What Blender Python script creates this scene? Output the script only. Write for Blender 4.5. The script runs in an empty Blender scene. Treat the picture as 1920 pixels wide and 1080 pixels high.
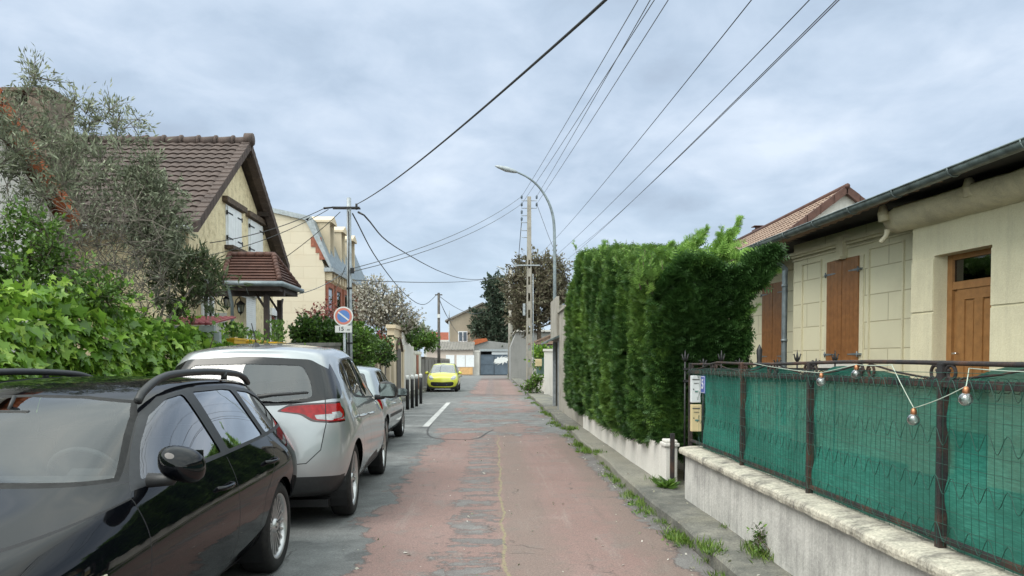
import bpy, bmesh, math, random
import numpy as np
from mathutils import Vector, Matrix, Euler, noise
random.seed(7); rng = np.random.default_rng(7)
R = math.radians
sc = bpy.context.scene
COL = sc.collection

# ---------------------------------------------------------------- camera
F_PX, PCX, PCY, VPX, HOR = 1420.0, 960.0, 720.0, 925.0, 680.0
cam_d = bpy.data.cameras.new("camera"); cam = bpy.data.objects.new("camera", cam_d); COL.objects.link(cam)
cam.location = (0, 0, 1.5)
cam.rotation_euler = (R(90) - math.atan((PCY - HOR) / F_PX), 0, -math.atan((PCX - VPX) / F_PX))
cam_d.sensor_width = 36; cam_d.lens = F_PX / 1920 * 36; cam_d.shift_y = (PCY - 540) / 1920
cam_d.clip_start = 0.05; cam_d.clip_end = 3000
sc.camera = cam
CM = cam.rotation_euler.to_matrix(); CO = Vector(cam.location)
def ray(px, py): return CM @ Vector(((px - PCX) / F_PX, (PCY - py) / F_PX, -1))
def atY(px, py, Y): d = ray(px, py); return CO + d * ((Y - CO.y) / d.y)
def atX(px, py, X): d = ray(px, py); return CO + d * ((X - CO.x) / d.x)
def atZ(px, py, Z): d = ray(px, py); return CO + d * ((Z - CO.z) / d.z)

# ---------------------------------------------------------------- sky, sun, exposure
SUN_EL, SUN_AZ = R(52), R(238)
w = bpy.data.worlds.new("World"); sc.world = w; w.use_nodes = True
nt = w.node_tree; nt.nodes.clear(); N = nt.nodes.new; L = nt.links.new
out = N("ShaderNodeOutputWorld"); mixs = N("ShaderNodeMixShader"); b1 = N("ShaderNodeBackground"); b2 = N("ShaderNodeBackground")
sky = N("ShaderNodeTexSky"); sky.sky_type = 'NISHITA'; sky.sun_disc = False; sky.sun_elevation = SUN_EL; sky.sun_rotation = SUN_AZ
L(sky.outputs[0], b1.inputs[0]); b1.inputs[1].default_value = 0.05
tc = N("ShaderNodeTexCoord"); sx = N("ShaderNodeSeparateXYZ"); L(tc.outputs['Generated'], sx.inputs[0])
def wm(op, a, b=None):
    m = N("ShaderNodeMath"); m.operation = op
    for i, v in enumerate((a, b)):
        if v is None: continue
        if isinstance(v, (int, float)): m.inputs[i].default_value = v
        else: L(v, m.inputs[i])
    return m.outputs[0]
zz = wm('ADD', wm('MAXIMUM', sx.outputs[2], 0.0), 0.26)
cx = wm('DIVIDE', sx.outputs[0], zz); cy = wm('DIVIDE', sx.outputs[1], zz)
cb = N("ShaderNodeCombineXYZ"); L(cx, cb.inputs[0]); L(cy, cb.inputs[1])
def wn(scale, det, rough, dist, off):
    mp = N("ShaderNodeMapping"); mp.inputs['Location'].default_value = off; L(cb.outputs[0], mp.inputs[0])
    n = N("ShaderNodeTexNoise"); n.inputs['Scale'].default_value = scale; n.inputs['Detail'].default_value = det
    n.inputs['Roughness'].default_value = rough; n.inputs['Distortion'].default_value = dist
    L(mp.outputs[0], n.inputs[0]); return n.outputs[0]
n1 = wn(1.9, 6, .5, .35, (3.1, 1.7, 0)); n2 = wn(5.5, 6, .55, .3, (0.4, 5.3, 0)); n3 = wn(0.8, 2, .5, .1, (7.7, 2.2, 0))
s = wm('ADD', wm('ADD', wm('MULTIPLY', n1, 0.46), wm('MULTIPLY', n2, 0.30)), wm('MULTIPLY', n3, 0.24))
rp = N("ShaderNodeValToRGB"); L(s, rp.inputs[0]); e = rp.color_ramp.elements
e[0].position = 0.35; e[0].color = (0.176, 0.215, 0.269, 1)
e[1].position = 0.64; e[1].color = (0.328, 0.369, 0.423, 1)
x = e.new(0.45); x.color = (0.215, 0.264, 0.327, 1)
x = e.new(0.52); x.color = (0.254, 0.302, 0.365, 1)
# brighter, paler towards the horizon
hz = N("ShaderNodeMapRange"); L(sx.outputs[2], hz.inputs[0]); hz.inputs[1].default_value = 0.0; hz.inputs[2].default_value = 0.22; hz.inputs[3].default_value = 0.72; hz.inputs[4].default_value = 0.0
mx = N("ShaderNodeMix"); mx.data_type = 'RGBA'; L(hz.outputs[0], mx.inputs[0]); L(rp.outputs[0], mx.inputs[6]); mx.inputs[7].default_value = (0.275, 0.341, 0.400, 1)
L(mx.outputs[2], b2.inputs[0])
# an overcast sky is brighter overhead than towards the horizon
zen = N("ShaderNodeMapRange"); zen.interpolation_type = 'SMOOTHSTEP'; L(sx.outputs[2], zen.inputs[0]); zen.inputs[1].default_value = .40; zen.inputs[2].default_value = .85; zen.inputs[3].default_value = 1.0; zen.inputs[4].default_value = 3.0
# extra brightness added to the unseen sky behind the viewer to light walls
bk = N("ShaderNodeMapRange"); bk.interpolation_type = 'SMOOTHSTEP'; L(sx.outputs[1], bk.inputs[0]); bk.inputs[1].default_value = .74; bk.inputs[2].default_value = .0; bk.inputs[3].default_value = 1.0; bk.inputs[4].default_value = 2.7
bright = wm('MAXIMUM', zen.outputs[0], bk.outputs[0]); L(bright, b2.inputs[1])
# the brightened sky is tinted whiter, less blue
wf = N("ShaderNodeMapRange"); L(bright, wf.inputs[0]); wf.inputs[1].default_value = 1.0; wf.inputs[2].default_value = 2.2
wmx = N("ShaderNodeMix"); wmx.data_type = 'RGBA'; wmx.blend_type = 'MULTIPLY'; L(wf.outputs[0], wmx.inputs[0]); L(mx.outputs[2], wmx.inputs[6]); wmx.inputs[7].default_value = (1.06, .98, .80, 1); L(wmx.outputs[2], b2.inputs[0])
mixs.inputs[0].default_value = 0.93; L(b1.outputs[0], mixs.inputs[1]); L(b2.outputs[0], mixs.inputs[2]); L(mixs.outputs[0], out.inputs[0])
sun_d = bpy.data.lights.new("sun", 'SUN'); sun = bpy.data.objects.new("sun", sun_d); COL.objects.link(sun)
sun_d.energy = 1.2; sun_d.angle = R(40); sun_d.color = (1, .95, .87)
sd = Vector((math.sin(SUN_AZ) * math.cos(SUN_EL), math.cos(SUN_AZ) * math.cos(SUN_EL), math.sin(SUN_EL)))
sun.rotation_euler = sd.to_track_quat('Z', 'Y').to_euler()
sc.view_settings.view_transform = 'Standard'; sc.view_settings.look = 'None'; sc.view_settings.gamma = 1
sc.view_settings.exposure = 1.35
sc.cycles.max_bounces = 8; sc.cycles.transparent_max_bounces = 16

# ---------------------------------------------------------------- materials
def _mat(name):
    m = bpy.data.materials.new(name); m.use_nodes = True; nt = m.node_tree
    return m, nt, nt.nodes['Principled BSDF'], nt.nodes.new, nt.links.new
def _objcoord(nt, N, L, scale=(1, 1, 1)):
    tc = N("ShaderNodeTexCoord"); mp = N("ShaderNodeMapping"); mp.inputs['Scale'].default_value = scale
    g = N("ShaderNodeNewGeometry"); L(g.outputs['Position'], mp.inputs[0]); return mp.outputs[0]
def _noise(N, L, vec, scale, det=5, rough=.6, dist=0):
    n = N("ShaderNodeTexNoise"); n.inputs['Scale'].default_value = scale; n.inputs['Detail'].default_value = det
    n.inputs['Roughness'].default_value = rough; n.inputs['Distortion'].default_value = dist; L(vec, n.inputs[0]); return n.outputs[0]
def _ramp(N, L, fac, stops):
    r = N("ShaderNodeValToRGB"); L(fac, r.inputs[0]); e = r.color_ramp.elements
    e[0].position, e[0].color = stops[0][0], (*stops[0][1], 1); e[1].position, e[1].color = stops[-1][0], (*stops[-1][1], 1)
    for p, c in stops[1:-1]: k = e.new(p); k.color = (*c, 1)
    return r.outputs[0]
def _mixc(N, L, fac, a, b, mode='MIX'):
    m = N("ShaderNodeMix"); m.data_type = 'RGBA'; m.blend_type = mode
    if isinstance(fac, (int, float)): m.inputs[0].default_value = fac
    else: L(fac, m.inputs[0])
    for i, v in ((6, a), (7, b)):
        if isinstance(v, tuple): m.inputs[i].default_value = (*v, 1)
        else: L(v, m.inputs[i])
    return m.outputs[2]
def _bump(N, L, B, h, st, dist=.02):
    b = N("ShaderNodeBump"); b.inputs['Strength'].default_value = st; b.inputs['Distance'].default_value = dist; L(h, b.inputs['Height']); L(b.outputs[0], B.inputs['Normal'])
def _m(N, L, op, a, b=None, c=None):
    m = N("ShaderNodeMath"); m.operation = op
    for i, v in enumerate((a, b, c)):
        if v is None: continue
        if isinstance(v, (int, float)): m.inputs[i].default_value = v
        else: L(v, m.inputs[i])
    return m.outputs[0]
def _smooth(N, L, v, lo, hi):
    m = N("ShaderNodeMapRange"); m.interpolation_type = 'SMOOTHSTEP'; L(v, m.inputs[0]); m.inputs[1].default_value = lo; m.inputs[2].default_value = hi; return m.outputs[0]
def plain(name, col, rough=.6, metal=0, coat=0, spec=.5, var=.12, scale=6, bump=0, bscale=None):
    m, nt, B, N, L = _mat(name)
    v = _objcoord(nt, N, L); n = _noise(N, L, v, scale)
    c2 = tuple(max(0, x * (1 - var * 1.6)) for x in col); c3 = tuple(min(1, x * (1 + var)) for x in col)
    L(_ramp(N, L, n, [(.3, c2), (.7, c3)]), B.inputs['Base Color'])
    B.inputs['Roughness'].default_value = rough; B.inputs['Metallic'].default_value = metal; B.inputs['Specular IOR Level'].default_value = spec
    B.inputs['Coat Weight'].default_value = coat; B.inputs['Coat Roughness'].default_value = .03
    if bump: _bump(N, L, B, _noise(N, L, v, bscale or scale * 6, 6), bump)
    return m
def stained(name, col, stain, amount=.5, scale=1.2, rough=.85, bump=.25, bscale=40, streak=4.0, fine=.12, vs=None):
    """weathered render or concrete: blotches plus vertical streaks"""
    m, nt, B, N, L = _mat(name); v = _objcoord(nt, N, L)
    n = _noise(N, L, v, scale, 8, .65); v2 = _objcoord(nt, N, L, vs or (streak, streak, .35)); n2 = _noise(N, L, v2, 2.2, 6, .7)
    f = _m(N, L, 'MULTIPLY', _smooth(N, L, _m(N, L, 'ADD', _m(N, L, 'MULTIPLY', n, .6), _m(N, L, 'MULTIPLY', n2, .4)), .42, .68), amount)
    c = _mixc(N, L, f, col, stain); nf = _noise(N, L, v, 60, 4)
    c = _mixc(N, L, fine, c, _ramp(N, L, nf, [(.3, (0, 0, 0)), (.7, (1, 1, 1))]), 'OVERLAY')
    L(c, B.inputs['Base Color']); B.inputs['Roughness'].default_value = rough; B.inputs['Specular IOR Level'].default_value = .25
    _bump(N, L, B, _noise(N, L, v, bscale, 6), bump)
    return m
def leafmat(name, stops, rough=.45, trans=.25, spec=.4):
    m, nt, B, N, L = _mat(name); a = N("ShaderNodeAttribute"); a.attribute_name = 'rnd'
    v = _objcoord(nt, N, L); n = _noise(N, L, v, 2.2, 3)
    f = _m(N, L, 'ADD', _m(N, L, 'MULTIPLY', a.outputs['Fac'], .65), _m(N, L, 'MULTIPLY', n, .35))
    c = _ramp(N, L, f, stops); L(c, B.inputs['Base Color']); B.inputs['Roughness'].default_value = rough; B.inputs['Specular IOR Level'].default_value = spec
    if trans:
        t = N("ShaderNodeBsdfTranslucent"); L(c, t.inputs[0]); mx = N("ShaderNodeMixShader"); mx.inputs[0].default_value = trans
        L(B.outputs[0], mx.inputs[1]); L(t.outputs[0], mx.inputs[2]); L(mx.outputs[0], nt.nodes['Material Output'].inputs[0])
    return m
def glassmat(name, tint, refl=1.0, rough=0.0, ior=1.5, milk=0):
    m, nt, B, N, L = _mat(name); nt.nodes.remove(B)
    t = N("ShaderNodeBsdfTransparent"); t.inputs[0].default_value = (*tint, 1); g = N("ShaderNodeBsdfGlossy"); g.inputs['Roughness'].default_value = rough
    fr = N("ShaderNodeFresnel"); fr.inputs[0].default_value = ior; f = _m(N, L, 'MULTIPLY', fr.outputs[0], refl); f.node.use_clamp = True
    if milk:
        df = N("ShaderNodeBsdfTranslucent"); df.inputs[0].default_value = (.8, .85, .82, 1); m0 = N("ShaderNodeMixShader"); m0.inputs[0].default_value = milk; L(t.outputs[0], m0.inputs[1]); L(df.outputs[0], m0.inputs[2]); t = m0
    mx = N("ShaderNodeMixShader"); L(f, mx.inputs[0]); L(t.outputs[0], mx.inputs[1]); L(g.outputs[0], mx.inputs[2]); L(mx.outputs[0], nt.nodes['Material Output'].inputs[0])
    return m
M = {}
M['black_metal'] = plain('black_metal', (.02, .02, .022), .45, .3, var=.4, scale=20, bump=.1)
M['rusty'] = stained('rusty', (.03, .03, .032), (.13, .062, .035), .6, 7, .8, .4, 60, 1.5)
M['galv'] = plain('galvanised', (.33, .36, .38), .5, .35, var=.18, scale=9)
M['zinc'] = plain('zinc', (.20, .24, .26), .45, .3, var=.25, scale=5)
M['dark_zinc'] = plain('dark_zinc', (.14, .175, .175), .4, .25, var=.35, scale=6)
M['white_paint'] = plain('white_paint', (.72, .74, .76), .5, var=.05)
M['white_wall'] = stained('white_wall', (.66, .64, .60), (.36, .35, .33), .45, 1.1, streak=5)
M['grey_render'] = stained('grey_render', (.54, .53, .50), (.25, .245, .235), .85, 2.2, streak=7, bump=.35)
M['coping'] = stained('coping', (.50, .47, .39), (.10, .095, .09), 1.0, 5, .9, .7, 28, 1.0, .3, (1.5, 9, 2))
M['cream'] = stained('cream', (.68, .63, .45), (.47, .43, .31), .6, .8, streak=3.5, bump=.25)
M['cream_rough'] = stained('cream_rough', (.74, .64, .43), (.40, .32, .19), .8, 6, streak=2.5, bump=1.0, bscale=9, fine=.35)
M['stone_block'] = stained('stone_block', (.60, .50, .36), (.42, .36, .28), .8, .45, streak=1)
M['beige_far'] = stained('beige_far', (.36, .31, .24), (.27, .24, .19), .6, .5)
M['grey_block'] = stained('grey_block', (.22, .205, .185), (.10, .10, .09), .8, 1.5)
M['concrete'] = stained('concrete', (.34, .32, .28), (.17, .155, .13), .7, 2.0)
M['white_far'] = stained('white_far', (.62, .60, .56), (.42, .40, .37), .6, .7)
M['peach'] = stained('peach', (.56, .47, .41), (.42, .36, .32), .5, .6)
M['orange'] = plain('orange', (.60, .36, .16), .7)
M['far_grey'] = stained('far_grey', (.26, .26, .25), (.18, .18, .175), .7, .6)
M['gate_blue'] = plain('gate_blue', (.085, .115, .15), .5, var=.15, scale=2)
M['tile_dark'] = stained('tile_dark', (.100, .076, .068), (.045, .036, .034), .7, 2.5, .8, .2, 30, 1, .2)
M['tile_brown'] = stained('tile_brown', (.105, .054, .042), (.05, .028, .025), .8, 5, .6, .2, 30, 1, .2)
M['tile_beige'] = stained('tile_beige', (.27, .19, .145), (.14, .095, .075), .8, 4, .75, .2, 30, 1, .3)
M['tile_red'] = stained('tile_red', (.24, .07, .04), (.10, .035, .025), .7, 6, .7, .2, 30, 1)
M['orange_tile'] = stained('orange_tile', (.40, .115, .045), (.18, .06, .03), .7, 6, .7, .2, 30, 1)
M['dark_wood'] = plain('dark_wood', (.035, .022, .018), .6, var=.4, scale=8, bump=.2)
M['old_beam'] = plain('old_beam', (.10, .07, .05), .8, var=.5, scale=14, bump=.5)
M['wood_pole'] = plain('wood_pole', (.10, .09, .08), .8, var=.3, scale=6)
M['red_brick'] = plain('red_brick', (.30, .105, .065), .8, var=.25, scale=8, bump=.2)
M['red_sheet'] = plain('red_sheet', (.22, .035, .04), .5, var=.2)
M['yellow_pot'] = plain('yellow_pot', (.62, .36, .02), .45, var=.1)
M['black'] = plain('black', (.008, .008, .009), .5, var=.1)
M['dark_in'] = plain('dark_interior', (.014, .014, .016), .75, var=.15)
M['interior_grey'] = plain('interior_grey', (.075, .075, .08), .7, var=.15)
M['rubber'] = plain('rubber', (.018, .018, .018), .75, var=.3, scale=30, spec=.3)
M['gloss_trim'] = plain('gloss_trim', (.006, .006, .007), .12, spec=.5, var=.05)
M['lens_edge'] = plain('lens_edge', (.03, .004, .006), .2, 0, .8)
M['plastic'] = plain('black_plastic', (.022, .023, .025), .5, var=.15, scale=30)
M['alloy'] = plain('alloy', (.52, .52, .52), .32, .75, var=.12, scale=12)
M['alloy_dark'] = plain('alloy_dark', (.10, .10, .10), .4, .6)
M['paint_black'] = plain('paint_black', (.003, .0035, .005), .3, 0, .75, spec=0, var=.05)
M['mirror_dark'] = plain('mirror_dark', (.16, .18, .18), .06, 1.0, var=.1)
M['paint_silver'] = plain('paint_silver', (.36, .38, .395), .30, .5, 1.0, var=.03)
M['paint_grey'] = plain('paint_grey', (.34, .38, .39), .32, .4, 1.0, var=.04)
M['paint_yellow'] = plain('paint_yellow', (.60, .62, .05), .3, 0, 1.0, var=.03)
M['glass'] = glassmat('car_glass', (.50, .55, .54), 3.4)
M['glass_front'] = glassmat('windscreen_glass', (.62, .67, .66), 1.7)
M['glass_dark'] = glassmat('privacy_glass', (.13, .15, .16), 2.8)
M['glass_win'] = glassmat('window_glass', (.12, .14, .16), 2.0)
M['glass_bulb'] = glassmat('bulb_glass', (.90, .95, .92), 4.5, milk=.42)
M['copper'] = plain('copper', (.45, .20, .10), .35, .8)
M['red_lens'] = plain('red_lens', (.30, .004, .007), .15, 0, .6, spec=.2, var=.25, scale=25)
M['clear_lens'] = plain('clear_lens', (.36, .37, .38), .12, .3, 1.0, var=.2, scale=25)
M['chrome'] = plain('chrome', (.75, .76, .78), .12, .95, var=.04)
M['amber'] = plain('side_lens', (.70, .66, .52), .2, 0, .8)
M['sign_white'] = plain('sign_white', (.66, .67, .66), .4, var=.04)
M['sign_red'] = plain('sign_red', (.60, .20, .15), .4, var=.06)
M['sign_blue'] = plain('sign_blue', (.10, .22, .52), .4, var=.05)
M['enamel_blue'] = plain('enamel_blue', (.06, .09, .36), .3, var=.05)
M['mail_cream'] = plain('mail_cream', (.58, .47, .27), .5, var=.06)
M['mail_white'] = plain('mail_white', (.60, .62, .64), .45, var=.05)
M['bark'] = plain('bark', (.11, .085, .06), .9, var=.4, scale=12, bump=.4)
M['bark_grey'] = plain('bark_grey', (.16, .14, .115), .9, var=.4, scale=12, bump=.4)
M['cable'] = plain('cable', (.03, .032, .035), .6, var=.1)
M['cable_far'] = plain('cable_far', (.10, .11, .12), .6, var=.1)
M['mesh_green'] = plain('mesh_green', (.012, .075, .056), .5, var=.2)
M['cord_white'] = plain('cord_white', (.42, .50, .42), .5)
M['olive'] = leafmat('olive_leaf', [(.15, (.09, .11, .065)), (.5, (.20, .225, .15)), (.85, (.36, .39, .27))], .55)
M['laurel'] = leafmat('laurel_leaf', [(.15, (.018, .045, .01)), (.5, (.045, .10, .02)), (.85, (.12, .22, .04))], .35)
M['ivy'] = leafmat('ivy_leaf', [(.12, (.035, .085, .012)), (.4, (.13, .26, .03)), (.65, (.21, .37, .045)), (.9, (.36, .50, .09))], .38, .3)
M['bush'] = leafmat('bush_leaf', [(.15, (.035, .075, .012)), (.5, (.075, .15, .025)), (.85, (.17, .30, .05))], .4)
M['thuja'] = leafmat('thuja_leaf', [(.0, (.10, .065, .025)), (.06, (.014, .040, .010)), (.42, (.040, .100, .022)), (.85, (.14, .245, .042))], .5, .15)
M['thuja_new'] = leafmat('thuja_new', [(.2, (.10, .20, .04)), (.5, (.17, .32, .06)), (.8, (.28, .44, .10))], .5, .25)
M['oleander'] = leafmat('oleander_leaf', [(.15, (.035, .055, .02)), (.5, (.07, .10, .04)), (.85, (.15, .18, .085))], .4)
M['photinia'] = leafmat('photinia_leaf', [(.15, (.08, .03, .02)), (.5, (.22, .03, .035)), (.85, (.34, .09, .07))], .35)
M['blossom'] = leafmat('blossom', [(.15, (.16, .17, .10)), (.45, (.38, .36, .30)), (.85, (.62, .59, .54))], .6, .3)
M['brown_leaf'] = leafmat('brown_leaf', [(.15, (.07, .06, .04)), (.5, (.14, .12, .08)), (.85, (.20, .20, .12))], .6)
M['dark_leaf'] = leafmat('dark_leaf', [(.15, (.018, .032, .018)), (.5, (.045, .07, .045)), (.85, (.10, .13, .085))], .5)
M['grass'] = leafmat('grass_blade', [(.15, (.06, .10, .018)), (.5, (.13, .24, .035)), (.85, (.25, .34, .08))], .5)
M['yellow_leaf'] = leafmat('yellow_leaf', [(.15, (.25, .22, .03)), (.85, (.5, .42, .06))], .5)
M['hedge_core'] = plain('hedge_core', (.016, .026, .010), .95, var=.4, scale=9, spec=.1)
M['soil'] = plain('soil', (.07, .06, .045), .95, var=.35, scale=3, bump=.4)

def facade_mat(name, col, joint, bw, bh, mort=.012, off=.5, ang=0.0, stain=(.34, .30, .21)):
    """rendered blockwork: coursed joints in the wall's own plane"""
    m, nt, B, N, L = _mat(name); g = N("ShaderNodeNewGeometry"); sp = N("ShaderNodeSeparateXYZ"); L(g.outputs['Position'], sp.inputs[0])
    u = _m(N, L, 'ADD', _m(N, L, 'MULTIPLY', sp.outputs[0], math.sin(ang)), _m(N, L, 'MULTIPLY', sp.outputs[1], math.cos(ang)))
    cb = N("ShaderNodeCombineXYZ"); L(u, cb.inputs[0]); L(sp.outputs[2], cb.inputs[1])
    br = N("ShaderNodeTexBrick"); L(cb.outputs[0], br.inputs[0]); br.offset = off
    for k, v in (('Scale', 1.0), ('Mortar Size', mort), ('Mortar Smooth', .3), ('Brick Width', bw), ('Row Height', bh), ('Bias', 0)): br.inputs[k].default_value = v
    br.inputs['Color1'].default_value = (*col, 1); br.inputs['Color2'].default_value = (*[c * .93 for c in col], 1); br.inputs['Mortar'].default_value = (*joint, 1)
    n = _noise(N, L, g.outputs['Position'], 1.3, 8, .65)
    c = _mixc(N, L, _m(N, L, 'MULTIPLY', _smooth(N, L, n, .45, .75), .5), br.outputs[0], stain)
    L(c, B.inputs['Base Color']); B.inputs['Roughness'].default_value = .85; B.inputs['Specular IOR Level'].default_value = .25
    h = _m(N, L, 'ADD', _m(N, L, 'MULTIPLY', br.outputs['Fac'], -1.0), _m(N, L, 'MULTIPLY', _noise(N, L, g.outputs['Position'], 35, 6), .25))
    _bump(N, L, B, h, .6, .012); return m
M['facade'] = facade_mat('facade_blocks', (.69, .65, .47), (.44, .39, .26), 1.15, .43, .010, .5, stain=(.54, .50, .36))
M['stone_far'] = facade_mat('stone_far', (.62, .55, .43), (.54, .47, .36), 1.2, .55, .012, .5, R(90), (.56, .47, .35))
M['shutter_wood'] = plain('shutter_wood', (.26, .115, .040), .5, 0, .15, var=.14, scale=10, bump=.1)
M['door_wood'] = plain('door_wood', (.30, .145, .05), .5, 0, .15, var=.14, scale=10, bump=.1)

def road_mat():
    m, nt, B, N, L = _mat('road_asphalt'); g = N("ShaderNodeNewGeometry"); P = g.outputs['Position']
    sp = N("ShaderNodeSeparateXYZ"); L(P, sp.inputs[0]); X, Y = sp.outputs[0], sp.outputs[1]
    mp = N("ShaderNodeMapping"); mp.inputs['Scale'].default_value = (1, .45, 1); L(P, mp.inputs[0])
    big = _noise(N, L, P, .55, 4, .6); mid = _noise(N, L, P, 2.3, 8, .72); fine = _noise(N, L, P, 11, 6, .7); grain = _noise(N, L, P, 150, 3, .7)
    lad = N("ShaderNodeMapping"); lad.inputs['Scale'].default_value = (.55, 2.6, 1); L(P, lad.inputs[0]); ladn = _noise(N, L, lad.outputs[0], 1.5, 7, .68)
    red = _ramp(N, L, big, [(.3, (.205, .118, .105)), (.52, (.245, .150, .135)), (.7, (.275, .182, .168))])
    red = _mixc(N, L, _m(N, L, 'MULTIPLY', _smooth(N, L, fine, .48, .68), .6), red, (.150, .112, .100))
    red = _mixc(N, L, _m(N, L, 'MULTIPLY', _smooth(N, L, mid, .52, .66), .65), red, (.185, .165, .155))
    stk = N("ShaderNodeMapping"); stk.inputs['Scale'].default_value = (3.2, .28, 1); L(P, stk.inputs[0]); stn = _noise(N, L, stk.outputs[0], 1.6, 7, .7)
    red = _mixc(N, L, _m(N, L, 'MULTIPLY', _smooth(N, L, stn, .54, .68), .55), red, (.30, .24, .215))
    red = _mixc(N, L, _m(N, L, 'MULTIPLY', _m(N, L, 'SUBTRACT', 1.0, _smooth(N, L, stn, .34, .44)), .5), red, (.135, .09, .08))
    red = _mixc(N, L, .28, red, (.205, .172, .152))
    bx = _m(N, L, 'ADD', X, _m(N, L, 'MULTIPLY', _m(N, L, 'SUBTRACT', mid, .5), .9)); bb = _m(N, L, 'MULTIPLY', _smooth(N, L, bx, .02, .16), _m(N, L, 'SUBTRACT', 1.0, _smooth(N, L, bx, .38, .62)))
    bb2 = _smooth(N, L, bx, 1.0, 1.25); red = _mixc(N, L, _m(N, L, 'MULTIPLY', _m(N, L, 'MAXIMUM', bb, bb2), .6), red, (.178, .142, .122))
    grey = _ramp(N, L, mid, [(.3, (.105, .107, .106)), (.5, (.158, .163, .162)), (.72, (.235, .24, .236))])
    # ragged boundary of the trench band under the parked cars
    wob = _m(N, L, 'ADD', _m(N, L, 'MULTIPLY', _m(N, L, 'SUBTRACT', mid, .5), 1.5), _m(N, L, 'MULTIPLY', _m(N, L, 'SUBTRACT', big, .5), .9))
    xl = _m(N, L, 'ADD', X, wob); left = _m(N, L, 'SUBTRACT', 1.0, _smooth(N, L, xl, -1.16, -1.10))
    # broken ladder of worn grey patches along the middle
    near = _m(N, L, 'ADD', _m(N, L, 'ADD', X, _m(N, L, 'MULTIPLY', _m(N, L, 'SUBTRACT', mid, .5), .7)), _m(N, L, 'MULTIPLY', _m(N, L, 'SUBTRACT', fine, .5), .45))
    band = _m(N, L, 'MULTIPLY', _smooth(N, L, near, -.42, -.36), _m(N, L, 'SUBTRACT', 1.0, _smooth(N, L, near, .02, .06)))
    lm = _m(N, L, 'MULTIPLY', _m(N, L, 'MULTIPLY', band, .82), _smooth(N, L, _m(N, L, 'ADD', _m(N, L, 'MULTIPLY', ladn, .75), _m(N, L, 'MULTIPLY', fine, .25)), .485, .515))
    # grey resurfaced stretch further on, across the whole road
    yy = _m(N, L, 'ADD', Y, _m(N, L, 'MULTIPLY', _m(N, L, 'SUBTRACT', big, .5), 7)); yy2 = _m(N, L, 'ADD', yy, _m(N, L, 'MULTIPLY', _m(N, L, 'SUBTRACT', mid, .5), 5))
    st = _m(N, L, 'MULTIPLY', _smooth(N, L, yy2, 15.2, 15.7), _m(N, L, 'SUBTRACT', 1.0, _smooth(N, L, yy2, 33, 36)))
    hole = _m(N, L, 'SUBTRACT', 1.0, _m(N, L, 'MULTIPLY', _smooth(N, L, big, .50, .54), .85))
    st = _m(N, L, 'MULTIPLY', st, hole)
    far = _m(N, L, 'MULTIPLY', _smooth(N, L, Y, 60, 75), .8)
    # edge crumble near the right kerb
    xr = _m(N, L, 'ADD', X, _m(N, L, 'MULTIPLY', _m(N, L, 'SUBTRACT', mid, .5), .75)); edge = _smooth(N, L, xr, 1.38, 1.44)
    f = left
    for q in (lm, st, far, _m(N, L, 'MULTIPLY', edge, .8)): f = _m(N, L, 'MAXIMUM', f, q)
    c = _mixc(N, L, f, red, grey)
    # dark tar lines where old and new surfacing meet
    vor = N("ShaderNodeTexVoronoi"); vor.feature = 'DISTANCE_TO_EDGE'; vor.inputs['Scale'].default_value = .8
    wv = N("ShaderNodeMapping"); L(P, wv.inputs[0]); dn = N("ShaderNodeTexNoise"); dn.inputs['Scale'].default_value = 3; L(P, dn.inputs[0])
    va = N("ShaderNodeVectorMath"); va.operation = 'MULTIPLY_ADD'; L(dn.outputs['Color'], va.inputs[0]); va.inputs[1].default_value = (.5, .5, 0); L(wv.outputs[0], va.inputs[2]); L(va.outputs[0], vor.inputs[0])
    crack = _m(N, L, 'SUBTRACT', 1.0, _smooth(N, L, vor.outputs[0], .002, .012))
    crack = _m(N, L, 'MULTIPLY', crack, _smooth(N, L, mid, .50, .58)); crack = _m(N, L, 'MULTIPLY', crack, _smooth(N, L, big, .46, .52))
    c = _mixc(N, L, _m(N, L, 'MULTIPLY', crack, .5), c, (.05, .045, .042))
    rim = _m(N, L, 'MULTIPLY', _smooth(N, L, f, .05, .4), _m(N, L, 'SUBTRACT', 1.0, _smooth(N, L, f, .5, .95)))
    c = _mixc(N, L, _m(N, L, 'MULTIPLY', rim, .55), c, (.09, .06, .055))
    # mossy seam just right of the ladder
    wx = _m(N, L, 'ADD', X, _m(N, L, 'MULTIPLY', _m(N, L, 'SUBTRACT', _noise(N, L, P, 1.1, 5, .6), .5), .22)); ds = _m(N, L, 'ABSOLUTE', _m(N, L, 'SUBTRACT', wx, .09))
    seam = _m(N, L, 'MULTIPLY', _m(N, L, 'SUBTRACT', 1.0, _smooth(N, L, ds, .006, .022)), _smooth(N, L, fine, .38, .5)); seam = _m(N, L, 'MULTIPLY', seam, _m(N, L, 'SUBTRACT', 1.0, _smooth(N, L, Y, 13, 17)))
    c = _mixc(N, L, _m(N, L, 'MULTIPLY', seam, .6), c, (.27, .25, .13))
    # light dust along the wheel track and near the right edge
    dust = _m(N, L, 'MULTIPLY', _smooth(N, L, _noise(N, L, mp.outputs[0], 1.7, 9, .75), .56, .7), _smooth(N, L, _m(N, L, 'ABSOLUTE', _m(N, L, 'SUBTRACT', X, .8)), .9, .1))
    c = _mixc(N, L, _m(N, L, 'MULTIPLY', dust, .35), c, (.36, .32, .29))
    # two dark oil stains in the left bays
    c = _mixc(N, L, _m(N, L, 'MULTIPLY', _m(N, L, 'MULTIPLY', _smooth(N, L, _noise(N, L, P, 1.4, 4, .6), .58, .66), left), .5), c, (.06, .06, .062))
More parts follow.
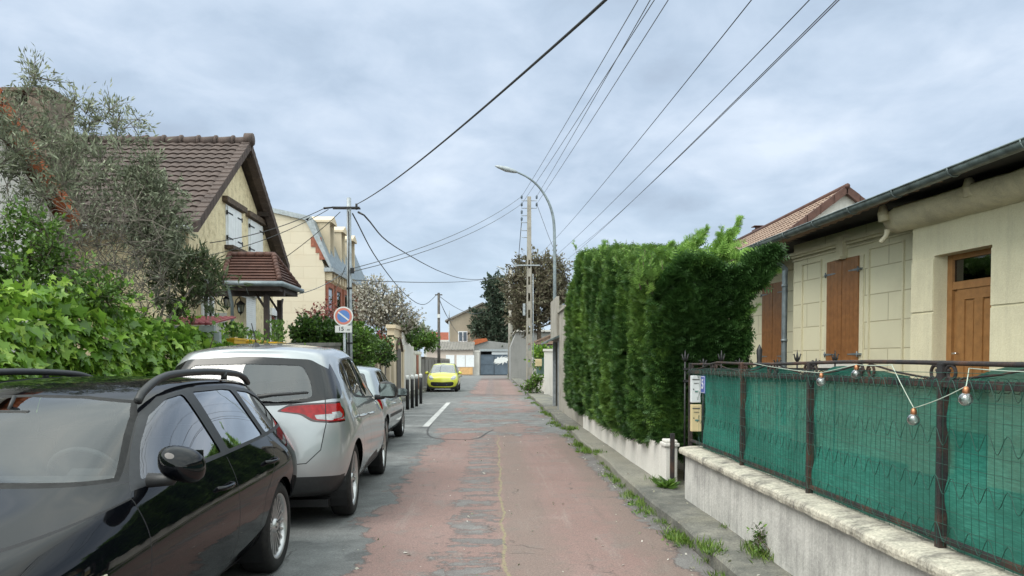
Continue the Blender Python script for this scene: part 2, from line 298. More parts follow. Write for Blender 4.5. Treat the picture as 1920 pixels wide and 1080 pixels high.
    g2 = _noise(N, L, P, 55, 5, .8); c = _mixc(N, L, .8, c, _ramp(N, L, _m(N, L, 'ADD', _m(N, L, 'MULTIPLY', grain, .5), _m(N, L, 'MULTIPLY', g2, .5)), [(.38, (.2, .2, .2)), (.62, (.8, .8, .8))]), 'OVERLAY')
    L(c, B.inputs['Base Color']); B.inputs['Roughness'].default_value = .82; B.inputs['Specular IOR Level'].default_value = .35
    h = _m(N, L, 'ADD', _m(N, L, 'MULTIPLY', grain, .5), _m(N, L, 'MULTIPLY', _m(N, L, 'SUBTRACT', 1.0, crack), .6)); h = _m(N, L, 'ADD', h, _m(N, L, 'MULTIPLY', f, -.5)); h = _m(N, L, 'ADD', h, _m(N, L, 'MULTIPLY', fine, .5))
    _bump(N, L, B, h, .8, .012); return m
M['road'] = road_mat()
def paving_mat():
    m, nt, B, N, L = _mat('pavement_concrete'); g = N("ShaderNodeNewGeometry"); P = g.outputs['Position']; sp = N("ShaderNodeSeparateXYZ"); L(P, sp.inputs[0])
    mid = _noise(N, L, P, 2.6, 9, .72); fine = _noise(N, L, P, 60, 4, .7); big = _noise(N, L, P, .5, 3)
    c = _ramp(N, L, mid, [(.3, (.065, .066, .06)), (.5, (.125, .125, .11)), (.72, (.26, .25, .21))])
    c = _mixc(N, L, _m(N, L, 'MULTIPLY', _smooth(N, L, big, .46, .6), .6), c, (.20, .19, .145))
    pale_run = _m(N, L, 'MULTIPLY', _smooth(N, L, sp.outputs[1], 8.4, 9.2), _m(N, L, 'SUBTRACT', 1.0, _smooth(N, L, sp.outputs[1], 15.5, 16.2)))  # paler stretch of concrete partway along the pavement
    c = _mixc(N, L, _m(N, L, 'MULTIPLY', pale_run, .55), c, (.25, .24, .20))
    gr = _smooth(N, L, _noise(N, L, P, 7, 6, .8), .58, .68); c = _mixc(N, L, _m(N, L, 'MULTIPLY', gr, .6), c, (.28, .24, .18))
    c = _mixc(N, L, .5, c, _ramp(N, L, fine, [(.34, (.2, .2, .2)), (.66, (.8, .8, .8))]), 'OVERLAY')
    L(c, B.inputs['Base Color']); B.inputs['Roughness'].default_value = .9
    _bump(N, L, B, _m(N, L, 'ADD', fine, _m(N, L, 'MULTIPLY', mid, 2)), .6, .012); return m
M['pavement'] = paving_mat()
def cloth_mat():
    m, nt, B, N, L = _mat('shade_cloth'); g = N("ShaderNodeNewGeometry"); P = g.outputs['Position']
    mp = N("ShaderNodeMapping"); mp.inputs['Scale'].default_value = (1, 1, 9); L(P, mp.inputs[0])
    n = _noise(N, L, mp.outputs[0], 14, 6, .8); b = _noise(N, L, P, 1.6, 5, .6)
    c = _ramp(N, L, n, [(.3, (.008, .125, .092)), (.5, (.022, .21, .16)), (.72, (.065, .35, .275))])
    c = _mixc(N, L, _m(N, L, 'MULTIPLY', _smooth(N, L, b, .35, .6), .4), c, (.008, .085, .062))
    L(c, B.inputs['Base Color']); B.inputs['Roughness'].default_value = .6
    t = N("ShaderNodeBsdfTranslucent"); L(c, t.inputs[0]); mx = N("ShaderNodeMixShader"); mx.inputs[0].default_value = .25
    L(B.outputs[0], mx.inputs[1]); L(t.outputs[0], mx.inputs[2])
    tr = N("ShaderNodeBsdfTransparent"); m2 = N("ShaderNodeMixShader"); m2.inputs[0].default_value = .08; L(mx.outputs[0], m2.inputs[1]); L(tr.outputs[0], m2.inputs[2])
    L(m2.outputs[0], nt.nodes['Material Output'].inputs[0]); _bump(N, L, B, n, .5, .01); return m
M['cloth'] = cloth_mat()

# ---------------------------------------------------------------- builders
def tag(o, label=None, cat=None, group=None, kind=None):
    if label: o['label'] = label
    if cat: o['category'] = cat
    if group: o['group'] = group
    if kind: o['kind'] = kind
    return o
def thing(name, label, cat, loc=(0, 0, 0), rz=0, group=None):
    o = bpy.data.objects.new(name, None); COL.objects.link(o); o.location = loc; o.rotation_euler = (0, 0, rz); o.empty_display_size = .2
    return tag(o, label, cat, group)
def link_mesh(name, me, mats, parent=None, loc=None):
    for k in (mats if isinstance(mats, (list, tuple)) else [mats]): me.materials.append(M[k] if isinstance(k, str) else k)
    o = bpy.data.objects.new(name, me); COL.objects.link(o)
    if parent is not None: o.parent = parent
    if loc is not None: o.location = loc
    return o
class MB:
    def __init__(s): s.v = []; s.f = []; s.m = []; s.sm = []
    def add(s, vs, fs, mi=0, smooth=False):
        b = len(s.v); s.v += [tuple(p) for p in vs]; s.f += [tuple(i + b for i in f) for f in fs]; s.m += [mi] * len(fs); s.sm += [smooth] * len(fs); return s
    def box(s, c, size, mi=0, rz=0, rx=0, ry=0, bev=0):
        h = [k / 2 for k in size]; Rm = Euler((rx, ry, rz)).to_matrix(); c = Vector(c)
        if bev:
            bm = bmesh.new(); bmesh.ops.create_cube(bm, size=1); bmesh.ops.scale(bm, vec=size, verts=bm.verts)
            bmesh.ops.bevel(bm, geom=list(bm.edges), offset=bev, segments=2, affect='EDGES', profile=.6)
            bm.verts.index_update(); s.add([c + Rm @ v.co for v in bm.verts], [[v.index for v in f.verts] for f in bm.faces], mi, False); bm.free(); return s
        vs = [c + Rm @ Vector((x * h[0], y * h[1], z * h[2])) for x in (-1, 1) for y in (-1, 1) for z in (-1, 1)]
        return s.add(vs, [(0, 1, 3, 2), (4, 6, 7, 5), (0, 4, 5, 1), (2, 3, 7, 6), (0, 2, 6, 4), (1, 5, 7, 3)], mi)
    def box2(s, a, b, mi=0, bev=0):
        return s.box([(p + q) / 2 for p, q in zip(a, b)], [abs(q - p) for p, q in zip(a, b)], mi, bev=bev)
    def tube(s, pts, r, n=8, mi=0, cap=True, smooth=True, sq=False):
        pts = [Vector(p) for p in pts]; k = len(pts); rs = r if isinstance(r, (list, tuple)) else [r] * k; vs = []; up = None
        for i, p in enumerate(pts):
            t = (pts[min(i + 1, k - 1)] - pts[max(i - 1, 0)]).normalized()
            if up is None: up = Vector((0, 0, 1)) if abs(t.z) < .9 else Vector((0, 1, 0))
            a = t.cross(up)
            if a.length < 1e-4: a = t.cross(Vector((1, 0, 0)))
            a.normalize(); b = a.cross(t).normalized(); up = b
            for j in range(n):
                an = 2 * math.pi * (j + (.5 if sq else 0)) / n; vs.append(p + (a * math.cos(an) + b * math.sin(an)) * rs[i])
        fs = [(i * n + j, i * n + (j + 1) % n, (i + 1) * n + (j + 1) % n, (i + 1) * n + j) for i in range(k - 1) for j in range(n)]
        if cap: fs += [tuple(range(n - 1, -1, -1)), tuple((k - 1) * n + j for j in range(n))]
        return s.add(vs, fs, mi, smooth and not sq)
    def cyl(s, p0, p1, r0, r1=None, n=16, mi=0, smooth=True): return s.tube([p0, p1], [r0, r0 if r1 is None else r1], n, mi, True, smooth)
    def lathe(s, prof, n=24, mi=0, M4=None, smooth=True):
        vs = []; M4 = M4 or Matrix()
        for r, z in prof:
            for j in range(n): a = 2 * math.pi * j / n; vs.append(M4 @ Vector((r * math.cos(a), r * math.sin(a), z)))
        fs = [(i * n + j, i * n + (j + 1) % n, (i + 1) * n + (j + 1) % n, (i + 1) * n + j) for i in range(len(prof) - 1) for j in range(n)]
        return s.add(vs, fs, mi, smooth)
    def prism(s, poly, ext, mi=0, smooth=False):
        """poly: list of 3D points, ext: extrusion vector"""
        poly = [Vector(p) for p in poly]; ext = Vector(ext); n = len(poly)
        s.add(poly + [p + ext for p in poly], [tuple(range(n - 1, -1, -1)), tuple(range(n, 2 * n))] + [(i, (i + 1) % n, n + (i + 1) % n, n + i) for i in range(n)], mi, smooth); return s
    def build(s, name, mats, parent=None, world=False, loc=None):
        me = bpy.data.meshes.new(name); off = Vector((0, 0, 0))
        if world and parent is not None:
            pl = Vector(parent.location); q = parent
            while q.parent: q = q.parent; pl += Vector(q.location)
            off = -pl
        if loc is not None: off = -Vector(loc)
        me.from_pydata([tuple(Vector(p) + off) for p in s.v], [], s.f)
        me.polygons.foreach_set('material_index', s.m); me.polygons.foreach_set('use_smooth', s.sm)
        bm = bmesh.new(); bm.from_mesh(me); bmesh.ops.recalc_face_normals(bm, faces=bm.faces); bm.to_mesh(me); bm.free()
        return link_mesh(name, me, mats, parent, loc)
def solo(mb, name, mats, label, cat, loc, group=None, kind=None): return tag(mb.build(name, mats, None, loc=loc), label, cat, group, kind)

def fcurve(pts, n=8):
    """Catmull-Rom through points"""
    P = [Vector(p) for p in pts]; P = [P[0] * 2 - P[1]] + P + [P[-1] * 2 - P[-2]]; o = []
    for i in range(1, len(P) - 2):
        for k in range(n):
            t = k / n; a, b, c, d = P[i - 1:i + 3]
            o.append(.5 * ((2 * b) + (c - a) * t + (2 * a - 5 * b + 4 * c - d) * t * t + (3 * b - a - 3 * c + d) * t ** 3))
    o.append(P[-2]); return o
def text_mesh(body, size, ext=.001):
    c = bpy.data.curves.new('lettering', 'FONT'); c.body = body; c.size = size; c.align_x = 'CENTER'; c.align_y = 'CENTER'; c.extrude = ext; c.offset = size * .012
    o = bpy.data.objects.new('lettering', c); COL.objects.link(o); dg = bpy.context.evaluated_depsgraph_get()
    me = bpy.data.meshes.new_from_object(o.evaluated_get(dg)); bpy.data.objects.remove(o); return me
def text_into(mb, body, size, M4, mi=0):
    me = text_mesh(body, size); mb.add([M4 @ v.co for v in me.vertices], [tuple(p.vertices) for p in me.polygons], mi); bpy.data.meshes.remove(me)

# ---------------------------------------------------------------- foliage
def T_lance(wd=.16): return np.array([(0, 0, 0), (.5 * wd * 1.0, .4, .02), (0, 1, -.04), (-.5 * wd, .4, .02)], float), [(0, 1, 2, 3)]
def T_oval(wd=.5): return np.array([(0, 0, 0), (wd * .45, .3, .05), (wd * .42, .68, .03), (0, 1, -.08), (-wd * .42, .68, .03), (-wd * .45, .3, .05), (0, .5, -.03)], float), [(0, 1, 2, 6), (6, 2, 3), (6, 3, 4), (0, 6, 4, 5)]
def T_ivy(): return np.array([(0, 0, 0), (.38, -.10, .03), (.30, .22, .04), (.62, .45, -.08), (.24, .58, .03), (0, 1.0, -.12), (-.24, .58, .03), (-.62, .45, -.08), (-.30, .22, .04), (-.38, -.10, .03), (0, .35, -.05)], float), [(0, 1, 2, 10), (10, 2, 3, 4), (10, 4, 5), (10, 5, 6), (10, 6, 7, 8), (0, 10, 8, 9)]
def T_spray():
    v = [(-.035, 0, 0), (.035, 0, 0), (.0, 1, -.10)]; f = [(0, 1, 2)]
    for y, l in ((.14, .40), (.34, .40), (.54, .33), (.74, .22)):
        for s in (-1, 1):
            b = len(v); v += [(0, y, -.03 * y), (s * l * .55, y + l * .28, -.02), (s * l, y + l * .72, -.07), (s * l * .28, y + l * .52, .0)]; f.append((b, b + 1, b + 2, b + 3) if s > 0 else (b + 3, b + 2, b + 1, b))
    return np.array(v, float), f
def T_petal(): return np.array([(-.5, -.5, 0), (.5, -.4, .1), (.5, .5, 0), (-.4, .5, .12)], float), [(0, 1, 2, 3)]
def orient(dirs, roll=None, spread=.5):
    """rotation matrices whose local Y follows dirs (n,3) with jitter and whose normal is rolled at random"""
    n = len(dirs); d = dirs + rng.normal(0, spread, (n, 3)); d /= np.linalg.norm(d, axis=1)[:, None] + 1e-9
    h = rng.normal(0, 1, (n, 3)) if roll is None else roll + rng.normal(0, .45, (n, 3))
    x = np.cross(d, h); x /= np.linalg.norm(x, axis=1)[:, None] + 1e-9; z = np.cross(x, d)
    return np.stack([x, d, z], axis=2)
def scatter(name, tpl, pos, Rm, size, mat, parent=None, off=(0, 0, 0), rnd=None, extra=None, mats=None):
    """one mesh of many leaves; extra: MB merged in as material slot 1"""
    tv, tf = tpl; n = len(pos); k = len(tv)
    V = np.einsum('nij,kj->nki', Rm, tv) * np.asarray(size).reshape(-1, 1, 1) + np.asarray(pos)[:, None, :]
    V = V.reshape(-1, 3) - np.asarray(off, float); loops = []; tot = []
    fl = [len(f) for f in tf]; flat = np.concatenate([np.array(f) for f in tf])
    L_ = (flat[None, :] + (np.arange(n) * k)[:, None]).reshape(-1); T_ = np.tile(np.array(fl), n)
    rv = rng.random(n) if rnd is None else rnd; A = np.repeat(rv, len(tf)); MI = np.zeros(len(T_), int)
    if extra is not None and extra.v:
        eb = len(V); V = np.vstack([V, np.array(extra.v) - np.asarray(off, float)])
        L_ = np.concatenate([L_] + [np.array(f) + eb for f in extra.f]); T_ = np.concatenate([T_, [len(f) for f in extra.f]])
        A = np.concatenate([A, np.full(len(extra.f), .5)]); MI = np.concatenate([MI, np.ones(len(extra.f), int)])
    me = bpy.data.meshes.new(name); me.vertices.add(len(V)); me.vertices.foreach_set('co', V.ravel()); me.loops.add(len(L_)); me.loops.foreach_set('vertex_index', L_.astype(np.int32))
    me.polygons.add(len(T_)); me.polygons.foreach_set('loop_start', np.concatenate([[0], np.cumsum(T_)[:-1]]).astype(np.int32)); me.polygons.foreach_set('loop_total', T_.astype(np.int32))
    me.polygons.foreach_set('material_index', MI.astype(np.int32)); me.update(calc_edges=True); me.validate()
    at = me.attributes.new('rnd', 'FLOAT', 'FACE')
    if len(at.data) == len(A): at.data.foreach_set('value', A.astype(np.float32))
    return link_mesh(name, me, mats or ([mat] if extra is None else [mat, 'bark']), parent)
def fbm(p, s=1.0): return noise.fractal(Vector(p) * s, 1.0, 2.0, 4)
def plant(name, label, cat, base, blobs, leaf, mat, size, nleaf, trunk_r=.06, twigs=True, group=None, bark='bark', clump=.22, k=26, updir=.4, spread=.6, trunk_pts=None, twig_r=.006, crown='crown', multi=1, lrough=1.0):
    """woody plant: trunk and limbs to every clump centre, leaves in uneven clumps. blobs: (cx,cy,cz,rx,ry,rz,weight)"""
    root = thing(name, label, cat, base, 0, group); base = Vector(base)
    W = np.array([b[6] for b in blobs], float); W /= W.sum(); cs = []
    tries = 0
    while len(cs) < k and tries < k * 40:
        tries += 1; b = blobs[rng.choice(len(blobs), p=W)]; d = rng.normal(0, 1, 3); d /= np.linalg.norm(d); r = rng.random() ** .45
        p = np.array(b[:3]) + d * r * np.array(b[3:6])
        if all(np.linalg.norm(p - q) > clump * .7 for q in cs) or tries > k * 20: cs.append(p)
    cs.sort(key=lambda p: (p[0] - base.x) ** 2 + (p[1] - base.y) ** 2 + (p[2] - base.z) ** 2)
    zt = max(c[2] for c in cs); cxm = np.mean([c[0] for c in cs]); cym = np.mean([c[1] for c in cs]); tb = MB(); nodes = []
    for q in range(multi):
        jx, jy = (rng.normal(0, .5, 2) * (multi > 1)) * .5
        tp = trunk_pts or [base + Vector((jx * .2, jy * .2, 0)), base.lerp(Vector((cxm + jx, cym + jy, zt)), .35) + Vector((rng.normal(0, .08), rng.normal(0, .08), 0)), base.lerp(Vector((cxm + jx * 2, cym + jy * 2, zt)), .62)]
        tp = fcurve(tp, 6); m = len(tp); tb.tube(tp, [trunk_r / multi ** .5 * (1 - .7 * i / (m - 1)) for i in range(m)], 8)
        nodes += [(p, trunk_r / multi ** .5 * (1 - .7 * i / (m - 1))) for i, p in enumerate(tp) if i >= m // 4]
    for c in cs:
        cv = Vector(c); best = min(nodes, key=lambda q: (q[0] - cv).length + (0.6 if q[0].z > cv.z else 0)); a = best[0]; r0 = max(twig_r * 1.2, best[1] * .55)
        mid = a.lerp(cv, .5) + Vector((rng.normal(0, .06), rng.normal(0, .06), rng.normal(.04, .05))) * (cv - a).length
        pts = fcurve([a, mid, cv], 4); tb.tube(pts, [r0 + (twig_r - r0) * i / (len(pts) - 1) for i in range(len(pts))], 5); nodes += [(p, r0 * .8) for p in pts[4:]]
    per = max(1, nleaf // len(cs)); P = []; D = []
    for c in cs:
        c = np.array(c); nt_ = 5 + rng.integers(0, 4)
        for t in range(nt_):
            d = rng.normal(0, 1, 3); d[2] += updir; d /= np.linalg.norm(d); ln = clump * (.7 + rng.random() * .9)
            if twigs: tb.tube([Vector(c), Vector(c + d * ln * .5 + rng.normal(0, .02, 3)), Vector(c + d * ln)], [twig_r, twig_r * .7, twig_r * .4], 3, cap=False)
            q = max(1, per // nt_); ts = rng.random(q) ** .8; pp = c + d * ln * ts[:, None] + rng.normal(0, clump * .13 * lrough, (q, 3)); P.append(pp); D.append(np.tile(d, (q, 1)))
    P = np.vstack(P); D = np.vstack(D)
    tb.build('trunk', bark, root, world=True)
    scatter(crown, leaf, P, orient(D, None, spread), size * (.7 + .6 * rng.random(len(P))), mat, root, off=base)
    return root

# ---------------------------------------------------------------- tiled roof surface
def tile_roof(P, U, Vv, wu, lv, style='wave', tw=.3, rh=.34, amp=.022, step=.03, clip=None, thick=.05):
    """sheet starting at P (eave corner); U unit along eave, Vv unit up the slope; returns MB"""
    U = Vector(U).normalized(); Vv = Vector(Vv).normalized(); Nn = U.cross(Vv).normalized()
    if Nn.z < 0: Nn = -Nn
    P = Vector(P); nr = max(1, round(lv / rh)); rh = lv / nr; nu = max(2, int(wu / tw * (8 if style == 'wave' else 1)))
    mb = MB(); vs = []; rows = []
    for r in range(nr):
        for (t, hgt) in ((0.0, step), (1.0, 0.0)):
            vv = (r + t) * rh + (0.012 if t else 0); rows.append((vv, hgt, r))
    for vv, hgt, r in rows:
        for i in range(nu + 1):
            u = wu * i / nu
            wv = 0
            if style == 'wave':
                ph = (u / tw) % 1.0; wv = amp * (math.sin(ph * 2 * math.pi) * .5 + .5) ** .6
            jit = noise.noise(Vector((u * 3.1, r * 1.7, 3))) * .006
            vs.append(P + U * u + Vv * vv + Nn * (hgt + wv + jit))
    n1 = nu + 1; fs = [(k * n1 + i, k * n1 + i + 1, (k + 1) * n1 + i + 1, (k + 1) * n1 + i) for k in range(len(rows) - 1) for i in range(nu)]
    bm = bmesh.new(); bv = [bm.verts.new(v) for v in vs]; [bm.faces.new([bv[i] for i in f]) for f in fs]
    # underside sheet
    for (co, no) in (clip or []):
        bmesh.ops.bisect_plane(bm, geom=list(bm.verts) + list(bm.edges) + list(bm.faces), plane_co=co, plane_no=no, clear_outer=True)
    bm.verts.index_update(); mb.add([v.co for v in bm.verts], [[v.index for v in f.verts] for f in bm.faces], 0, False)
    bm.free(); return mb

# ---------------------------------------------------------------- cars
def seg_near(f, a, b, au, av, pad):
    us = [v.co[au] for v in f.verts]; vs = [v.co[av] for v in f.verts]
    return not (max(us) < min(a[0], b[0]) - pad or min(us) > max(a[0], b[0]) + pad or max(vs) < min(a[1], b[1]) - pad or min(vs) > max(a[1], b[1]) + pad)
def inside(p, poly):
    c = False; n = len(poly)
    for i in range(n):
        a, b = poly[i], poly[(i + 1) % n]
        if (a[1] > p[1]) != (b[1] > p[1]) and p[0] < (b[0] - a[0]) * (p[1] - a[1]) / (b[1] - a[1]) + a[0]: c = not c
    return c
def cut(bm, lay, poly, axes, cond, rid):
    au, av = axes; lo = [min(p[i] for p in poly) - .01 for i in (0, 1)]; hi = [max(p[i] for p in poly) + .01 for i in (0, 1)]
    cand = set()
    for f in bm.faces:
        if not cond(f): continue
        us = [v.co[au] for v in f.verts]; vs = [v.co[av] for v in f.verts]
        if max(us) < lo[0] or min(us) > hi[0] or max(vs) < lo[1] or min(vs) > hi[1]: continue
        cand.add(f)
    n = len(poly)
    for i in range(n):
        a, b = poly[i], poly[(i + 1) % n]; sub = [f for f in cand if f.is_valid and seg_near(f, a, b, au, av, .002)]
        if not sub: continue
        no = [0, 0, 0]; no[au] = b[1] - a[1]; no[av] = -(b[0] - a[0]); co = [0, 0, 0]; co[au], co[av] = a
        if abs(no[au]) + abs(no[av]) < 1e-7: continue
        es = {e for f in sub for e in f.edges}; vv = {v for f in sub for v in f.verts}
        cand -= set(sub)
        ret = bmesh.ops.bisect_plane(bm, geom=list(vv) + list(es) + sub, plane_co=co, plane_no=no, dist=1e-5)
        cand |= {g for g in ret['geom'] if isinstance(g, bmesh.types.BMFace) and g.is_valid}
    hit = []
    for f in cand:
        if f.is_valid:
            c = f.calc_center_median()
            if inside((c[au], c[av]), poly): f[lay] = rid; hit.append(f)
    return hit
def thick_line(pts, w):
    out = []
    for a, b in zip(pts[:-1], pts[1:]):
        d = Vector((b[0] - a[0], b[1] - a[1])); l = d.length; d /= l; n = Vector((-d.y, d.x)) * w / 2; e = d * w * .3
        out.append([(a[0] - e.x + n.x, a[1] - e.y + n.y), (b[0] + e.x + n.x, b[1] + e.y + n.y), (b[0] + e.x - n.x, b[1] + e.y - n.y), (a[0] - e.x - n.x, a[1] - e.y - n.y)])
    return out
def c2(pts, n=4): return [(p.x, p.y) for p in fcurve([(a, b, 0) for a, b in pts], n)]
def rounded(poly, r=.03, n=3):
    o = []; k = len(poly)
    for i in range(k):
        p = Vector(poly[i]); a = Vector(poly[i - 1]) - p; b = Vector(poly[(i + 1) % k]) - p; ra = min(r, a.length * .4, b.length * .4)
        A = p + a.normalized() * ra; B = p + b.normalized() * ra
        for j in range(n + 1): t = j / n; q = A * (1 - t) ** 2 + p * 2 * t * (1 - t) + B * t * t; o.append((q.x, q.y))
    return o
CREASE = {4: .25, 5: .45, 6: .35}
def make_shell(st, nose, tail, crease=CREASE, subdiv=3):
    """st: stations rear to front: (xl,xb,xu, zb, ws,wm,zm, zsh,wsh, zbt,wb, wr,zre, zc). nose/tail: bulge at the centre, per row 1..8"""
    bm = bmesh.new(); G = []
    for (xl, xb, xu, zb, ws, wm, zm, zsh, wsh, zbt, wb, wr, zre, zc) in st:
        rows = [(xl, 0, zb), (xl, ws - .12, zb), (xl, ws, zb + .07), (xl, wm, zm), (xl * .6 + xb * .4, wsh, zsh), (xb, wb, zbt), (xu, wr, zre), (xu, wr * .62, zc * .8 + zre * .2), (xu, 0, zc)]
        a = []
        for k, (x, y, z) in enumerate(rows):
            l = bm.verts.new((x, y, z)); r = l if k in (0, 8) else bm.verts.new((x, -y, z)); a.append((l, r))
        G.append(a)
    ce = bm.edges.layers.float.new('crease_edge')
    for i in range(len(G) - 1):
        for k in range(8):
            for s in (0, 1):
                q = [G[i][k][s], G[i][k + 1][s], G[i + 1][k + 1][s], G[i + 1][k][s]]; bm.faces.new(q if s else q[::-1])
    for gi, bul, sg in ((0, tail, -1), (len(G) - 1, nose, 1)):
        a = G[gi]; cols = {}
        for k in range(1, 8):
            l, r = a[k]; b = bul[k - 1]
            m1 = bm.verts.new((l.co.x + sg * b * .78, l.co.y * .5, l.co.z)); mc = bm.verts.new((l.co.x + sg * b, 0, l.co.z)); m2 = bm.verts.new((l.co.x + sg * b * .78, -l.co.y * .5, l.co.z)); cols[k] = [l, m1, mc, m2, r]
        for k in range(1, 7):
            for j in range(4): bm.faces.new([cols[k][j], cols[k][j + 1], cols[k + 1][j + 1], cols[k + 1][j]])
        t = a[8][0]; c7 = cols[7]; bm.faces.new([c7[0], c7[1], c7[2], t]); bm.faces.new([c7[2], c7[3], c7[4], t])
        t = a[0][0]; c1 = cols[1]; bm.faces.new([c1[0], c1[1], c1[2], t]); bm.faces.new([c1[2], c1[3], c1[4], t])
        for k in (5, 6):
            if k in crease:
                for j in range(4):
                    e = bm.edges.get((cols[k][j], cols[k][j + 1]))
                    if e: e[ce] = crease[k]
    for k, c in crease.items():
        for i in range(len(G) - 1):
            for s in (0, 1):
                e = bm.edges.get((G[i][k][s], G[i + 1][k][s]))
                if e: e[ce] = c
    bmesh.ops.recalc_face_normals(bm, faces=bm.faces)
    me = bpy.data.meshes.new('shell'); bm.to_mesh(me); bm.free(); o = bpy.data.objects.new('shell', me); COL.objects.link(o)
    md = o.modifiers.new('s', 'SUBSURF'); md.levels = subdiv; md.render_levels = subdiv
    dg = bpy.context.evaluated_depsgraph_get(); m2 = bpy.data.meshes.new_from_object(o.evaluated_get(dg)); bpy.data.objects.remove(o)
    bm = bmesh.new(); bm.from_mesh(m2); bpy.data.meshes.remove(m2); return bm
def wheel(root, x, y, r, wd, rim_r, spokes, sp_w, paint='alloy', double=False, hub=.05):
    """axis along local y; outer face on sign(y)"""
    sg = 1 if y > 0 else -1; rot = Matrix.Translation((x, y, r)) @ Matrix.Rotation(R(-90) * sg, 4, 'X')
    tb = MB(); h = wd / 2
    tb.lathe([(rim_r - .01, -h), (r - .03, -h), (r - .008, -h + .02), (r, -h + .05), (r, h - .05), (r - .008, h - .018), (r - .03, h), (rim_r + .012, h + .004), (rim_r - .004, h - .012)], 40, 0, rot)
    wo = tb.build('wheel', ['rubber'], root); rb = MB()
    rb.lathe([(rim_r, -h + .02), (rim_r - .02, 0), (rim_r - .025, h - .035), (rim_r - .006, h - .008), (rim_r + .004, h - .006), (rim_r + .004, h - .014)], 40, 0, rot)
    rb.lathe([(.001, h - .09), (rim_r * .62, h - .09), (rim_r * .62, h - .16), (rim_r - .012, h - .17)], 32, 1, rot)
    rb.lathe([(.0005, h - .012), (hub * .6, h - .012), (hub, h - .022), (hub * 1.25, h - .07)], 20, 0, rot)
    for i in range(spokes):
        for off in ((-1, 1) if double else (0,)):
            a = 2 * math.pi * i / spokes; a2 = a + off * (.17 if double else 0); a1 = a + off * .35
            p0 = Vector((math.cos(a1) * hub * .9, math.sin(a1) * hub * .9, h - .035)); p1 = Vector((math.cos(a2) * (rim_r - .012), math.sin(a2) * (rim_r - .012), h - .028)); d = (p1 - p0).normalized(); t = Vector((-d.y, d.x, 0)) * sp_w / 2
            zt = Vector((0, 0, -.028)); w0 = .8; w1 = 1.2
            rb.add([rot @ q for q in (p0 + t * w0, p0 - t * w0, p1 - t * w1, p1 + t * w1, p0 + t * w0 * .6 + zt, p0 - t * w0 * .6 + zt, p1 - t * w1 * .6 + zt, p1 + t * w1 * .6 + zt)],
                   [(0, 1, 2, 3), (4, 7, 6, 5), (0, 4, 5, 1), (2, 6, 7, 3), (1, 5, 6, 2), (3, 7, 4, 0)], 0)
    for i in range(5): a = 2 * math.pi * i / 5; rb.cyl(rot @ Vector((math.cos(a) * hub * .68, math.sin(a) * hub * .68, h - .02)), rot @ Vector((math.cos(a) * hub * .68, math.sin(a) * hub * .68, h - .008)), .008, n=8, mi=1)
    rb.build('rim', [paint, 'alloy_dark'], wo)
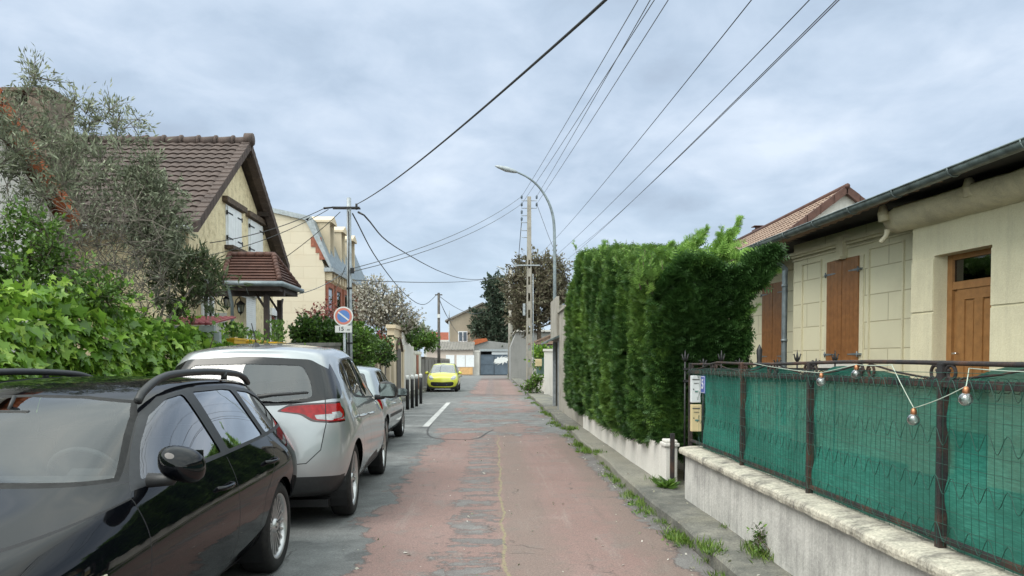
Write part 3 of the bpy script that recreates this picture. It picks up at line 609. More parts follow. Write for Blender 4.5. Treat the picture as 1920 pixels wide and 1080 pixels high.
def build_car(name, label, loc, rz, cfg):
    root = thing(name, label, 'car', loc, rz); bm = make_shell(cfg['st'], cfg['nose'], cfg['tail'], cfg.get('crease', CREASE)); lay = bm.faces.layers.int.new('rid')
    regs = {0: ('body', cfg['paint'])}; nid = [1]
    conds = {('side', 1): lambda f: f.normal.y > .22, ('side', -1): lambda f: f.normal.y < -.22, ('sidewide', 1): lambda f: f.normal.y > .02 and f.calc_center_median().y > .3, ('sidewide', -1): lambda f: f.normal.y < -.02 and f.calc_center_median().y < -.3,
             ('sidestrict', 1): lambda f: f.normal.y > .62, ('sidestrict', -1): lambda f: f.normal.y < -.62, ('rear', 0): lambda f: f.normal.x < -.18, ('front', 0): lambda f: f.normal.x > .15, ('top', 0): lambda f: f.normal.z > .3}
    axes = {'side': (0, 2), 'sidewide': (0, 2), 'sidestrict': (0, 2), 'rear': (1, 2), 'front': (1, 2), 'top': (0, 1)}
    # wheel arches
    L_ = cfg['L']
    for wx in cfg['wheels']:
        ar = cfg['wr'] + cfg.get('gap', .045); poly = [(wx + ar * math.cos(2 * math.pi * i / 36), cfg['wr'] * .98 + ar * math.sin(2 * math.pi * i / 36)) for i in range(36)]
        hit = cut(bm, lay, poly, (0, 2), lambda f: abs(f.calc_center_median().y) > .42 and f.calc_center_median().z < .9, -1)
        bmesh.ops.delete(bm, geom=[f for f in hit if f.is_valid], context='FACES')
    bm.normal_update()
    gapid = None
    for rg in cfg['regions']:
        ax, poly, part, mat = rg[:4]; opt = rg[4] if len(rg) > 4 else {}
        for s in ((1, -1) if ax.startswith('side') and not opt.get('one') else ((opt['one'],) if ax.startswith('side') else (0,))):
            mir = [poly] if not opt.get('mirror') else [poly, [(-u, v) for u, v in poly]]
            for pl in mir:
                if part in ('gap', 'skin'):
                    key = -2 if part == 'gap' else -3 - list(M).index(mat)
                    rid = key
                elif opt.get('join') and (part, mat, s) in regs.values(): rid = [k for k, v in regs.items() if v == (part, mat, s)][0]
                else: rid = nid[0]; nid[0] += 1; regs[rid] = (part, mat, s)
                c = conds[(ax, s)]
                if 'zr' in opt: zr = opt['zr']; c0 = c; c = lambda f, c0=c0, zr=zr: c0(f) and zr[0] < f.calc_center_median().x < zr[1]
                cut(bm, lay, pl, axes[ax], c, rid)
    # paint skins stay on the body mesh
    skins = sorted({f[lay] for f in bm.faces if f[lay] < -1}); bmats = [cfg['paint']]; smap = {}
    for k in skins: bmats.append('dark_in' if k == -2 else list(M)[-3 - k]); smap[k] = len(bmats) - 1
    bm.verts.index_update(); by = {}
    for f in bm.faces: by.setdefault(0 if f[lay] < 0 else f[lay], []).append(f)
    nor = {v.index: v.normal.copy() for v in bm.verts}
    for rid, fs in by.items():
        vi = {}; vs = []; fl = []; ns = []
        for f in fs:
            q = []
            for v in f.verts:
                if v.index not in vi: vi[v.index] = len(vs); vs.append(v.co.copy()); ns.append(nor[v.index])
                q.append(vi[v.index])
            fl.append(q)
        part, mat = regs[rid][:2]; inset = cfg.get('inset', {}).get(part, 0)
        if inset: vs = [v - n * inset for v, n in zip(vs, ns)]
        me = bpy.data.meshes.new(part); me.from_pydata([tuple(v) for v in vs], [], fl); me.polygons.foreach_set('use_smooth', [True] * len(fl))
        if rid == 0: me.polygons.foreach_set('material_index', [smap.get(f[lay], 0) for f in fs])
        me.update()
        try: me.normals_split_custom_set_from_vertices([tuple(n) for n in ns])
        except Exception as ex: print('normals', ex)
        link_mesh(part, me, bmats if rid == 0 else mat, root)
    bm.free()
    # wheel wells, underbody and cabin
    W = cfg['W'] / 2; wl = MB()
    for wx in cfg['wheels']:
        for s in (1, -1):
            ar = cfg['wr'] + cfg.get('gap', .045) - .001; zc = cfg['wr'] * .98
            ring = [(wx + ar * math.cos(R(a)), zc + ar * math.sin(R(a))) for a in range(-30, 211, 12)]; yo = s * (W - .035); yi = s * .42; k = len(ring)
            wl.add([(x, yo, z) for x, z in ring] + [(x, yi, z) for x, z in ring], [(i, i + 1, k + i + 1, k + i) for i in range(k - 1)] + [tuple(range(k, 2 * k))], 0)
    wl.box2((cfg['wheels'][0] - .5, -W * .8, .17), (cfg['wheels'][1] + .4, W * .8, .24)); wl.build('underbody', ['black'], root)
    cb = MB(); x0, x1, zf = cfg['cabin']; wi = W - .16
    cb.box2((x0, -wi, zf - .3), (x1, wi, zf)); fr = cfg['dash']
    cb.box((fr[0], 0, fr[1] - .06), (.42, wi * 2 - .05, .16), bev=.05)
    for sx in cfg['seats']:
        for s in (-.36, .36):
            cb.box((sx - .12, s, zf + .14), (.13, .46, .55), ry=R(14) * cfg.get('sdir', -1), bev=.05); cb.box((sx - .2, s, zf + .47), (.09, .25, .17), ry=R(10) * cfg.get('sdir', -1), bev=.035)
    cb.build('interior', ['interior_grey'], root)
    if cfg.get('wheel_pos'):
        p = Vector(cfg['wheel_pos']); sw = MB(); Mr = Matrix.Translation(p) @ Matrix.Rotation(R(-62), 4, 'Y')
        sw.tube([Mr @ Vector((math.cos(a) * .185, math.sin(a) * .185, 0)) for a in [2 * math.pi * i / 28 for i in range(29)]], .016, 8)
        sw.box(p, (.06, .16, .10), ry=R(28)); sw.tube([Mr @ Vector((0, .18, 0)), Mr @ Vector((0, -.18, 0))], .012, 6); sw.tube([p, p + Vector((.3, 0, -.12))], .03, 8); sw.build('steering_wheel', ['interior_grey'], root)
    for wx in cfg['wheels']:
        for s in (1, -1): wheel(root, wx, s * (W - cfg['ww'] / 2 - .012), cfg['wr'], cfg['ww'], *cfg['rim'])
    # mirrors
    for s in (1, -1):
        mxx, myy, mz, ml, mw, mh = cfg['mirror']; mb = MB(); bmm = bmesh.new(); bmesh.ops.create_icosphere(bmm, subdivisions=3, radius=1)
        vs = []
        for v in bmm.verts:
            x, y, z = v.co; x = max(x, -.45); p = 2.6; k = (abs(y) ** p + abs(z) ** p + 1e-9) ** (1 / p) / ((y * y + z * z + 1e-9) ** .5); y, z = y / max(k, .01) if k > 0 else y, z / max(k, .01)
            vs.append((mxx + x * ml, s * (myy + mw * .5 + y * mw * .55), mz + z * mh * .55 - .02 * y))
        mb.add(vs, [[v.index for v in f.verts] for f in bmm.faces], 0, True); bmm.free()
        mb.tube([(mxx, s * (myy - .06), mz - mh * .5), (mxx, s * (myy + .05), mz - mh * .48), (mxx - .01, s * (myy + mw * .35), mz - mh * .3)], [.035, .028, .022], 8, 1)
        mo = mb.build('door_mirror', [cfg.get('mirror_mat', cfg['paint']), 'plastic'], root)
        g = MB(); g.box((mxx - ml * .45 - .004, s * (myy + mw * .5), mz), (.004, mw * .86, mh * .82), bev=.0015); g.build('mirror_glass', ['mirror_dark'], mo)
    for hx, hy, hz, ln in cfg.get('handles', []):
        for s in (1, -1):
            hb = MB(); pts = [(hx - ln / 2, s * (hy - .012), hz), (hx - ln / 2 + .02, s * (hy + .022), hz), (hx, s * (hy + .034), hz), (hx + ln / 2 - .02, s * (hy + .024), hz), (hx + ln / 2, s * (hy - .012), hz)]
            hb.tube(fcurve(pts, 4), .013, 8); hb.build('door_handle', [cfg['paint'], 'plastic'], root)
    return root
def rect(u0, v0, u1, v1): return [(u0, v0), (u1, v0), (u1, v1), (u0, v1)]

# black estate car, nose towards the camera
bmw = dict(L=4.5, W=1.82, paint='paint_black', wheels=(.87, 3.66), wr=.325, ww=.225, rim=(.232, 20, .013, 'alloy'), gap=.035,
  st=[(.10, .12, .48, .30, .70, .84, .56, .80, .82, .97, .71, .56, 1.33, 1.345),
      (.34, .36, .62, .26, .80, .925, .56, .82, .90, .985, .80, .595, 1.36, 1.38),
      (.98, .98, 1.05, .20, .86, .945, .56, .81, .925, .97, .85, .63, 1.385, 1.41),
      (1.8, 1.8, 1.75, .19, .87, .945, .52, .79, .93, .945, .86, .64, 1.395, 1.425),
      (2.5, 2.5, 2.33, .19, .87, .945, .52, .78, .925, .92, .86, .62, 1.325, 1.362),
      (3.02, 3.05, 3.02, .19, .87, .945, .52, .76, .915, .90, .845, .70, .965, 1.02),
      (3.45, 3.45, 3.5, .21, .86, .945, .52, .75, .91, .86, .82, .60, .915, .95),
      (4.0, 4.0, 4.0, .22, .80, .915, .50, .71, .87, .79, .77, .50, .845, .875),
      (4.30, 4.30, 4.28, .26, .68, .78, .46, .64, .74, .71, .68, .42, .76, .79)],
  nose=[.12, .16, .17, .17, .14, .10, .10], tail=[.07, .09, .10, .09, .06, .03, .02],
  cabin=(.35, 2.9, .66), dash=(2.78, .93), seats=(2.05, 1.15), wheel_pos=(2.42, .36, .90), mirror=(2.80, .90, 1.03, .10, .19, .15), handles=[(2.02, .918, .80, .20), (1.13, .918, .83, .20)], inset={'side_window': .006, 'windscreen': .0},
  regions=[
   ('top', [(2.84, -.80), (3.02, -.76), (3.10, -.4), (3.12, 0), (3.10, .4), (3.02, .76), (2.84, .80), (2.9, .5), (2.95, 0), (2.9, -.5)], 'skin', 'black'),
   ('front', [(-.765, .970), (-.625, 1.235), (-.565, 1.300), (-.3, 1.325), (0, 1.332), (.3, 1.325), (.565, 1.300), (.625, 1.235), (.765, .970), (.4, .985), (0, .992), (-.4, .985)], 'windscreen_frame', 'rubber', {'zr': (2.0, 3.3)}),
   ('front', [(-.745, .985), (-.605, 1.228), (-.55, 1.288), (-.3, 1.312), (0, 1.320), (.3, 1.312), (.55, 1.288), (.605, 1.228), (.745, .985), (.4, 1.0), (0, 1.006), (-.4, 1.0)], 'windscreen', 'glass_front', {'zr': (2.0, 3.3)}),
   ('side', [(2.93, .925), (2.66, 1.105), (2.42, 1.242), (2.18, 1.315), (1.8, 1.353), (1.2, 1.350), (.75, 1.310), (.52, 1.260), (.36, 1.151), (.27, 1.015), (.9, .985), (1.9, .952)], 'window_frame', 'plastic'),
   ('side', rounded([(2.80, .958), (2.60, 1.105), (2.38, 1.228), (2.13, 1.301), (1.93, 1.320), (1.86, .975)], .025), 'side_window', 'glass'),
   ('side', rounded([(1.74, .978), (1.80, 1.327), (1.30, 1.327), (1.16, 1.315), (1.02, 1.0)], .025), 'side_window', 'glass'),
   ('side', rounded([(.93, 1.005), (1.06, 1.310), (.79, 1.288), (.58, 1.237), (.44, 1.146), (.37, 1.03)], .03), 'side_window', 'glass_dark'),
   ('rear', rounded([(-.66, 1.03), (-.52, 1.297), (.52, 1.297), (.66, 1.03)], .05), 'rear_window', 'glass_dark', {'zr': (-.5, .7)}),
   ('side', rounded([(.36, .955), (.46, .93), (.40, .82), (.22, .77), (-.05, .78), (-.05, .95)], .02), 'rear_light', 'red_lens', {}),
   ('side', rounded([(4.05, .72), (4.4, .66), (4.45, .54), (4.15, .6)], .02), 'headlight', 'clear_lens', {}),
  ] + [('side', q, 'gap', 'dark_in') for q in
    thick_line([(2.97, .90), (2.96, .72), (2.99, .5), (3.02, .26)], .008) + thick_line([(1.82, .94), (1.82, .3), (1.84, .26)], .008) + thick_line([(.94, .97), (.96, .86), (1.10, .75), (1.30, .62), (1.36, .40), (1.38, .26)], .008) + thick_line([(3.02, .255), (1.38, .255)], .008)
    + thick_line([(2.97, .90), (3.3, .875), (3.7, .845), (4.1, .775), (4.25, .72)], .006)])
by = 6.34
black_car = build_car('estate_car', 'glossy black estate car with roof rails and many-spoked wheels, nose towards the viewer', (-2.44, by, 0), R(-90), bmw)
rb = None
for s in (1, -1):
    rb = MB(); pts = fcurve([(2.40, s * .61, 1.30), (2.33, s * .61, 1.35), (2.14, s * .605, 1.41), (1.9, s * .60, 1.435), (1.4, s * .60, 1.442), (.85, s * .58, 1.422), (.62, s * .57, 1.39), (.5, s * .56, 1.345)], 5)
    rb.tube(pts, [.022] * len(pts), 8); rb.tube([(1.12, s * .60, 1.435), (1.12, s * .60, 1.385)], .02, 6); rb.build('roof_rail', ['plastic'], black_car)
    a = MB(); a.box((3.40, s * .925, .66), (.085, .010, .026), bev=.004, rz=-s * R(1)); a.build('side_repeater', ['amber'], black_car)
im = MB(); im.box((2.50, .02, 1.235), (.03, .21, .055), bev=.012); im.tube([(2.48, 0, 1.25), (2.42, 0, 1.33)], .01, 6); im.build('rear_view_mirror', ['plastic'], black_car)
pp = MB(); pp.box((2.76, -.30, 1.005), (.16, .26, .004), ry=R(4)); pp.build('paper', ['sign_white'], black_car)
wp = MB(); wp.tube([(3.0, .62, .965), (3.03, .1, 1.0)], .008, 6); wp.tube([(3.0, -.05, .99), (3.0, -.6, .955)], .008, 6); wp.build('wiper', ['plastic'], black_car)

# silver compact people carrier, tail towards the camera
sce = dict(L=4.4, W=1.87, paint='paint_silver', wheels=(.80, 3.56), wr=.36, ww=.20, rim=(.265, 5, .035, 'alloy', True), gap=.045,
  st=[(.12, .20, .52, .30, .76, .88, .56, .98, .87, 1.17, .79, .61, 1.575, 1.635),
      (.36, .42, .72, .24, .86, .955, .56, .95, .93, 1.165, .86, .68, 1.60, 1.665),
      (.9, .95, 1.15, .20, .89, .985, .58, .90, .955, 1.12, .89, .70, 1.62, 1.70),
      (1.8, 1.8, 1.8, .20, .89, .965, .54, .86, .945, 1.06, .89, .71, 1.63, 1.715),
      (2.7, 2.7, 2.45, .20, .89, .965, .54, .84, .94, 1.03, .89, .67, 1.60, 1.67),
      (3.35, 3.4, 3.35, .20, .89, .975, .54, .82, .94, 1.0, .87, .72, 1.08, 1.15),
      (3.75, 3.75, 3.75, .22, .87, .965, .54, .80, .92, .94, .83, .60, 1.0, 1.05),
      (4.12, 4.12, 4.08, .24, .78, .86, .50, .72, .80, .83, .72, .48, .89, .93)],
  nose=[.2, .24, .25, .24, .2, .14, .12], tail=[.10, .13, .14, .12, .08, .04, .04],
  cabin=(.5, 3.2, .74), dash=(3.12, 1.02), seats=(2.3, 1.35), mirror=(2.85, .94, 1.16, .12, .21, .19), handles=[(1.95, .945, .93, .19), (1.12, .955, .96, .19)], mirror_mat='plastic', inset={'side_window': .004, 'rear_window': .004},
  regions=[
   ('rear', rounded([(-.90, 1.185), (-.86, 1.30), (-.72, 1.44), (-.56, 1.53), (0, 1.56), (.56, 1.53), (.72, 1.44), (.86, 1.30), (.90, 1.185), (.73, 1.16), (.4, 1.12), (0, 1.105), (-.4, 1.12), (-.73, 1.16)], .04), 'rear_window_surround', 'gloss_trim', {'zr': (-.5, .9)}),
   ('rear', rounded([(-.64, 1.185), (-.59, 1.34), (-.50, 1.475), (0, 1.49), (.50, 1.475), (.59, 1.34), (.64, 1.185), (.36, 1.15), (0, 1.14), (-.36, 1.15)], .05), 'rear_window', 'glass', {'zr': (-.5, .9)}),
   ('side', rounded([(.66, 1.50), (.52, 1.42), (.33, 1.26), (.26, 1.17), (.42, 1.165), (.58, 1.21), (.66, 1.30)], .03), 'rear_window_surround', 'gloss_trim'),
   ('side', rounded([(.93, 1.20), (1.2, 1.125), (1.9, 1.085), (2.6, 1.06), (3.15, 1.05), (3.0, 1.17), (2.72, 1.38), (2.42, 1.53), (1.9, 1.585), (1.3, 1.565), (.95, 1.50), (.78, 1.39)], .04), 'window_trim', 'chrome'),
   ('side', rounded([(.945, 1.22), (1.2, 1.143), (1.9, 1.103), (2.6, 1.078), (3.12, 1.066), (2.98, 1.165), (2.71, 1.362), (2.41, 1.512), (1.9, 1.567), (1.3, 1.547), (.96, 1.484), (.81, 1.385)], .04), 'window_frame', 'plastic'),
   ('side', rounded([(.97, 1.245), (1.09, 1.20), (1.13, 1.505), (.98, 1.465), (.85, 1.38)], .02), 'side_window', 'glass_dark'),
   ('side', rounded([(1.15, 1.185), (1.83, 1.125), (1.83, 1.55), (1.35, 1.535), (1.19, 1.515)], .02), 'side_window', 'glass_dark'),
   ('side', rounded([(1.92, 1.12), (2.62, 1.095), (2.98, 1.085), (2.86, 1.21), (2.65, 1.365), (2.38, 1.495), (1.92, 1.545)], .03), 'side_window', 'glass'),
   ('front', rounded([(-.74, 1.11), (-.60, 1.57), (0, 1.62), (.60, 1.57), (.74, 1.11), (0, 1.16)], .04), 'windscreen', 'glass', {'zr': (2.3, 3.6)}),
   ('rear', rounded([(.33, 1.065), (.43, 1.125), (.60, 1.135), (.97, 1.145), (.97, 0.960), (.79, 0.955), (.64, 0.970), (.54, 1.035)], .03), 'skin', 'lens_edge', {'mirror': 1, 'zr': (-.5, .6)}),
   ('sidestrict', rounded([(-.1, 1.145), (.32, 1.135), (.43, 1.065), (.38, 0.985), (.12, 0.950), (-.1, 0.955)], .03), 'skin', 'lens_edge'),
   ('rear', rounded([(.36, 1.070), (.44, 1.110), (.60, 1.120), (.97, 1.130), (.97, 0.975), (.80, 0.970), (.66, 0.985), (.56, 1.045)], .03), 'rear_light', 'red_lens', {'mirror': 1, 'zr': (-.5, .6)}),
   ('rear', rounded([(.66, 1.030), (.97, 1.045), (.97, 0.985), (.80, 0.980), (.68, 0.995)], .01), 'rear_light_reflector', 'clear_lens', {'mirror': 1, 'zr': (-.5, .6)}),
   ('sidestrict', rounded([(-.1, 1.130), (.30, 1.120), (.40, 1.065), (.36, 1.000), (.12, 0.965), (-.1, 0.970)], .03), 'rear_light', 'red_lens', {}),
   ('sidestrict', rounded([(-.1, 1.035), (.30, 1.055), (.34, 1.025), (.30, 1.000), (.12, 0.980), (-.1, 0.980)], .01), 'rear_light_reflector', 'clear_lens', {}),
   ('rear', [(-1.1, .0), (1.1, .0), (1.1, .49), (.7, .46), (0, .47), (-.7, .46), (-1.1, .49)], 'skin', 'plastic', {'zr': (-.5, .5)}),
   ('rear', rounded([(.50, .36), (.78, .365), (.76, .42), (.49, .41)], .015), 'reflector', 'red_lens', {'mirror': 1, 'zr': (-.5, .5)}),
   ('sidewide', [(-.2, 0), (4.5, 0), (4.5, .32), (3.0, .33), (1.3, .33), (.45, .42), (.3, .47), (-.2, .5)], 'skin', 'plastic'),
   ('side', rounded([(1.45, .36), (2.9, .33), (2.6, .45), (1.9, .42)], .03), 'skin', 'plastic'),
  ] + [('rear', q, 'gap', 'dark_in', {'mirror': 1, 'zr': (-.5, .7)}) for q in thick_line([(.74, 1.17), (.75, 1.09), (.76, .95), (.72, .72), (.60, .605), (.3, .585), (0, .58)], .008)]
    + [('side', q, 'gap', 'dark_in') for q in thick_line([(3.0, 1.04), (3.02, .8), (3.05, .34)], .007) + thick_line([(1.87, 1.1), (1.87, .35)], .007) + thick_line([(1.1, 1.14), (1.1, .98), (1.22, .78), (1.25, .5), (1.22, .35)], .007)]
    + [('rear', rounded([(-.22, .86), (.22, .86), (.26, .80), (-.26, .80)], .01), 'skin', 'chrome', {'zr': (-.5, .5)})])
scenic = build_car('family_car', 'silver high-roofed family car with its tail towards the viewer, behind the black estate', (-2.26, 6.66, 0), R(92.2), sce)
an = MB(); an.lathe([(.001, .035), (.018, .03), (.035, .0), (.04, -.01)], 12, 0, Matrix.Translation((.72, 0, 1.66)) @ Matrix.Diagonal((1.8, 1, 1, 1))); an.tube([(.72, 0, 1.68), (.56, 0, 1.87)], [.006, .004], 6); an.build('antenna', ['plastic'], scenic)
wp = MB(); wp.tube([(.10, -.02, 1.175), (.08, -.30, 1.215), (.08, -.62, 1.235)], [.03, .02, .012], 6); wp.cyl((.13, 0, 1.17), (.05, 0, 1.18), .035); wp.build('wiper', ['plastic'], scenic)

# small silver hatchback further on
hat = dict(L=3.8, W=1.66, paint='paint_grey', wheels=(.62, 3.02), wr=.295, ww=.17, rim=(.20, 12, .03, 'alloy'), gap=.035,
  st=[(.08, .10, .42, .30, .66, .78, .52, .82, .77, .95, .70, .54, 1.34, 1.39),
      (.36, .36, .62, .24, .78, .85, .52, .80, .83, .955, .76, .57, 1.385, 1.44),
      (.95, .95, .95, .20, .79, .85, .52, .78, .84, .935, .775, .58, 1.405, 1.46),
      (1.75, 1.75, 1.65, .20, .79, .85, .52, .77, .84, .91, .775, .58, 1.40, 1.46),
      (2.4, 2.4, 2.05, .20, .79, .85, .52, .75, .84, .89, .775, .55, 1.36, 1.41),
      (2.75, 2.8, 2.85, .20, .79, .85, .52, .73, .83, .86, .76, .62, .92, .97),
      (3.2, 3.2, 3.2, .21, .77, .85, .50, .69, .80, .78, .73, .50, .83, .87),
      (3.55, 3.55, 3.5, .24, .68, .77, .44, .58, .70, .66, .62, .40, .70, .73)],
  nose=[.16, .2, .2, .18, .14, .1, .08], tail=[.08, .1, .1, .08, .06, .03, .02],
  cabin=(.4, 2.6, .6), dash=(2.5, .88), seats=(1.75, .95), mirror=(2.35, .80, .93, .08, .19, .14), mirror_mat='plastic', handles=[(1.45, .84, .76, .17)],
  regions=[
   ('front', rounded([(-.64, .93), (-.50, 1.35), (0, 1.39), (.50, 1.35), (.64, .93), (0, .98)], .04), 'windscreen', 'glass', {'zr': (1.8, 3.1)}),
   ('side', rounded([(2.55, .915), (2.3, 1.12), (2.0, 1.30), (1.75, 1.345), (1.38, 1.355), (1.34, .945)], .02), 'side_window', 'glass'),
   ('side', rounded([(1.26, .95), (1.29, 1.355), (.95, 1.34), (.66, 1.20), (.62, 1.03)], .06), 'side_window', 'glass_dark'),
   ('rear', rounded([(-.60, 1.0), (-.48, 1.32), (.48, 1.32), (.60, 1.0)], .04), 'rear_window', 'glass_dark', {'zr': (-.5, .7)}),
   ('side', rounded([(.28, .93), (.30, .72), (-.1, .70), (-.1, .93)], .03), 'rear_light', 'red_lens'),
   ('side', [(.95, .53), (2.68, .53), (2.68, .59), (.95, .59)], 'skin', 'plastic'), ('side', [(-.3, 0), (4, 0), (4, .27), (-.3, .27)], 'skin', 'plastic'),
  ] + [('side', q, 'gap', 'dark_in') for q in thick_line([(2.62, .89), (2.64, .6), (2.6, .27)], .008) + thick_line([(1.3, .93), (1.3, .5), (1.34, .27)], .008)])
hatch = build_car('hatchback_car', 'small grey-silver hatchback with black mirror, parked ahead of the high-roofed silver car', (-2.66, 12.45, 0), R(90), hat)

# small lime-yellow city car facing the camera
c1 = dict(L=3.43, W=1.62, paint='paint_yellow', wheels=(.48, 2.82), wr=.28, ww=.165, rim=(.19, 8, .03, 'alloy'), gap=.03,
  st=[(.06, .08, .36, .30, .66, .76, .52, .82, .76, .93, .70, .56, 1.38, 1.42),
      (.34, .34, .55, .22, .76, .83, .52, .80, .82, .935, .76, .58, 1.42, 1.47),
      (1.0, 1.0, 1.0, .19, .77, .83, .52, .79, .82, .93, .77, .59, 1.43, 1.49),
      (1.7, 1.7, 1.6, .19, .77, .83, .52, .78, .82, .93, .77, .58, 1.42, 1.48),
      (2.2, 2.2, 1.95, .19, .77, .83, .52, .77, .82, .92, .77, .56, 1.38, 1.43),
      (2.6, 2.65, 2.75, .20, .77, .83, .52, .75, .82, .88, .76, .62, .95, 1.0),
      (2.95, 2.95, 3.0, .21, .76, .83, .50, .72, .79, .82, .72, .52, .88, .92),
      (3.2, 3.2, 3.15, .22, .70, .77, .44, .62, .72, .72, .64, .42, .76, .79)],
  nose=[.14, .17, .18, .17, .14, .10, .08], tail=[.06, .08, .08, .06, .05, .03, .02],
  cabin=(.4, 2.5, .6), dash=(2.4, .90), seats=(1.65, .9), mirror=(2.2, .79, .97, .08, .17, .13), handles=[(1.4, .82, .78, .15)], sdir=-1,
  regions=[
   ('front', rounded([(-.68, .945), (-.53, 1.37), (0, 1.42), (.53, 1.37), (.68, .945), (0, 1.0)], .05), 'windscreen', 'glass', {'zr': (1.7, 3.0)}),
   ('side', rounded([(2.45, .96), (2.2, 1.15), (1.9, 1.33), (1.38, 1.375), (1.34, .97)], .02), 'side_window', 'glass_dark'),
   ('side', rounded([(1.26, .98), (1.29, 1.375), (.85, 1.36), (.55, 1.2), (.5, 1.05)], .06), 'side_window', 'glass_dark'),
   ('rear', rounded([(-.60, 1.0), (-.48, 1.34), (.48, 1.34), (.60, 1.0)], .04), 'rear_window', 'glass_dark', {'zr': (-.5, .7)}),
   ('front', rounded([(-.60, .47), (-.54, .52), (0, .50), (.54, .52), (.60, .47), (.56, .34), (.40, .29), (-.40, .29), (-.56, .34)], .03), 'grille', 'black', {'zr': (2.7, 4)}),
   ('front', rounded([(.42, .64), (.50, .80), (.66, .86), (.72, .74), (.62, .62)], .05), 'headlight', 'clear_lens', {'mirror': 1, 'zr': (2.6, 4)}),
   ('front', rounded([(-.9, 0), (.9, 0), (.9, .22), (-.9, .22)], .03), 'skin', 'plastic', {'zr': (2.7, 4)}),
  ] + [('side', q, 'gap', 'dark_in') for q in thick_line([(2.5, .92), (2.52, .6), (2.46, .27)], .008) + thick_line([(1.3, .95), (1.3, .5), (1.34, .27)], .008)])
yc = build_car('city_car', 'lime yellow city car facing the viewer at the far end of the parked row', (-2.62, 38.6 + 3.43, 0), R(-90), c1)
pl = MB(); pl.box((3.335, 0, .42), (.012, .50, .11), 0); pl.box((3.343, .228, .42), (.004, .044, .108), 1); pl.box((3.343, -.228, .42), (.004, .044, .108), 1)
pl.build('number_plate', ['sign_white', 'sign_blue'], yc)

# ================================================================ ground
def sheet(name, pts, z, mat, kind='structure'):
    g = MB(); g.add([(x, y, z) for x, y in pts], [tuple(range(len(pts)))]); o = g.build(name, mat); o['kind'] = kind; return o
sheet('ground', [(-400, -60), (400, -60), (400, 900), (-400, 900)], -.006, 'soil')
sheet('road', [(-3.45, -25), (1.6, -25), (1.6, 90), (-3.45, 90)], 0, 'road')
sheet('cross_road', [(-40, 83), (-3.45, 83), (-3.45, 90), (-40, 90)], 0, 'road')
pv = MB(); ys = [-25 + .5 * i for i in range(int(115 / .5) + 1)]
def kerb_x(y): return 1.6 + .018 * math.sin(y * 1.3) + .012 * math.sin(y * 3.1)
prof = lambda y: [(kerb_x(y), -.02), (kerb_x(y), .095), (kerb_x(y) + .02, .118), (kerb_x(y) + .13, .122 + .006 * math.sin(y * 2.2)), (2.4, .125)]
vs = [(x, y, z) for y in ys for x, z in prof(y)]; k = 5
pv.add(vs, [(i * k + j, i * k + j + 1, (i + 1) * k + j + 1, (i + 1) * k + j) for i in range(len(ys) - 1) for j in range(k - 1)], 0, False)
o = pv.build('pavement', 'pavement'); o['kind'] = 'structure'
pv = MB(); pv.box2((-4.05, 4, -.02), (-3.45, 82.9, .12)); pv.box2((-4.05, -25, -.02), (-3.45, 4, .12)); o = pv.build('pavement', 'pavement'); o['kind'] = 'structure'
mk = MB(); W2 = .15
def stripe(mb, a, b, w=W2, z=.004):
    a = Vector((*a, z)); b = Vector((*b, z)); d = (b - a).normalized(); n = Vector((-d.y, d.x, 0)) * w / 2; mb.add([a + n, b + n, b - n, a - n], [(0, 1, 2, 3)])
A = atZ(841, 755, 0); B = atZ(798, 800, 0); stripe(mk, (A.x, A.y), (B.x, B.y)); dirv = (A - B).normalized()
for px, py in ((838, 757), (815, 779), (799, 799)):
    q = atZ(px, py, 0); stripe(mk, (q.x - .06, q.y), (q.x - 1.55, q.y + .05), .10, .0045)
M['worn_paint'] = stained('worn_paint', (.52, .52, .51), (.22, .22, .22), .9, 6, .8, .1, 40, 1)
o = mk.build('road_marking', 'worn_paint'); o['kind'] = 'structure'
M['tar'] = plain('tar', (.045, .043, .042), .7, var=.3, scale=12)
ts = MB(); sp_ = fcurve([atZ(px, py, .003) for px, py in ((812, 790), (802, 806), (806, 818), (830, 823), (872, 824), (898, 821), (912, 812), (925, 806))], 5)
for p, q in zip(sp_[:-1], sp_[1:]): stripe(ts, (p.x, p.y), (q.x, q.y), .035 + .015 * rng.random(), .0035)
o = ts.build('road_seam', 'tar'); o['kind'] = 'structure'

# ================================================================ right side: low wall and fence
WX = 1.95
lw = thing('garden_wall', 'low grey rendered garden wall with weathered rounded coping under the green fence', 'wall', (WX, 7.6, 0))
g = MB(); n = 60
vs = []
for i in range(n + 1):
    y = 7.62 - i * (14 / n); wv = .012 * noise.noise(Vector((0, y * .9, 0)))
    vs += [(WX + wv, y, 0), (WX + wv - .004, y, .26), (WX + wv, y, .585), (WX + .24, y, .585), (WX + .24, y, 0)]
g.add(vs, [(i * 5 + j, i * 5 + j + 1, (i + 1) * 5 + j + 1, (i + 1) * 5 + j) for i in range(n) for j in range(4)] + [(0, 1, 2, 3, 4)], 0, False)
g.build('wall_face', 'grey_render', lw, world=True)
g = MB(); pr = [(-.045, .578), (-.058, .582), (-.062, .605), (-.058, .625), (-.045, .637), (.04, .648), (.14, .652), (.27, .645), (.29, .60), (.29, .52)]; k = len(pr); m = 240; vs = []
for i in range(m + 1):
    y = 7.66 - i * (14 / m)
    for j, (x, z) in enumerate(pr):
        d = .005 * noise.fractal(Vector((x * 6, y * 9, z * 9)), 1, 2, 4); vs.append((WX + x + d, y, z + d * .9))
g.add(vs, [(i * k + j, i * k + j + 1, (i + 1) * k + j + 1, (i + 1) * k + j) for i in range(m) for j in range(k - 1)] + [tuple(range(k))], 0, False); g.build('coping', 'coping', lw, world=True)

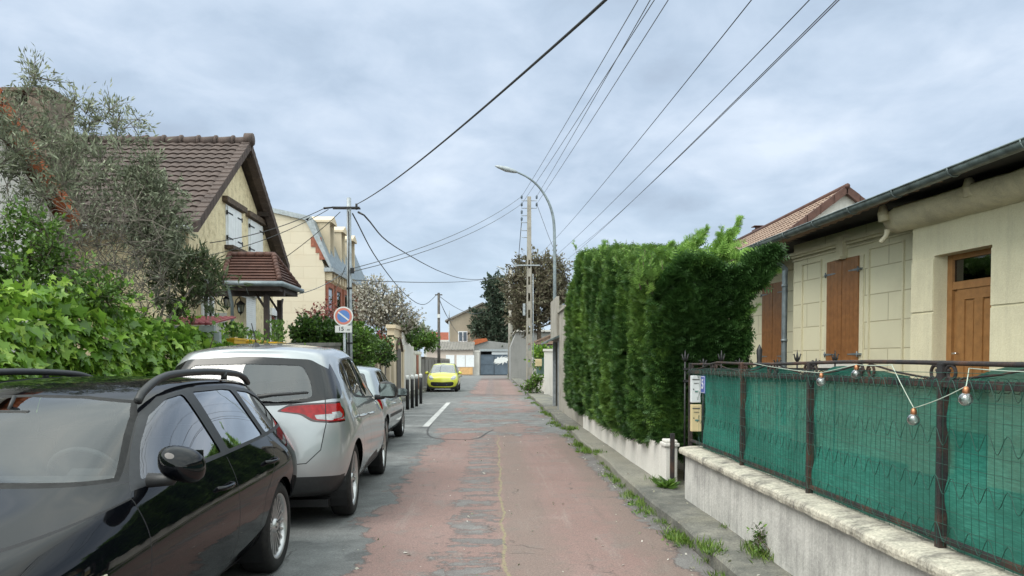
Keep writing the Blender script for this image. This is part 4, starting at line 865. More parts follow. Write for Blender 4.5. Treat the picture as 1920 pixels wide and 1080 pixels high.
FX = 2.06; ZT, ZR, ZB = 1.497, 1.405, .66
fence = thing('fence', 'rusty iron fence with green wire mesh and scrolls on the low wall', 'fence', (FX, 7.5, .65))
posts = [7.86, 6.20, 4.87, 3.42, 1.95, .5, -.95, -2.4, -3.9]; ends = (7.86, -6.0)
for i, y in enumerate(posts):
    g = MB(); g.box2((FX - .019, y - .019, .60), (FX + .019, y + .019, ZT), bev=.003); g.build('post', 'rusty', fence, world=True)
g = MB(); g.tube([(FX, y, ZT + .008 * math.sin(y * 1.9) - (.02 if y > 7 else 0)) for y in np.linspace(ends[0], ends[1], 60)], .011, 8); g.build('top_rail', 'rusty', fence, world=True)
g = MB(); g.box2((FX - .014, ends[1], ZR - .018), (FX + .014, ends[0], ZR + .018), bev=.003); g.build('rail', 'rusty', fence, world=True)
g = MB(); g.box2((FX - .012, ends[1], ZB + .02), (FX + .012, ends[0], ZB + .045), bev=.003); g.build('rail', 'rusty', fence, world=True)
for i in range(len(posts) - 1):
    y0, y1 = posts[i], posts[i + 1]; ym = (y0 + y1) / 2
    for (yc, s) in ((y0, -1), (y1, 1), (ym, 1), (ym, -1)) if i < 5 else ((y0, -1), (y1, 1)):
        pts = []
        for t in range(27):
            a = t / 26 * 2 * math.pi * 1.15; r_ = .042 * (1 - .022 * t * .9); r_ = max(r_, .014)
            pts.append((FX, yc + s * (.062 + math.cos(a) * -r_), (ZT + ZR) / 2 + math.sin(a) * r_))
        g = MB(); g.tube(pts, .0085, 6); g.build('scroll', 'rusty', fence, world=True)
    g = MB(); L1 = (y1 - y0)
    g.tube([(FX, y0 + L1 * .06, ZR + .02), (FX, y0 + L1 * .27, (ZT + ZR) / 2), (FX, y0 + L1 * .46, ZT - .005)], .0055, 6); g.build('diagonal_bar', 'rusty', fence, world=True)
    g = MB(); g.tube([(FX, y0 + L1 * .54, ZT - .005), (FX, y0 + L1 * .73, (ZT + ZR) / 2), (FX, y0 + L1 * .94, ZR + .02)], .0055, 6); g.build('diagonal_bar', 'rusty', fence, world=True)
# welded mesh in front of the bars
g = MB(); MX = FX - .032
def mwob(y, z): return .008 * math.sin(y * 2.1 + z * 3) + .006 * noise.noise(Vector((y * .7, z, 2)))
ME = 7.45; ys = np.arange(ends[1], ME, .05)
for y in ys:
    top = 1.43 + .02 * noise.noise(Vector((y * 3, 0, 0))); g.tube([(MX + mwob(y, z), y + .006 * math.sin(z * 5 + y), z) for z in (.67, .85, 1.05, 1.25, top)], .0012, 3, cap=False)
for z in (.70, .77, .84, .98, 1.05, 1.12, 1.26, 1.33, 1.41, 1.45):
    g.tube([(MX - .002 + mwob(y, z), y, z + .006 * math.sin(y * 1.1 + z * 7)) for y in np.arange(ends[1], ME, .25)], .0015, 3, cap=False)
for zc in (.735, .95, 1.17, 1.385):
    g.tube([(MX - .012 + mwob(y, zc), y, zc + .040 * math.sin(y * 2 * math.pi / .12)) for y in np.arange(ends[1], ME, .0125)], .0021, 3, cap=False)
g.build('wire_mesh', 'mesh_green', fence, world=True)
# coils tying the mesh to the rail
g = MB(); g.tube([(FX + .030 * math.cos(y * 2 * math.pi / .06), y, ZR + .032 * math.sin(y * 2 * math.pi / .06)) for y in np.arange(1.0, ends[0], .0075)], .0016, 3, cap=False); g.build('binding_wire', 'mesh_green', fence, world=True)
# shade cloth
bays = list(zip(posts[:-1], posts[1:])); cl = MB(); ny, nz = 520, 40; vs = []
for i in range(ny + 1):
    y = ME + .02 - i * (ME - ends[1] - .04) / ny; dmin = min(abs(y - p) for p in posts); ph = 0
    for (a, b) in bays:
        if b <= y <= a: ph = (y - b) / (a - b)
    top = 1.40 + .055 * math.sin(ph * math.pi) * (1 if i % 7 else .98) + .028 * noise.fractal(Vector((y * 1.6, 0, 5)), 1, 2, 3) + .035 * (ph > .5) * math.sin((ph - .5) * 2 * math.pi)
    if y > 6.2: top = 1.37 + .11 * max(0, (y - 7.0) / .86) + .02 * noise.noise(Vector((y * 4, 0, 5)))
    for j in range(nz + 1):
        t = j / nz; z = .655 + (top - .655) * t
        sag = .045 * math.sin(ph * math.pi) * math.sin(t * math.pi) * (1 + .5 * math.sin(y * 2)); wr = .018 * noise.fractal(Vector((y * 1.1 + z * .6, z * 3.2, 1)), 1, 2, 4) + .012 * noise.noise(Vector((y * 7 + z * 2.5, z * 2, 7))) + .02 * math.exp(-dmin * 9) * math.sin(z * 16 + y)
        vs.append((FX + .024 + .5 * sag + wr * .9, y, z + .012 * noise.noise(Vector((y * 2, z * 3, 9)))))
cl.add(vs, [(i * (nz + 1) + j, (i + 1) * (nz + 1) + j, (i + 1) * (nz + 1) + j + 1, i * (nz + 1) + j + 1) for i in range(ny) for j in range(nz)], 0, True)
solo(cl, 'shade_cloth', 'cloth', 'green woven shade cloth stretched behind the bars of the iron fence', 'shade cloth', (FX, 7.5, .65))

# letter boxes and the house number on the end of the fence
def post_box(px0, px1, py0, py1, mat, label):
    y = 7.62
    c = atY((px0 + px1) / 2, (py0 + py1) / 2, y); wd = (px1 - px0) / F_PX * y; h = (py1 - py0) / F_PX * y; t = thing('letter_box', label, 'letter box', (c.x, y, c.z - h / 2))
    g = MB(); g.box((c.x, y, c.z), (wd, .06, h), bev=.008); g.build('box', mat, t, world=True)
    g = MB(); g.box((c.x - .004, y - .032, c.z + h * .36), (wd * .74, .004, h * .035)); g.box((c.x, y - .032, c.z + h * .22), (wd * .5, .004, h * .02)); g.build('slot', 'interior_grey', t, world=True)
    g = MB(); g.cyl((c.x - wd * .28, y - .028, c.z + .0), (c.x - wd * .28, y - .035, c.z), .006, n=10); g.build('lock', 'black', t, world=True)
    g = MB(); g.box((c.x + wd * .05, y - .0325, c.z - h * .08), (wd * .4, .003, h * .06)); g.build('name_plate', 'chrome', t, world=True)
    return t
post_box(1295, 1313, 704, 755, 'mail_white', 'white letter box hung on the street end of the green fence')
post_box(1295, 1314, 758, 809, 'mail_cream', 'cream letter box hung below the white letter box')
c = atX(1318.5, 721, FX - .062); g = MB(); g.box(c, (.008, .125, .165), 0, bev=.002); g.box((c.x - .0045, c.y, c.z), (.002, .115, .155), 1); g.box((c.x - .0057, c.y, c.z), (.002, .105, .145), 0)
text_into(g, '5', .13, Matrix.Translation((c.x - .008, c.y, c.z)) @ Matrix.Rotation(R(-90), 4, 'Z') @ Matrix.Rotation(R(90), 4, 'X'), 1)
solo(g, 'house_number', ['enamel_blue', 'sign_white'], 'blue enamel house number plate reading 5 beside the white letter box', 'house number', tuple(c))

# string of clear bulbs
sl = thing('string_light', 'string of clear globe bulbs with copper caps looped along the fence top', 'string light', (FX, 4, 1.4))
bl = [(1540, 716, 1.99), (1606, 702, 2.04), (1713, 787, 1.97), (1811, 749, 1.97)]; tops = []
for px, py, x in bl:
    c = atX(px, py, x); tops.append(c + Vector((0, 0, .055))); g = MB(); r_ = .029
    g.lathe([(.010, .030)] + [(r_ * math.sin(a), r_ * math.cos(a)) for a in np.linspace(.4, math.pi, 14)], 20, 0, Matrix.Translation(c)); b_ = g.build('bulb', 'glass_bulb', sl, world=True)
    g = MB(); g.lathe([(.001, .055), (.008, .053), (.013, .045), (.014, .03), (.012, .022)], 14, 0, Matrix.Translation(c)); b2_ = g.build('bulb_cap', 'copper', b_, world=True)
    g = MB(); g.lathe([(.003, .03), (.004, .0), (.0035, -.012), (.001, -.014)], 8, 0, Matrix.Translation(c)); g.build('filament', 'mail_white', b_, world=True)
def catn(a, b, sag, n=10): return [a.lerp(b, i / n) - Vector((0, 0, sag * 4 * (i / n) * (1 - i / n))) for i in range(n + 1)]
h1 = Vector((FX - .02, 5.9, ZT)); h2 = atX(1672, 684, FX - .02); h3 = Vector((FX - .02, 3.3, ZR + .05)); g = MB()
for a, b, s in ((h1, tops[0], .01), (tops[0], tops[1], .0), (tops[1], h2, .005), (h2, tops[2], .004), (tops[2], tops[3], .008), (tops[3], h3.lerp(Vector((FX - .02, 3.1, ZT)), .5), .005), (h3.lerp(Vector((FX - .02, 3.1, ZT)), .5), Vector((FX - .02, 2.2, ZT)), .02)): g.tube(catn(a, b, s, 8), .0022, 5)
g.build('cord', 'cord_white', sl, world=True)

# spiked iron fence running back from the street, behind the green cloth
ip = thing('iron_railing', 'black iron railing with fleur-de-lis finials behind the far end of the green fence', 'railing', (2.1, 8.25, .2))
def finial(g, x, y, z, h, big=False):
    g.tube([(x, y, z), (x, y, z + h * .35)], .009, 6)
    if big: g.tube([(x, y, z), (x, y, z + h * .2), (x, y, z + h * .3), (x, y, z + h * .75), (x, y, z + h)], [.03, .034, .026, .034, .004], 8); return
    g.tube([(x, y, z + h * .3), (x, y, z + h * .55), (x, y, z + h)], [.006, .017, .002], 6)
    for s in (-1, 1): g.tube([(x, y, z + h * .3), (x + s * .022, y, z + h * .5), (x + s * .036, y, z + h * .78), (x + s * .052, y, z + h * .72)], [.006, .010, .007, .003], 5)
xs = [2.10, 2.30, 2.50, 2.70, 2.92, 3.12, 3.34, 3.55, 3.76]
for i, x in enumerate(xs):
    g = MB(); g.tube([(x, 8.25, .2), (x, 8.25, 1.50)], .010, 6); big = i in (4,)
    finial(g, x, 8.25, 1.44, .26 if big else (.20 if i % 2 == 0 else .11), big); g.build('finial_bar', 'black_metal', ip, world=True)
for z in (.5, 1.30, 1.43): g = MB(); g.box2((2.08, 8.238, z - .012), (3.8, 8.262, z + .012)); g.build('rail', 'black_metal', ip, world=True)
for i in range(len(xs) - 1):
    xm = (xs[i] + xs[i + 1]) / 2; g = MB()
    for s in (-1, 1): g.tube([(xm + s * (.045 + .038 * math.cos(a)), 8.25, 1.365 + .045 * math.sin(a)) for a in np.linspace(0, 5.2, 14)], .006, 5)
    g.build('scroll', 'black_metal', ip, world=True)

# white pillar, gate post and low white wall below the hedge
ww = thing('white_wall', 'low white rendered wall with capped end pillar below the clipped hedge', 'wall', (1.95, 8.6, 0))
A = (1.93, 8.62); B = (1.90, 16.0)
g = MB(); g.prism([(A[0], A[1], .0), (B[0], B[1], 0), (B[0], B[1], .50), (A[0], A[1], .56)], (.16, 0, 0)); g.build('wall_face', 'white_wall', ww, world=True)
g = MB(); g.box2((1.925, 8.40, 0), (2.06, 8.60, .56), bev=.01); g.box2((1.905, 8.38, .56), (2.08, 8.62, .60), bev=.012); g.box2((1.925, 8.40, .60), (2.06, 8.6, .635), bev=.015); g.build('pillar', 'white_wall', ww, world=True)
g = MB(); g.box2((1.955, 8.28, .12), (2.0, 8.325, .72), bev=.004); solo(g, 'gate_post', 'rusty', 'dark square iron post standing against the white pillar', 'post', (1.975, 8.3, .12))

# ================================================================ thuja hedge
def hedge_face(y):
    return 1.80 + .16 * noise.fractal(Vector((y * .55, 0, 3)), 1, 2, 3) + .05 * math.sin(y * 2 * math.pi / .75)
def hedge_top(y): return 2.60 + max(0, (y - 8.6)) * .135 + .42 * noise.noise(Vector((y * 1.0, 4, 0))) + .10 * noise.noise(Vector((y * 3.1, 1, 0))) - .28 * max(0, y - 15) - .45 * max(0, 9.45 - y)
hr = thing('hedge', 'tall clipped conifer hedge bulging over the low white wall', 'hedge', (2.8, 13, 0))
y0h, y1h, xr = 8.75, 17.7, 3.1
def hb(z): return .62 + .05 * math.sin(z)
P = []; D = []; S = []; Rn = []; T = []
def dark_nz(p, s=.9): return noise.noise(Vector(p) * s)
nA = 52000; ysr = y0h + (y1h - y0h) * rng.random(nA) ** 1.35; zsr = rng.random(nA)
for y, t in zip(ysr, zsr):
    zt = hedge_top(y); zb = .50 + .08 * noise.noise(Vector((y * 1.6, 0, 8))) + max(0, 9.9 - y) * .02; z = zb + (zt - zb) * t; x = hedge_face(y) - .16 * math.sin(min(1, t * 1.05) * math.pi) ** .6 * .5 + .30 * max(0, (.1 - t) * 2) + .06 * noise.fractal(Vector((y * 1.3, z * 1.3, 0)), 1, 2, 4)
    if y < y0h + .9: x += (y0h + .9 - y) ** 2 * .55
    if noise.noise(Vector((y * 7, x * 7, z * 11))) < -.10: continue
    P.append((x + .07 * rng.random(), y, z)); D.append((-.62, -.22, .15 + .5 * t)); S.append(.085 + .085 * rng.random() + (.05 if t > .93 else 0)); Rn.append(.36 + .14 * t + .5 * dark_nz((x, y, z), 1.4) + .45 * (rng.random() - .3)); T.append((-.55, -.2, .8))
nB = 30000; xsr = rng.random(nB); zsr = rng.random(nB)
def near_right(z): return 2.86 + .95 * max(0, (z - 2.2)) + .08 * noise.noise(Vector((0, 0, z * 2.5)))
for u, t in zip(xsr, zsr):
    zt = 2.62 - 1.3 * max(0, .22 - u) + .06 * math.sin(u * 9) + .22 * noise.noise(Vector((u * 4, 1, 1))); zb = .62 - .22 * (u > .25) ; z = zb + (zt - zb) * t; x = 1.9 + (near_right(z) - 1.9) * u
    y = y0h + .02 + .10 * noise.fractal(Vector((x * 1.6, z * 1.6, 4)), 1, 2, 4) - .12 * max(0, t - .75) * 2 + 2.2 * max(0, (.30 - u)) ** 2 + .25 * max(0, t - .85) * 2 + .25 * max(0, u - .88)
    if noise.noise(Vector((x * 8, 3, z * 13))) < -.08: continue
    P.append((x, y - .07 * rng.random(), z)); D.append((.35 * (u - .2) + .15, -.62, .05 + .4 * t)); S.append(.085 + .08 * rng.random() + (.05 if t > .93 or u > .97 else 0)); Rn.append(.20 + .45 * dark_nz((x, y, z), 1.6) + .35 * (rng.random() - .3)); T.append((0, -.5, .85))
nC = 9000
for y, u in zip(y0h + (y1h - y0h) * rng.random(nC), rng.random(nC)):
    x = hedge_face(y) + u * (xr - 1.8); P.append((x, y, hedge_top(y) + .08 * rng.random())); D.append((-.3, -.2, 1)); S.append(.12 + .09 * rng.random()); Rn.append(.5 + .4 * rng.random()); T.append((0, 0, 1))
for z_ in range(2600):
    z = .8 + 1.75 * rng.random(); y = y0h + rng.random() ** 2 * 2.5; P.append((near_right(z), y, z)); D.append((.8, -.1, .35)); S.append(.10 + .07 * rng.random()); Rn.append(.35 + .4 * rng.random()); T.append((0, 0, 1))
core = MB(); nyc, nzc = 50, 12; vs = []
ring = lambda y: [(x + (max(0, y0h + .9 - y) ** 2 * .9 if x < 2.4 else 0), z) for x, z in ring0(y)]
ring0 = lambda y: [(hedge_face(y) + .20, .72), (hedge_face(y) + .10, 1.2), (hedge_face(y) + .09, hedge_top(y) - .35), (hedge_face(y) + .35, hedge_top(y) - .07), (2.95, hedge_top(y) - .14), (2.75, hedge_top(y) - .5), (2.7, .6)]
k = 7
for i in range(nyc + 1): y = y0h + .34 + i * (y1h - y0h - .3) / nyc; vs += [(x, y, z) for x, z in ring(y)]
core.add(vs, [(i * k + j, i * k + (j + 1) % k, (i + 1) * k + (j + 1) % k, (i + 1) * k + j) for i in range(nyc) for j in range(k)] + [tuple(range(k)), tuple(nyc * k + j for j in range(k))], 0)
Pn = np.array(P); Dn = np.array(D)
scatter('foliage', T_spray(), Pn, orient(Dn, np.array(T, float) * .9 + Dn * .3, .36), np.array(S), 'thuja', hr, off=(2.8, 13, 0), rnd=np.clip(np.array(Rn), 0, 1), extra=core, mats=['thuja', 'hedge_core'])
# fresh shoots standing above the clipped top
P = []; D = []; S = []; Rn = []; st_ = MB()
shoots = [(1085, 455, 17.5, .55), (1105, 480, 15, .35), (1150, 470, 13.5, .4), (1175, 475, 12.5, .35), (1245, 462, 11, .3), (1205, 478, 12, .3)] 
def shoot(base, tip, wd, n):
    L_ = (tip - base); ln = L_.length; bend = Vector((rng.normal(0, .05), rng.normal(0, .05), 0)) * ln; pts = [base.lerp(tip, t) + bend * math.sin(t * math.pi) for t in np.linspace(0, 1, 9)]
    st_.tube(pts, [.010 * (1 - .8 * t) for t in np.linspace(0, 1, 9)], 4)
    for _ in range(n):
        t = rng.random(); p = base.lerp(tip, t) + bend * math.sin(t * math.pi); d = np.array(L_.normalized()) * .8 + rng.normal(0, .55, 3); P.append(tuple(p)); D.append(d); S.append(wd * (1.15 - .8 * t) * (.6 + .6 * rng.random())); Rn.append(.3 + .6 * rng.random())
for (bx, by_, tx, ty, Y, wd, n) in ((1255, 500, 1315, 430, 9.6, .16, 90), (1290, 500, 1300, 440, 9.3, .15, 60), (1325, 500, 1388, 408, 9.2, .20, 190), (1338, 490, 1352, 425, 9.1, .15, 90), (1262, 500, 1325, 428, 9.4, .19, 150), (1140, 500, 1133, 455, 13.5, .22, 70), (1160, 500, 1150, 465, 13, .2, 60), (1095, 540, 1075, 455, 16.5, .20, 70), (1085, 520, 1090, 475, 17, .2, 50), (1395, 500, 1462, 478, 8.8, .16, 130), (1370, 490, 1430, 465, 8.9, .15, 100), (1400, 520, 1462, 505, 8.8, .14, 90), (1200, 495, 1210, 462, 11.5, .2, 70), (1230, 490, 1262, 455, 10.6, .18, 70), (1115, 505, 1110, 475, 15, .2, 60), (1345, 480, 1395, 455, 9.0, .15, 80), (1390, 545, 1440, 530, 8.7, .12, 60), (1390, 590, 1425, 570, 8.7, .10, 50), (1180, 490, 1178, 468, 12.4, .2, 60)):
    shoot(atY(bx, by_, Y), atY(tx, ty, Y), wd, n)
for _ in range(260):
    y = y0h + (y1h - y0h) * rng.random() ** 1.3; x = hedge_face(y) + rng.random() ** 2 * 1.2; b_ = Vector((x, y, hedge_top(y) - .1)); shoot(b_, b_ + Vector((rng.normal(-.02, .07), rng.normal(0, .05), .18 + .22 * rng.random())), .13, 16)
scatter('new_shoots', T_spray(), np.array(P), orient(np.array(D), None, .2), np.array(S), 'thuja_new', hr, off=(2.8, 13, 0), rnd=np.array(Rn), extra=st_, mats=['thuja_new', 'bark'])

# ================================================================ house on the right
TH = .13
def fx(x0, d0): return lambda d: x0 - TH * (d - d0)
fA, fB, fC = fx(5.80, 10.5), fx(5.90, 12.7), fx(6.16, 16.6)
house = thing('house', 'single-storey cream house with brown shutters and long dark gutter on the right', 'house', (6.0, 11, 0))
def wallrun(f, d0, d1, z0, z1, mat, name, thick=.3, out=0):
    g = MB(); g.prism([(f(d0) - out, d0, z0), (f(d1) - out, d1, z0), (f(d1) - out, d1, z1), (f(d0) - out, d0, z1)], (thick, 0, 0)); return g.build(name, mat, house, world=True)
def strip(g, f, d0, d1, z0, z1, out, thick=None, mi=0):
    """raised band on a facade"""
    g.prism([(f(d0) - out, d0, z0), (f(d1) - out, d1, z0), (f(d1) - out, d1, z1), (f(d0) - out, d0, z1)], (out + .05, 0, 0), mi)
def dpx(f, px):
    t = atY(px, 600, 1.0).x; lo, hi = 3.0, 60.0
    for _ in range(60):
        m_ = (lo + hi) / 2
        if t * m_ < f(m_): lo = m_
        else: hi = m_
    return lo
dAe = dpx(fA, 1709); dDr, dDl = dpx(fA, 1858), dpx(fA, 1750); zD = 2.92
# door wing: walls round the deep doorway
g = MB(); f = fA
for (a, b, z0, z1) in ((-7, dDr, 0, 3.72), (dDl, dAe, 0, 3.72), (dDr, dDl, zD, 3.72)):
    g.prism([(f(a), a, z0), (f(b), b, z0), (f(b), b, z1), (f(a), a, z1)], (.32, 0, 0))
g.prism([(f(dAe), dAe, 0), (f(dAe) + .4, dAe, 0), (f(dAe) + .4, dAe, 3.72), (f(dAe), dAe, 3.72)], (0, -.02, 0))
g.build('wall', 'cream', house, world=True)
# scored joints of the door wing: real grooves shown as thin raised courses between them
g = MB()
for (a, b) in ((-7, dDr - .004), (dDl + .004, dAe - .004)):
    for z in (.5, 1.0, 1.5, 2.18):
        strip(g, f, a, b if b != dDr else b - .004, z + .012, z + (.50 if z < 1.5 else .66 if z == 1.5 else .70), .014)
strip(g, f, -7, dDr - .004, .0, .5, .014); strip(g, f, dDl + .004, dAe - .004, 0, .5, .014); g.build('block_course', 'cream', house, world=True)
# door
do = MB(); x0, x1 = f(dDr) + .30, f(dDl) + .30
def dpanel(g, u0, u1, z0, z1, out, th=.03, mi=0):
    a = dDl + (dDr - dDl) * u0; b = dDl + (dDr - dDl) * u1; xa = f(a) + .22 - out; xb = f(b) + .22 - out; g.prism([(xa, a, z0), (xb, b, z0), (xb, b, z1), (xa, a, z1)], (th, 0, 0), mi)
dpanel(do, 0, 1, .6, 2.50, 0, .05); dpanel(do, 0, .09, .6, zD, .04, .06); dpanel(do, .93, 1, .6, zD, .04, .06); dpanel(do, .09, .93, 2.46, 2.56, .035, .05); dpanel(do, .09, .93, zD - .07, zD, .035, .05)
for (a, b) in ((.16, .29), (.46, .60), (.77, .88)): dpanel(do, a, b, .6, 2.46, .018, .03)
for z in (2.32,): dpanel(do, .16, .88, z, 2.46, .020, .03)
for (a, b) in ((.30, .45), (.61, .76)): dpanel(do, a + .015, b - .015, .7, 2.29, .010, .02)
door = do.build('door', 'door_wood', house, world=True)
g = MB(); dpanel(g, .09, .93, 2.56, zD - .07, .005, .01); g.build('transom_glass', 'glass_win', door, world=True); g = MB(); dpanel(g, .09, .93, 2.56, zD - .07, -.03, .01); g.build('transom_backing', 'interior_grey', door, world=True)
g = MB(); q = dDl + (dDr - dDl) * .22; g.cyl((f(q) + .18, q, 1.62), (f(q) + .10, q, 1.62), .012); g.tube([(f(q) + .10, q, 1.62), (f(q) + .10, q - .09, 1.62)], .010, 8); g.build('door_handle', 'chrome', door, world=True)
# window wing
dB0, dB1 = dAe, dpx(fB, 1487); wallrun(fB, dB0 - .1, dB1, 0, 3.72, 'facade', 'wall')
g = MB(); f = fB
dW0, dW1 = dpx(fB, 1613), dpx(fB, 1554); zW0, zW1 = 1.5, 3.24; dm = (dW0 + dW1) / 2
p0, p1 = dpx(fB, 1697), dpx(fB, 1503)
strip(g, f, dB0, dB1, 3.46, 3.50, .05); strip(g, f, dB0, dB1, 3.50, 3.56, .09); strip(g, f, dB0, dB1, 3.40, 3.425, .03)
for (a, b) in ((p0 + .02, dW0 - .22), (dW1 + .22, p1 - .02)):
    strip(g, f, a, b, 3.30, 3.325, .028); strip(g, f, a, a + .03, .4, 3.30, .028); strip(g, f, b - .03, b, .4, 3.30, .028)
strip(g, f, dW0 - .10, dW0, zW0, zW1, .022); strip(g, f, dW1, dW1 + .10, zW0, zW1, .022)
g.build('moulding', 'cream', house, world=True)
g = MB(); x_ = f(dm); g.add([(x_ - .11, dm - .13, 3.62), (x_ - .11, dm + .17, 3.62), (x_ - .07, dm + .10, 3.24), (x_ - .07, dm - .07, 3.24), (x_ + .05, dm - .13, 3.62), (x_ + .05, dm + .17, 3.62), (x_ + .05, dm + .10, 3.24), (x_ + .05, dm - .07, 3.24)], [(0, 1, 2, 3), (0, 4, 5, 1), (3, 2, 6, 7), (0, 3, 7, 4), (1, 5, 6, 2), (4, 7, 6, 5)]); g.box((x_ - .08, dm + .02, 3.255), (.10, .26, .05)); g.build('keystone', 'cream', house, world=True)
def shutters(f, a, b, z0, z1):
    mid = (a + b) / 2
    for (u, v) in ((a, mid - .008), (mid + .008, b)):
        s_ = MB(); nb = 4
        for i in range(nb): p = u + (v - u) * i / nb + .003; q = u + (v - u) * (i + 1) / nb - .003; s_.prism([(f(p) - .045, p, z0), (f(q) - .045, q, z0), (f(q) - .045, q, z1), (f(p) - .045, p, z1)], (.04, 0, 0))
        s_.prism([(f(u) - .035, u, z0 + .01), (f(v) - .035, v, z0 + .01), (f(v) - .035, v, z1 - .01), (f(u) - .035, u, z1 - .01)], (.03, 0, 0)); so = s_.build('shutter', 'shutter_wood', house, world=True)
        outer = u if u == a else v; sg = 1 if u == a else -1
        for z in (z0 + .14, z1 - .22):
            h_ = MB(); e_ = outer + sg * .26; h_.prism([(f(outer) - .052, outer, z - .018), (f(e_) - .052, e_, z - .008), (f(e_) - .052, e_, z + .008), (f(outer) - .052, outer, z + .018)], (.008, 0, 0)); h_.cyl((f(outer) - .06, outer - sg * .02, z - .045), (f(outer) - .06, outer - sg * .02, z + .045), .012, n=8); h_.box((f(outer) - .03, outer - sg * .05, z), (.05, .06, .03)); h_.build('hinge', 'zinc', so, world=True)
shutters(fB, dW0, dW1, zW0, zW1)
g = MB(); g.prism([(f(dW0 - .1) - .12, dW0 - .1, zW0 - .09), (f(dW1 + .1) - .12, dW1 + .1, zW0 - .09), (f(dW1 + .1) - .12, dW1 + .1, zW0 - .01), (f(dW0 - .1) - .12, dW0 - .1, zW0 - .01)], (.2, 0, 0)); g.build('sill', 'white_wall', house, world=True)
# far wing
wallrun(fC, dB1 + .4, 24, 0, 3.72, 'facade', 'wall'); dV0, dV1 = dpx(fC, 1473), dpx(fC, 1432); shutters(fC, dV0, dV1, 1.5, 3.24)
g = MB(); g.prism([(fC(dV0 - .1) - .12, dV0 - .1, 1.40), (fC(dV1 + .1) - .12, dV1 + .1, 1.40), (fC(dV1 + .1) - .12, dV1 + .1, 1.48), (fC(dV0 - .1) - .12, dV0 - .1, 1.48)], (.2, 0, 0)); g.build('sill', 'white_wall', house, world=True)
g = MB(); strip(g, fC, dB1 + .4, 24, 3.46, 3.50, .05); strip(g, fC, dB1 + .4, 24, 3.50, 3.56, .09); g.prism([(fB(dB1) - .0, dB1, 0), (fB(dB1) + .8, dB1, 0), (fB(dB1) + .8, dB1, 3.72), (fB(dB1), dB1, 3.72)], (0, -.02, 0)); g.build('moulding', 'cream', house, world=True)
# end walls and back
g = MB(); g.box2((9.5, -7, 0), (9.8, 24, 3.7)); g.box2((4.0 + 3.2, 23.7, 0), (9.5, 24, 3.7)); g.box2((8.0, -7.0, 0), (9.5, -6.7, 3.7)); g.build('wall', 'cream', house, world=True)
# eaves, gutter and roof
ex = lambda d: 5.20 - .021 * (d - 7.42)
zE = lambda d: 3.66 + .013 * (d - 7.42)
g = MB(); n = 30; ds = np.linspace(-7, 24, n); vs = []
for d in ds:
    for a in np.linspace(-.15, math.pi + .15, 9): vs.append((ex(d) + .075 * math.cos(a + math.pi) , d, zE(d) + .075 * -math.sin(a)))
g.add(vs, [(i * 9 + j, i * 9 + j + 1, (i + 1) * 9 + j + 1, (i + 1) * 9 + j) for i in range(n - 1) for j in range(8)], 0, True)
for d in np.arange(-6.5, 24, 1.15): g.tube([(ex(d) + .082 * math.cos(a + math.pi), d, zE(d) - .082 * math.sin(a)) for a in np.linspace(-.2, math.pi + .2, 9)], .012, 4)
g.tube([(ex(d) - .077, d, zE(d) + .012) for d in ds], .012, 6)
g.build('gutter', 'dark_zinc', house, world=True)
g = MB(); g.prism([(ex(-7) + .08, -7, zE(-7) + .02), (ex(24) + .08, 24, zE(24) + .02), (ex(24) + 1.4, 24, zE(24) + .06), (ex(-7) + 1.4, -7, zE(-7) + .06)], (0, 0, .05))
g.build('soffit', 'dark_in', house, world=True)  # near-black colour paints in the deep shade under the eaves
g = tile_roof((ex(-7), -7, zE(0) + .06), (-.021, 1, 0.0), (1, .021, .26), 31, 4.8, 'wave', .25, .33); g.build('roof', 'tile_beige', house, world=True)
# concrete gutter over the door wing
g = MB(); prf = [(.02, -.22), (-.10, -.20), (-.22, -.13), (-.29, -.04), (-.31, .05), (-.28, .075), (-.25, .05), (-.05, .04), (.02, .04)]
ca, cb_ = -7, atX(1647, 390, 5.50).y; n = 90; vs = []; k = len(prf); cx_ = lambda d: fA(d) - .02
for i in range(n + 1):
    d = cb_ + (ca - cb_) * i / n; zc_ = 3.56 + .02 * noise.noise(Vector((d * .8, 0, 0))); e_ = 1 if i > 1 else .72
    vs += [(cx_(min(d, dAe + .2)) + x * e_ + .010 * noise.noise(Vector((d * 3, x * 9, z * 9))), d, zc_ + z + .012 * noise.noise(Vector((d * 4, x * 7, z * 5)))) for x, z in prf]
g.add(vs, [(i * k + j, i * k + j + 1, (i + 1) * k + j + 1, (i + 1) * k + j) for i in range(n) for j in range(k - 1)] + [tuple(range(k))], 0, True)
for px, py in ((1645, 375), (1772, 338)):
    q = atX(px, py, 5.42); q = Vector((cx_(q.y) - .24, q.y, 3.62)); g.tube([q + Vector((.0, 0, -.12)), q + Vector((-.02, 0, .0)), q + Vector((-.02, 0, .08)), q + Vector((0, 0, .11))], [.08, .075, .05, .015], 8)
q = Vector((cx_(cb_) - .15, cb_ - .08, 3.38)); g.tube([q, q + Vector((-.02, .0, -.08)), q + Vector((-.09, .02, -.17))], [.045, .035, .032], 8)
M['cheneau'] = stained('cheneau', (.74, .68, .51), (.38, .35, .27), .6, 3, .85, .4, 30, 1); g.build('concrete_gutter', 'cheneau', house, world=True)
# downpipe
g = MB(); d_ = dpx(fB, 1484); q = Vector((ex(d_), d_, zE(d_) - .07)); g.tube(fcurve([q, q + Vector((0, 0, -.16)), Vector((fB(d_) - .14, d_ + .1, 3.34)), Vector((fB(d_) - .09, d_ + .12, 3.12)), Vector((fB(d_) - .09, d_ + .12, 2.2)), Vector((fB(d_) - .09, d_ + .12, .3))], 6), .052, 12)
for z in (2.95, 1.9): g.cyl((fB(d_) - .09, d_ + .12, z), (fB(d_) - .09, d_ + .12, z + .05), .06)
g.build('downpipe', 'zinc', house, world=True)
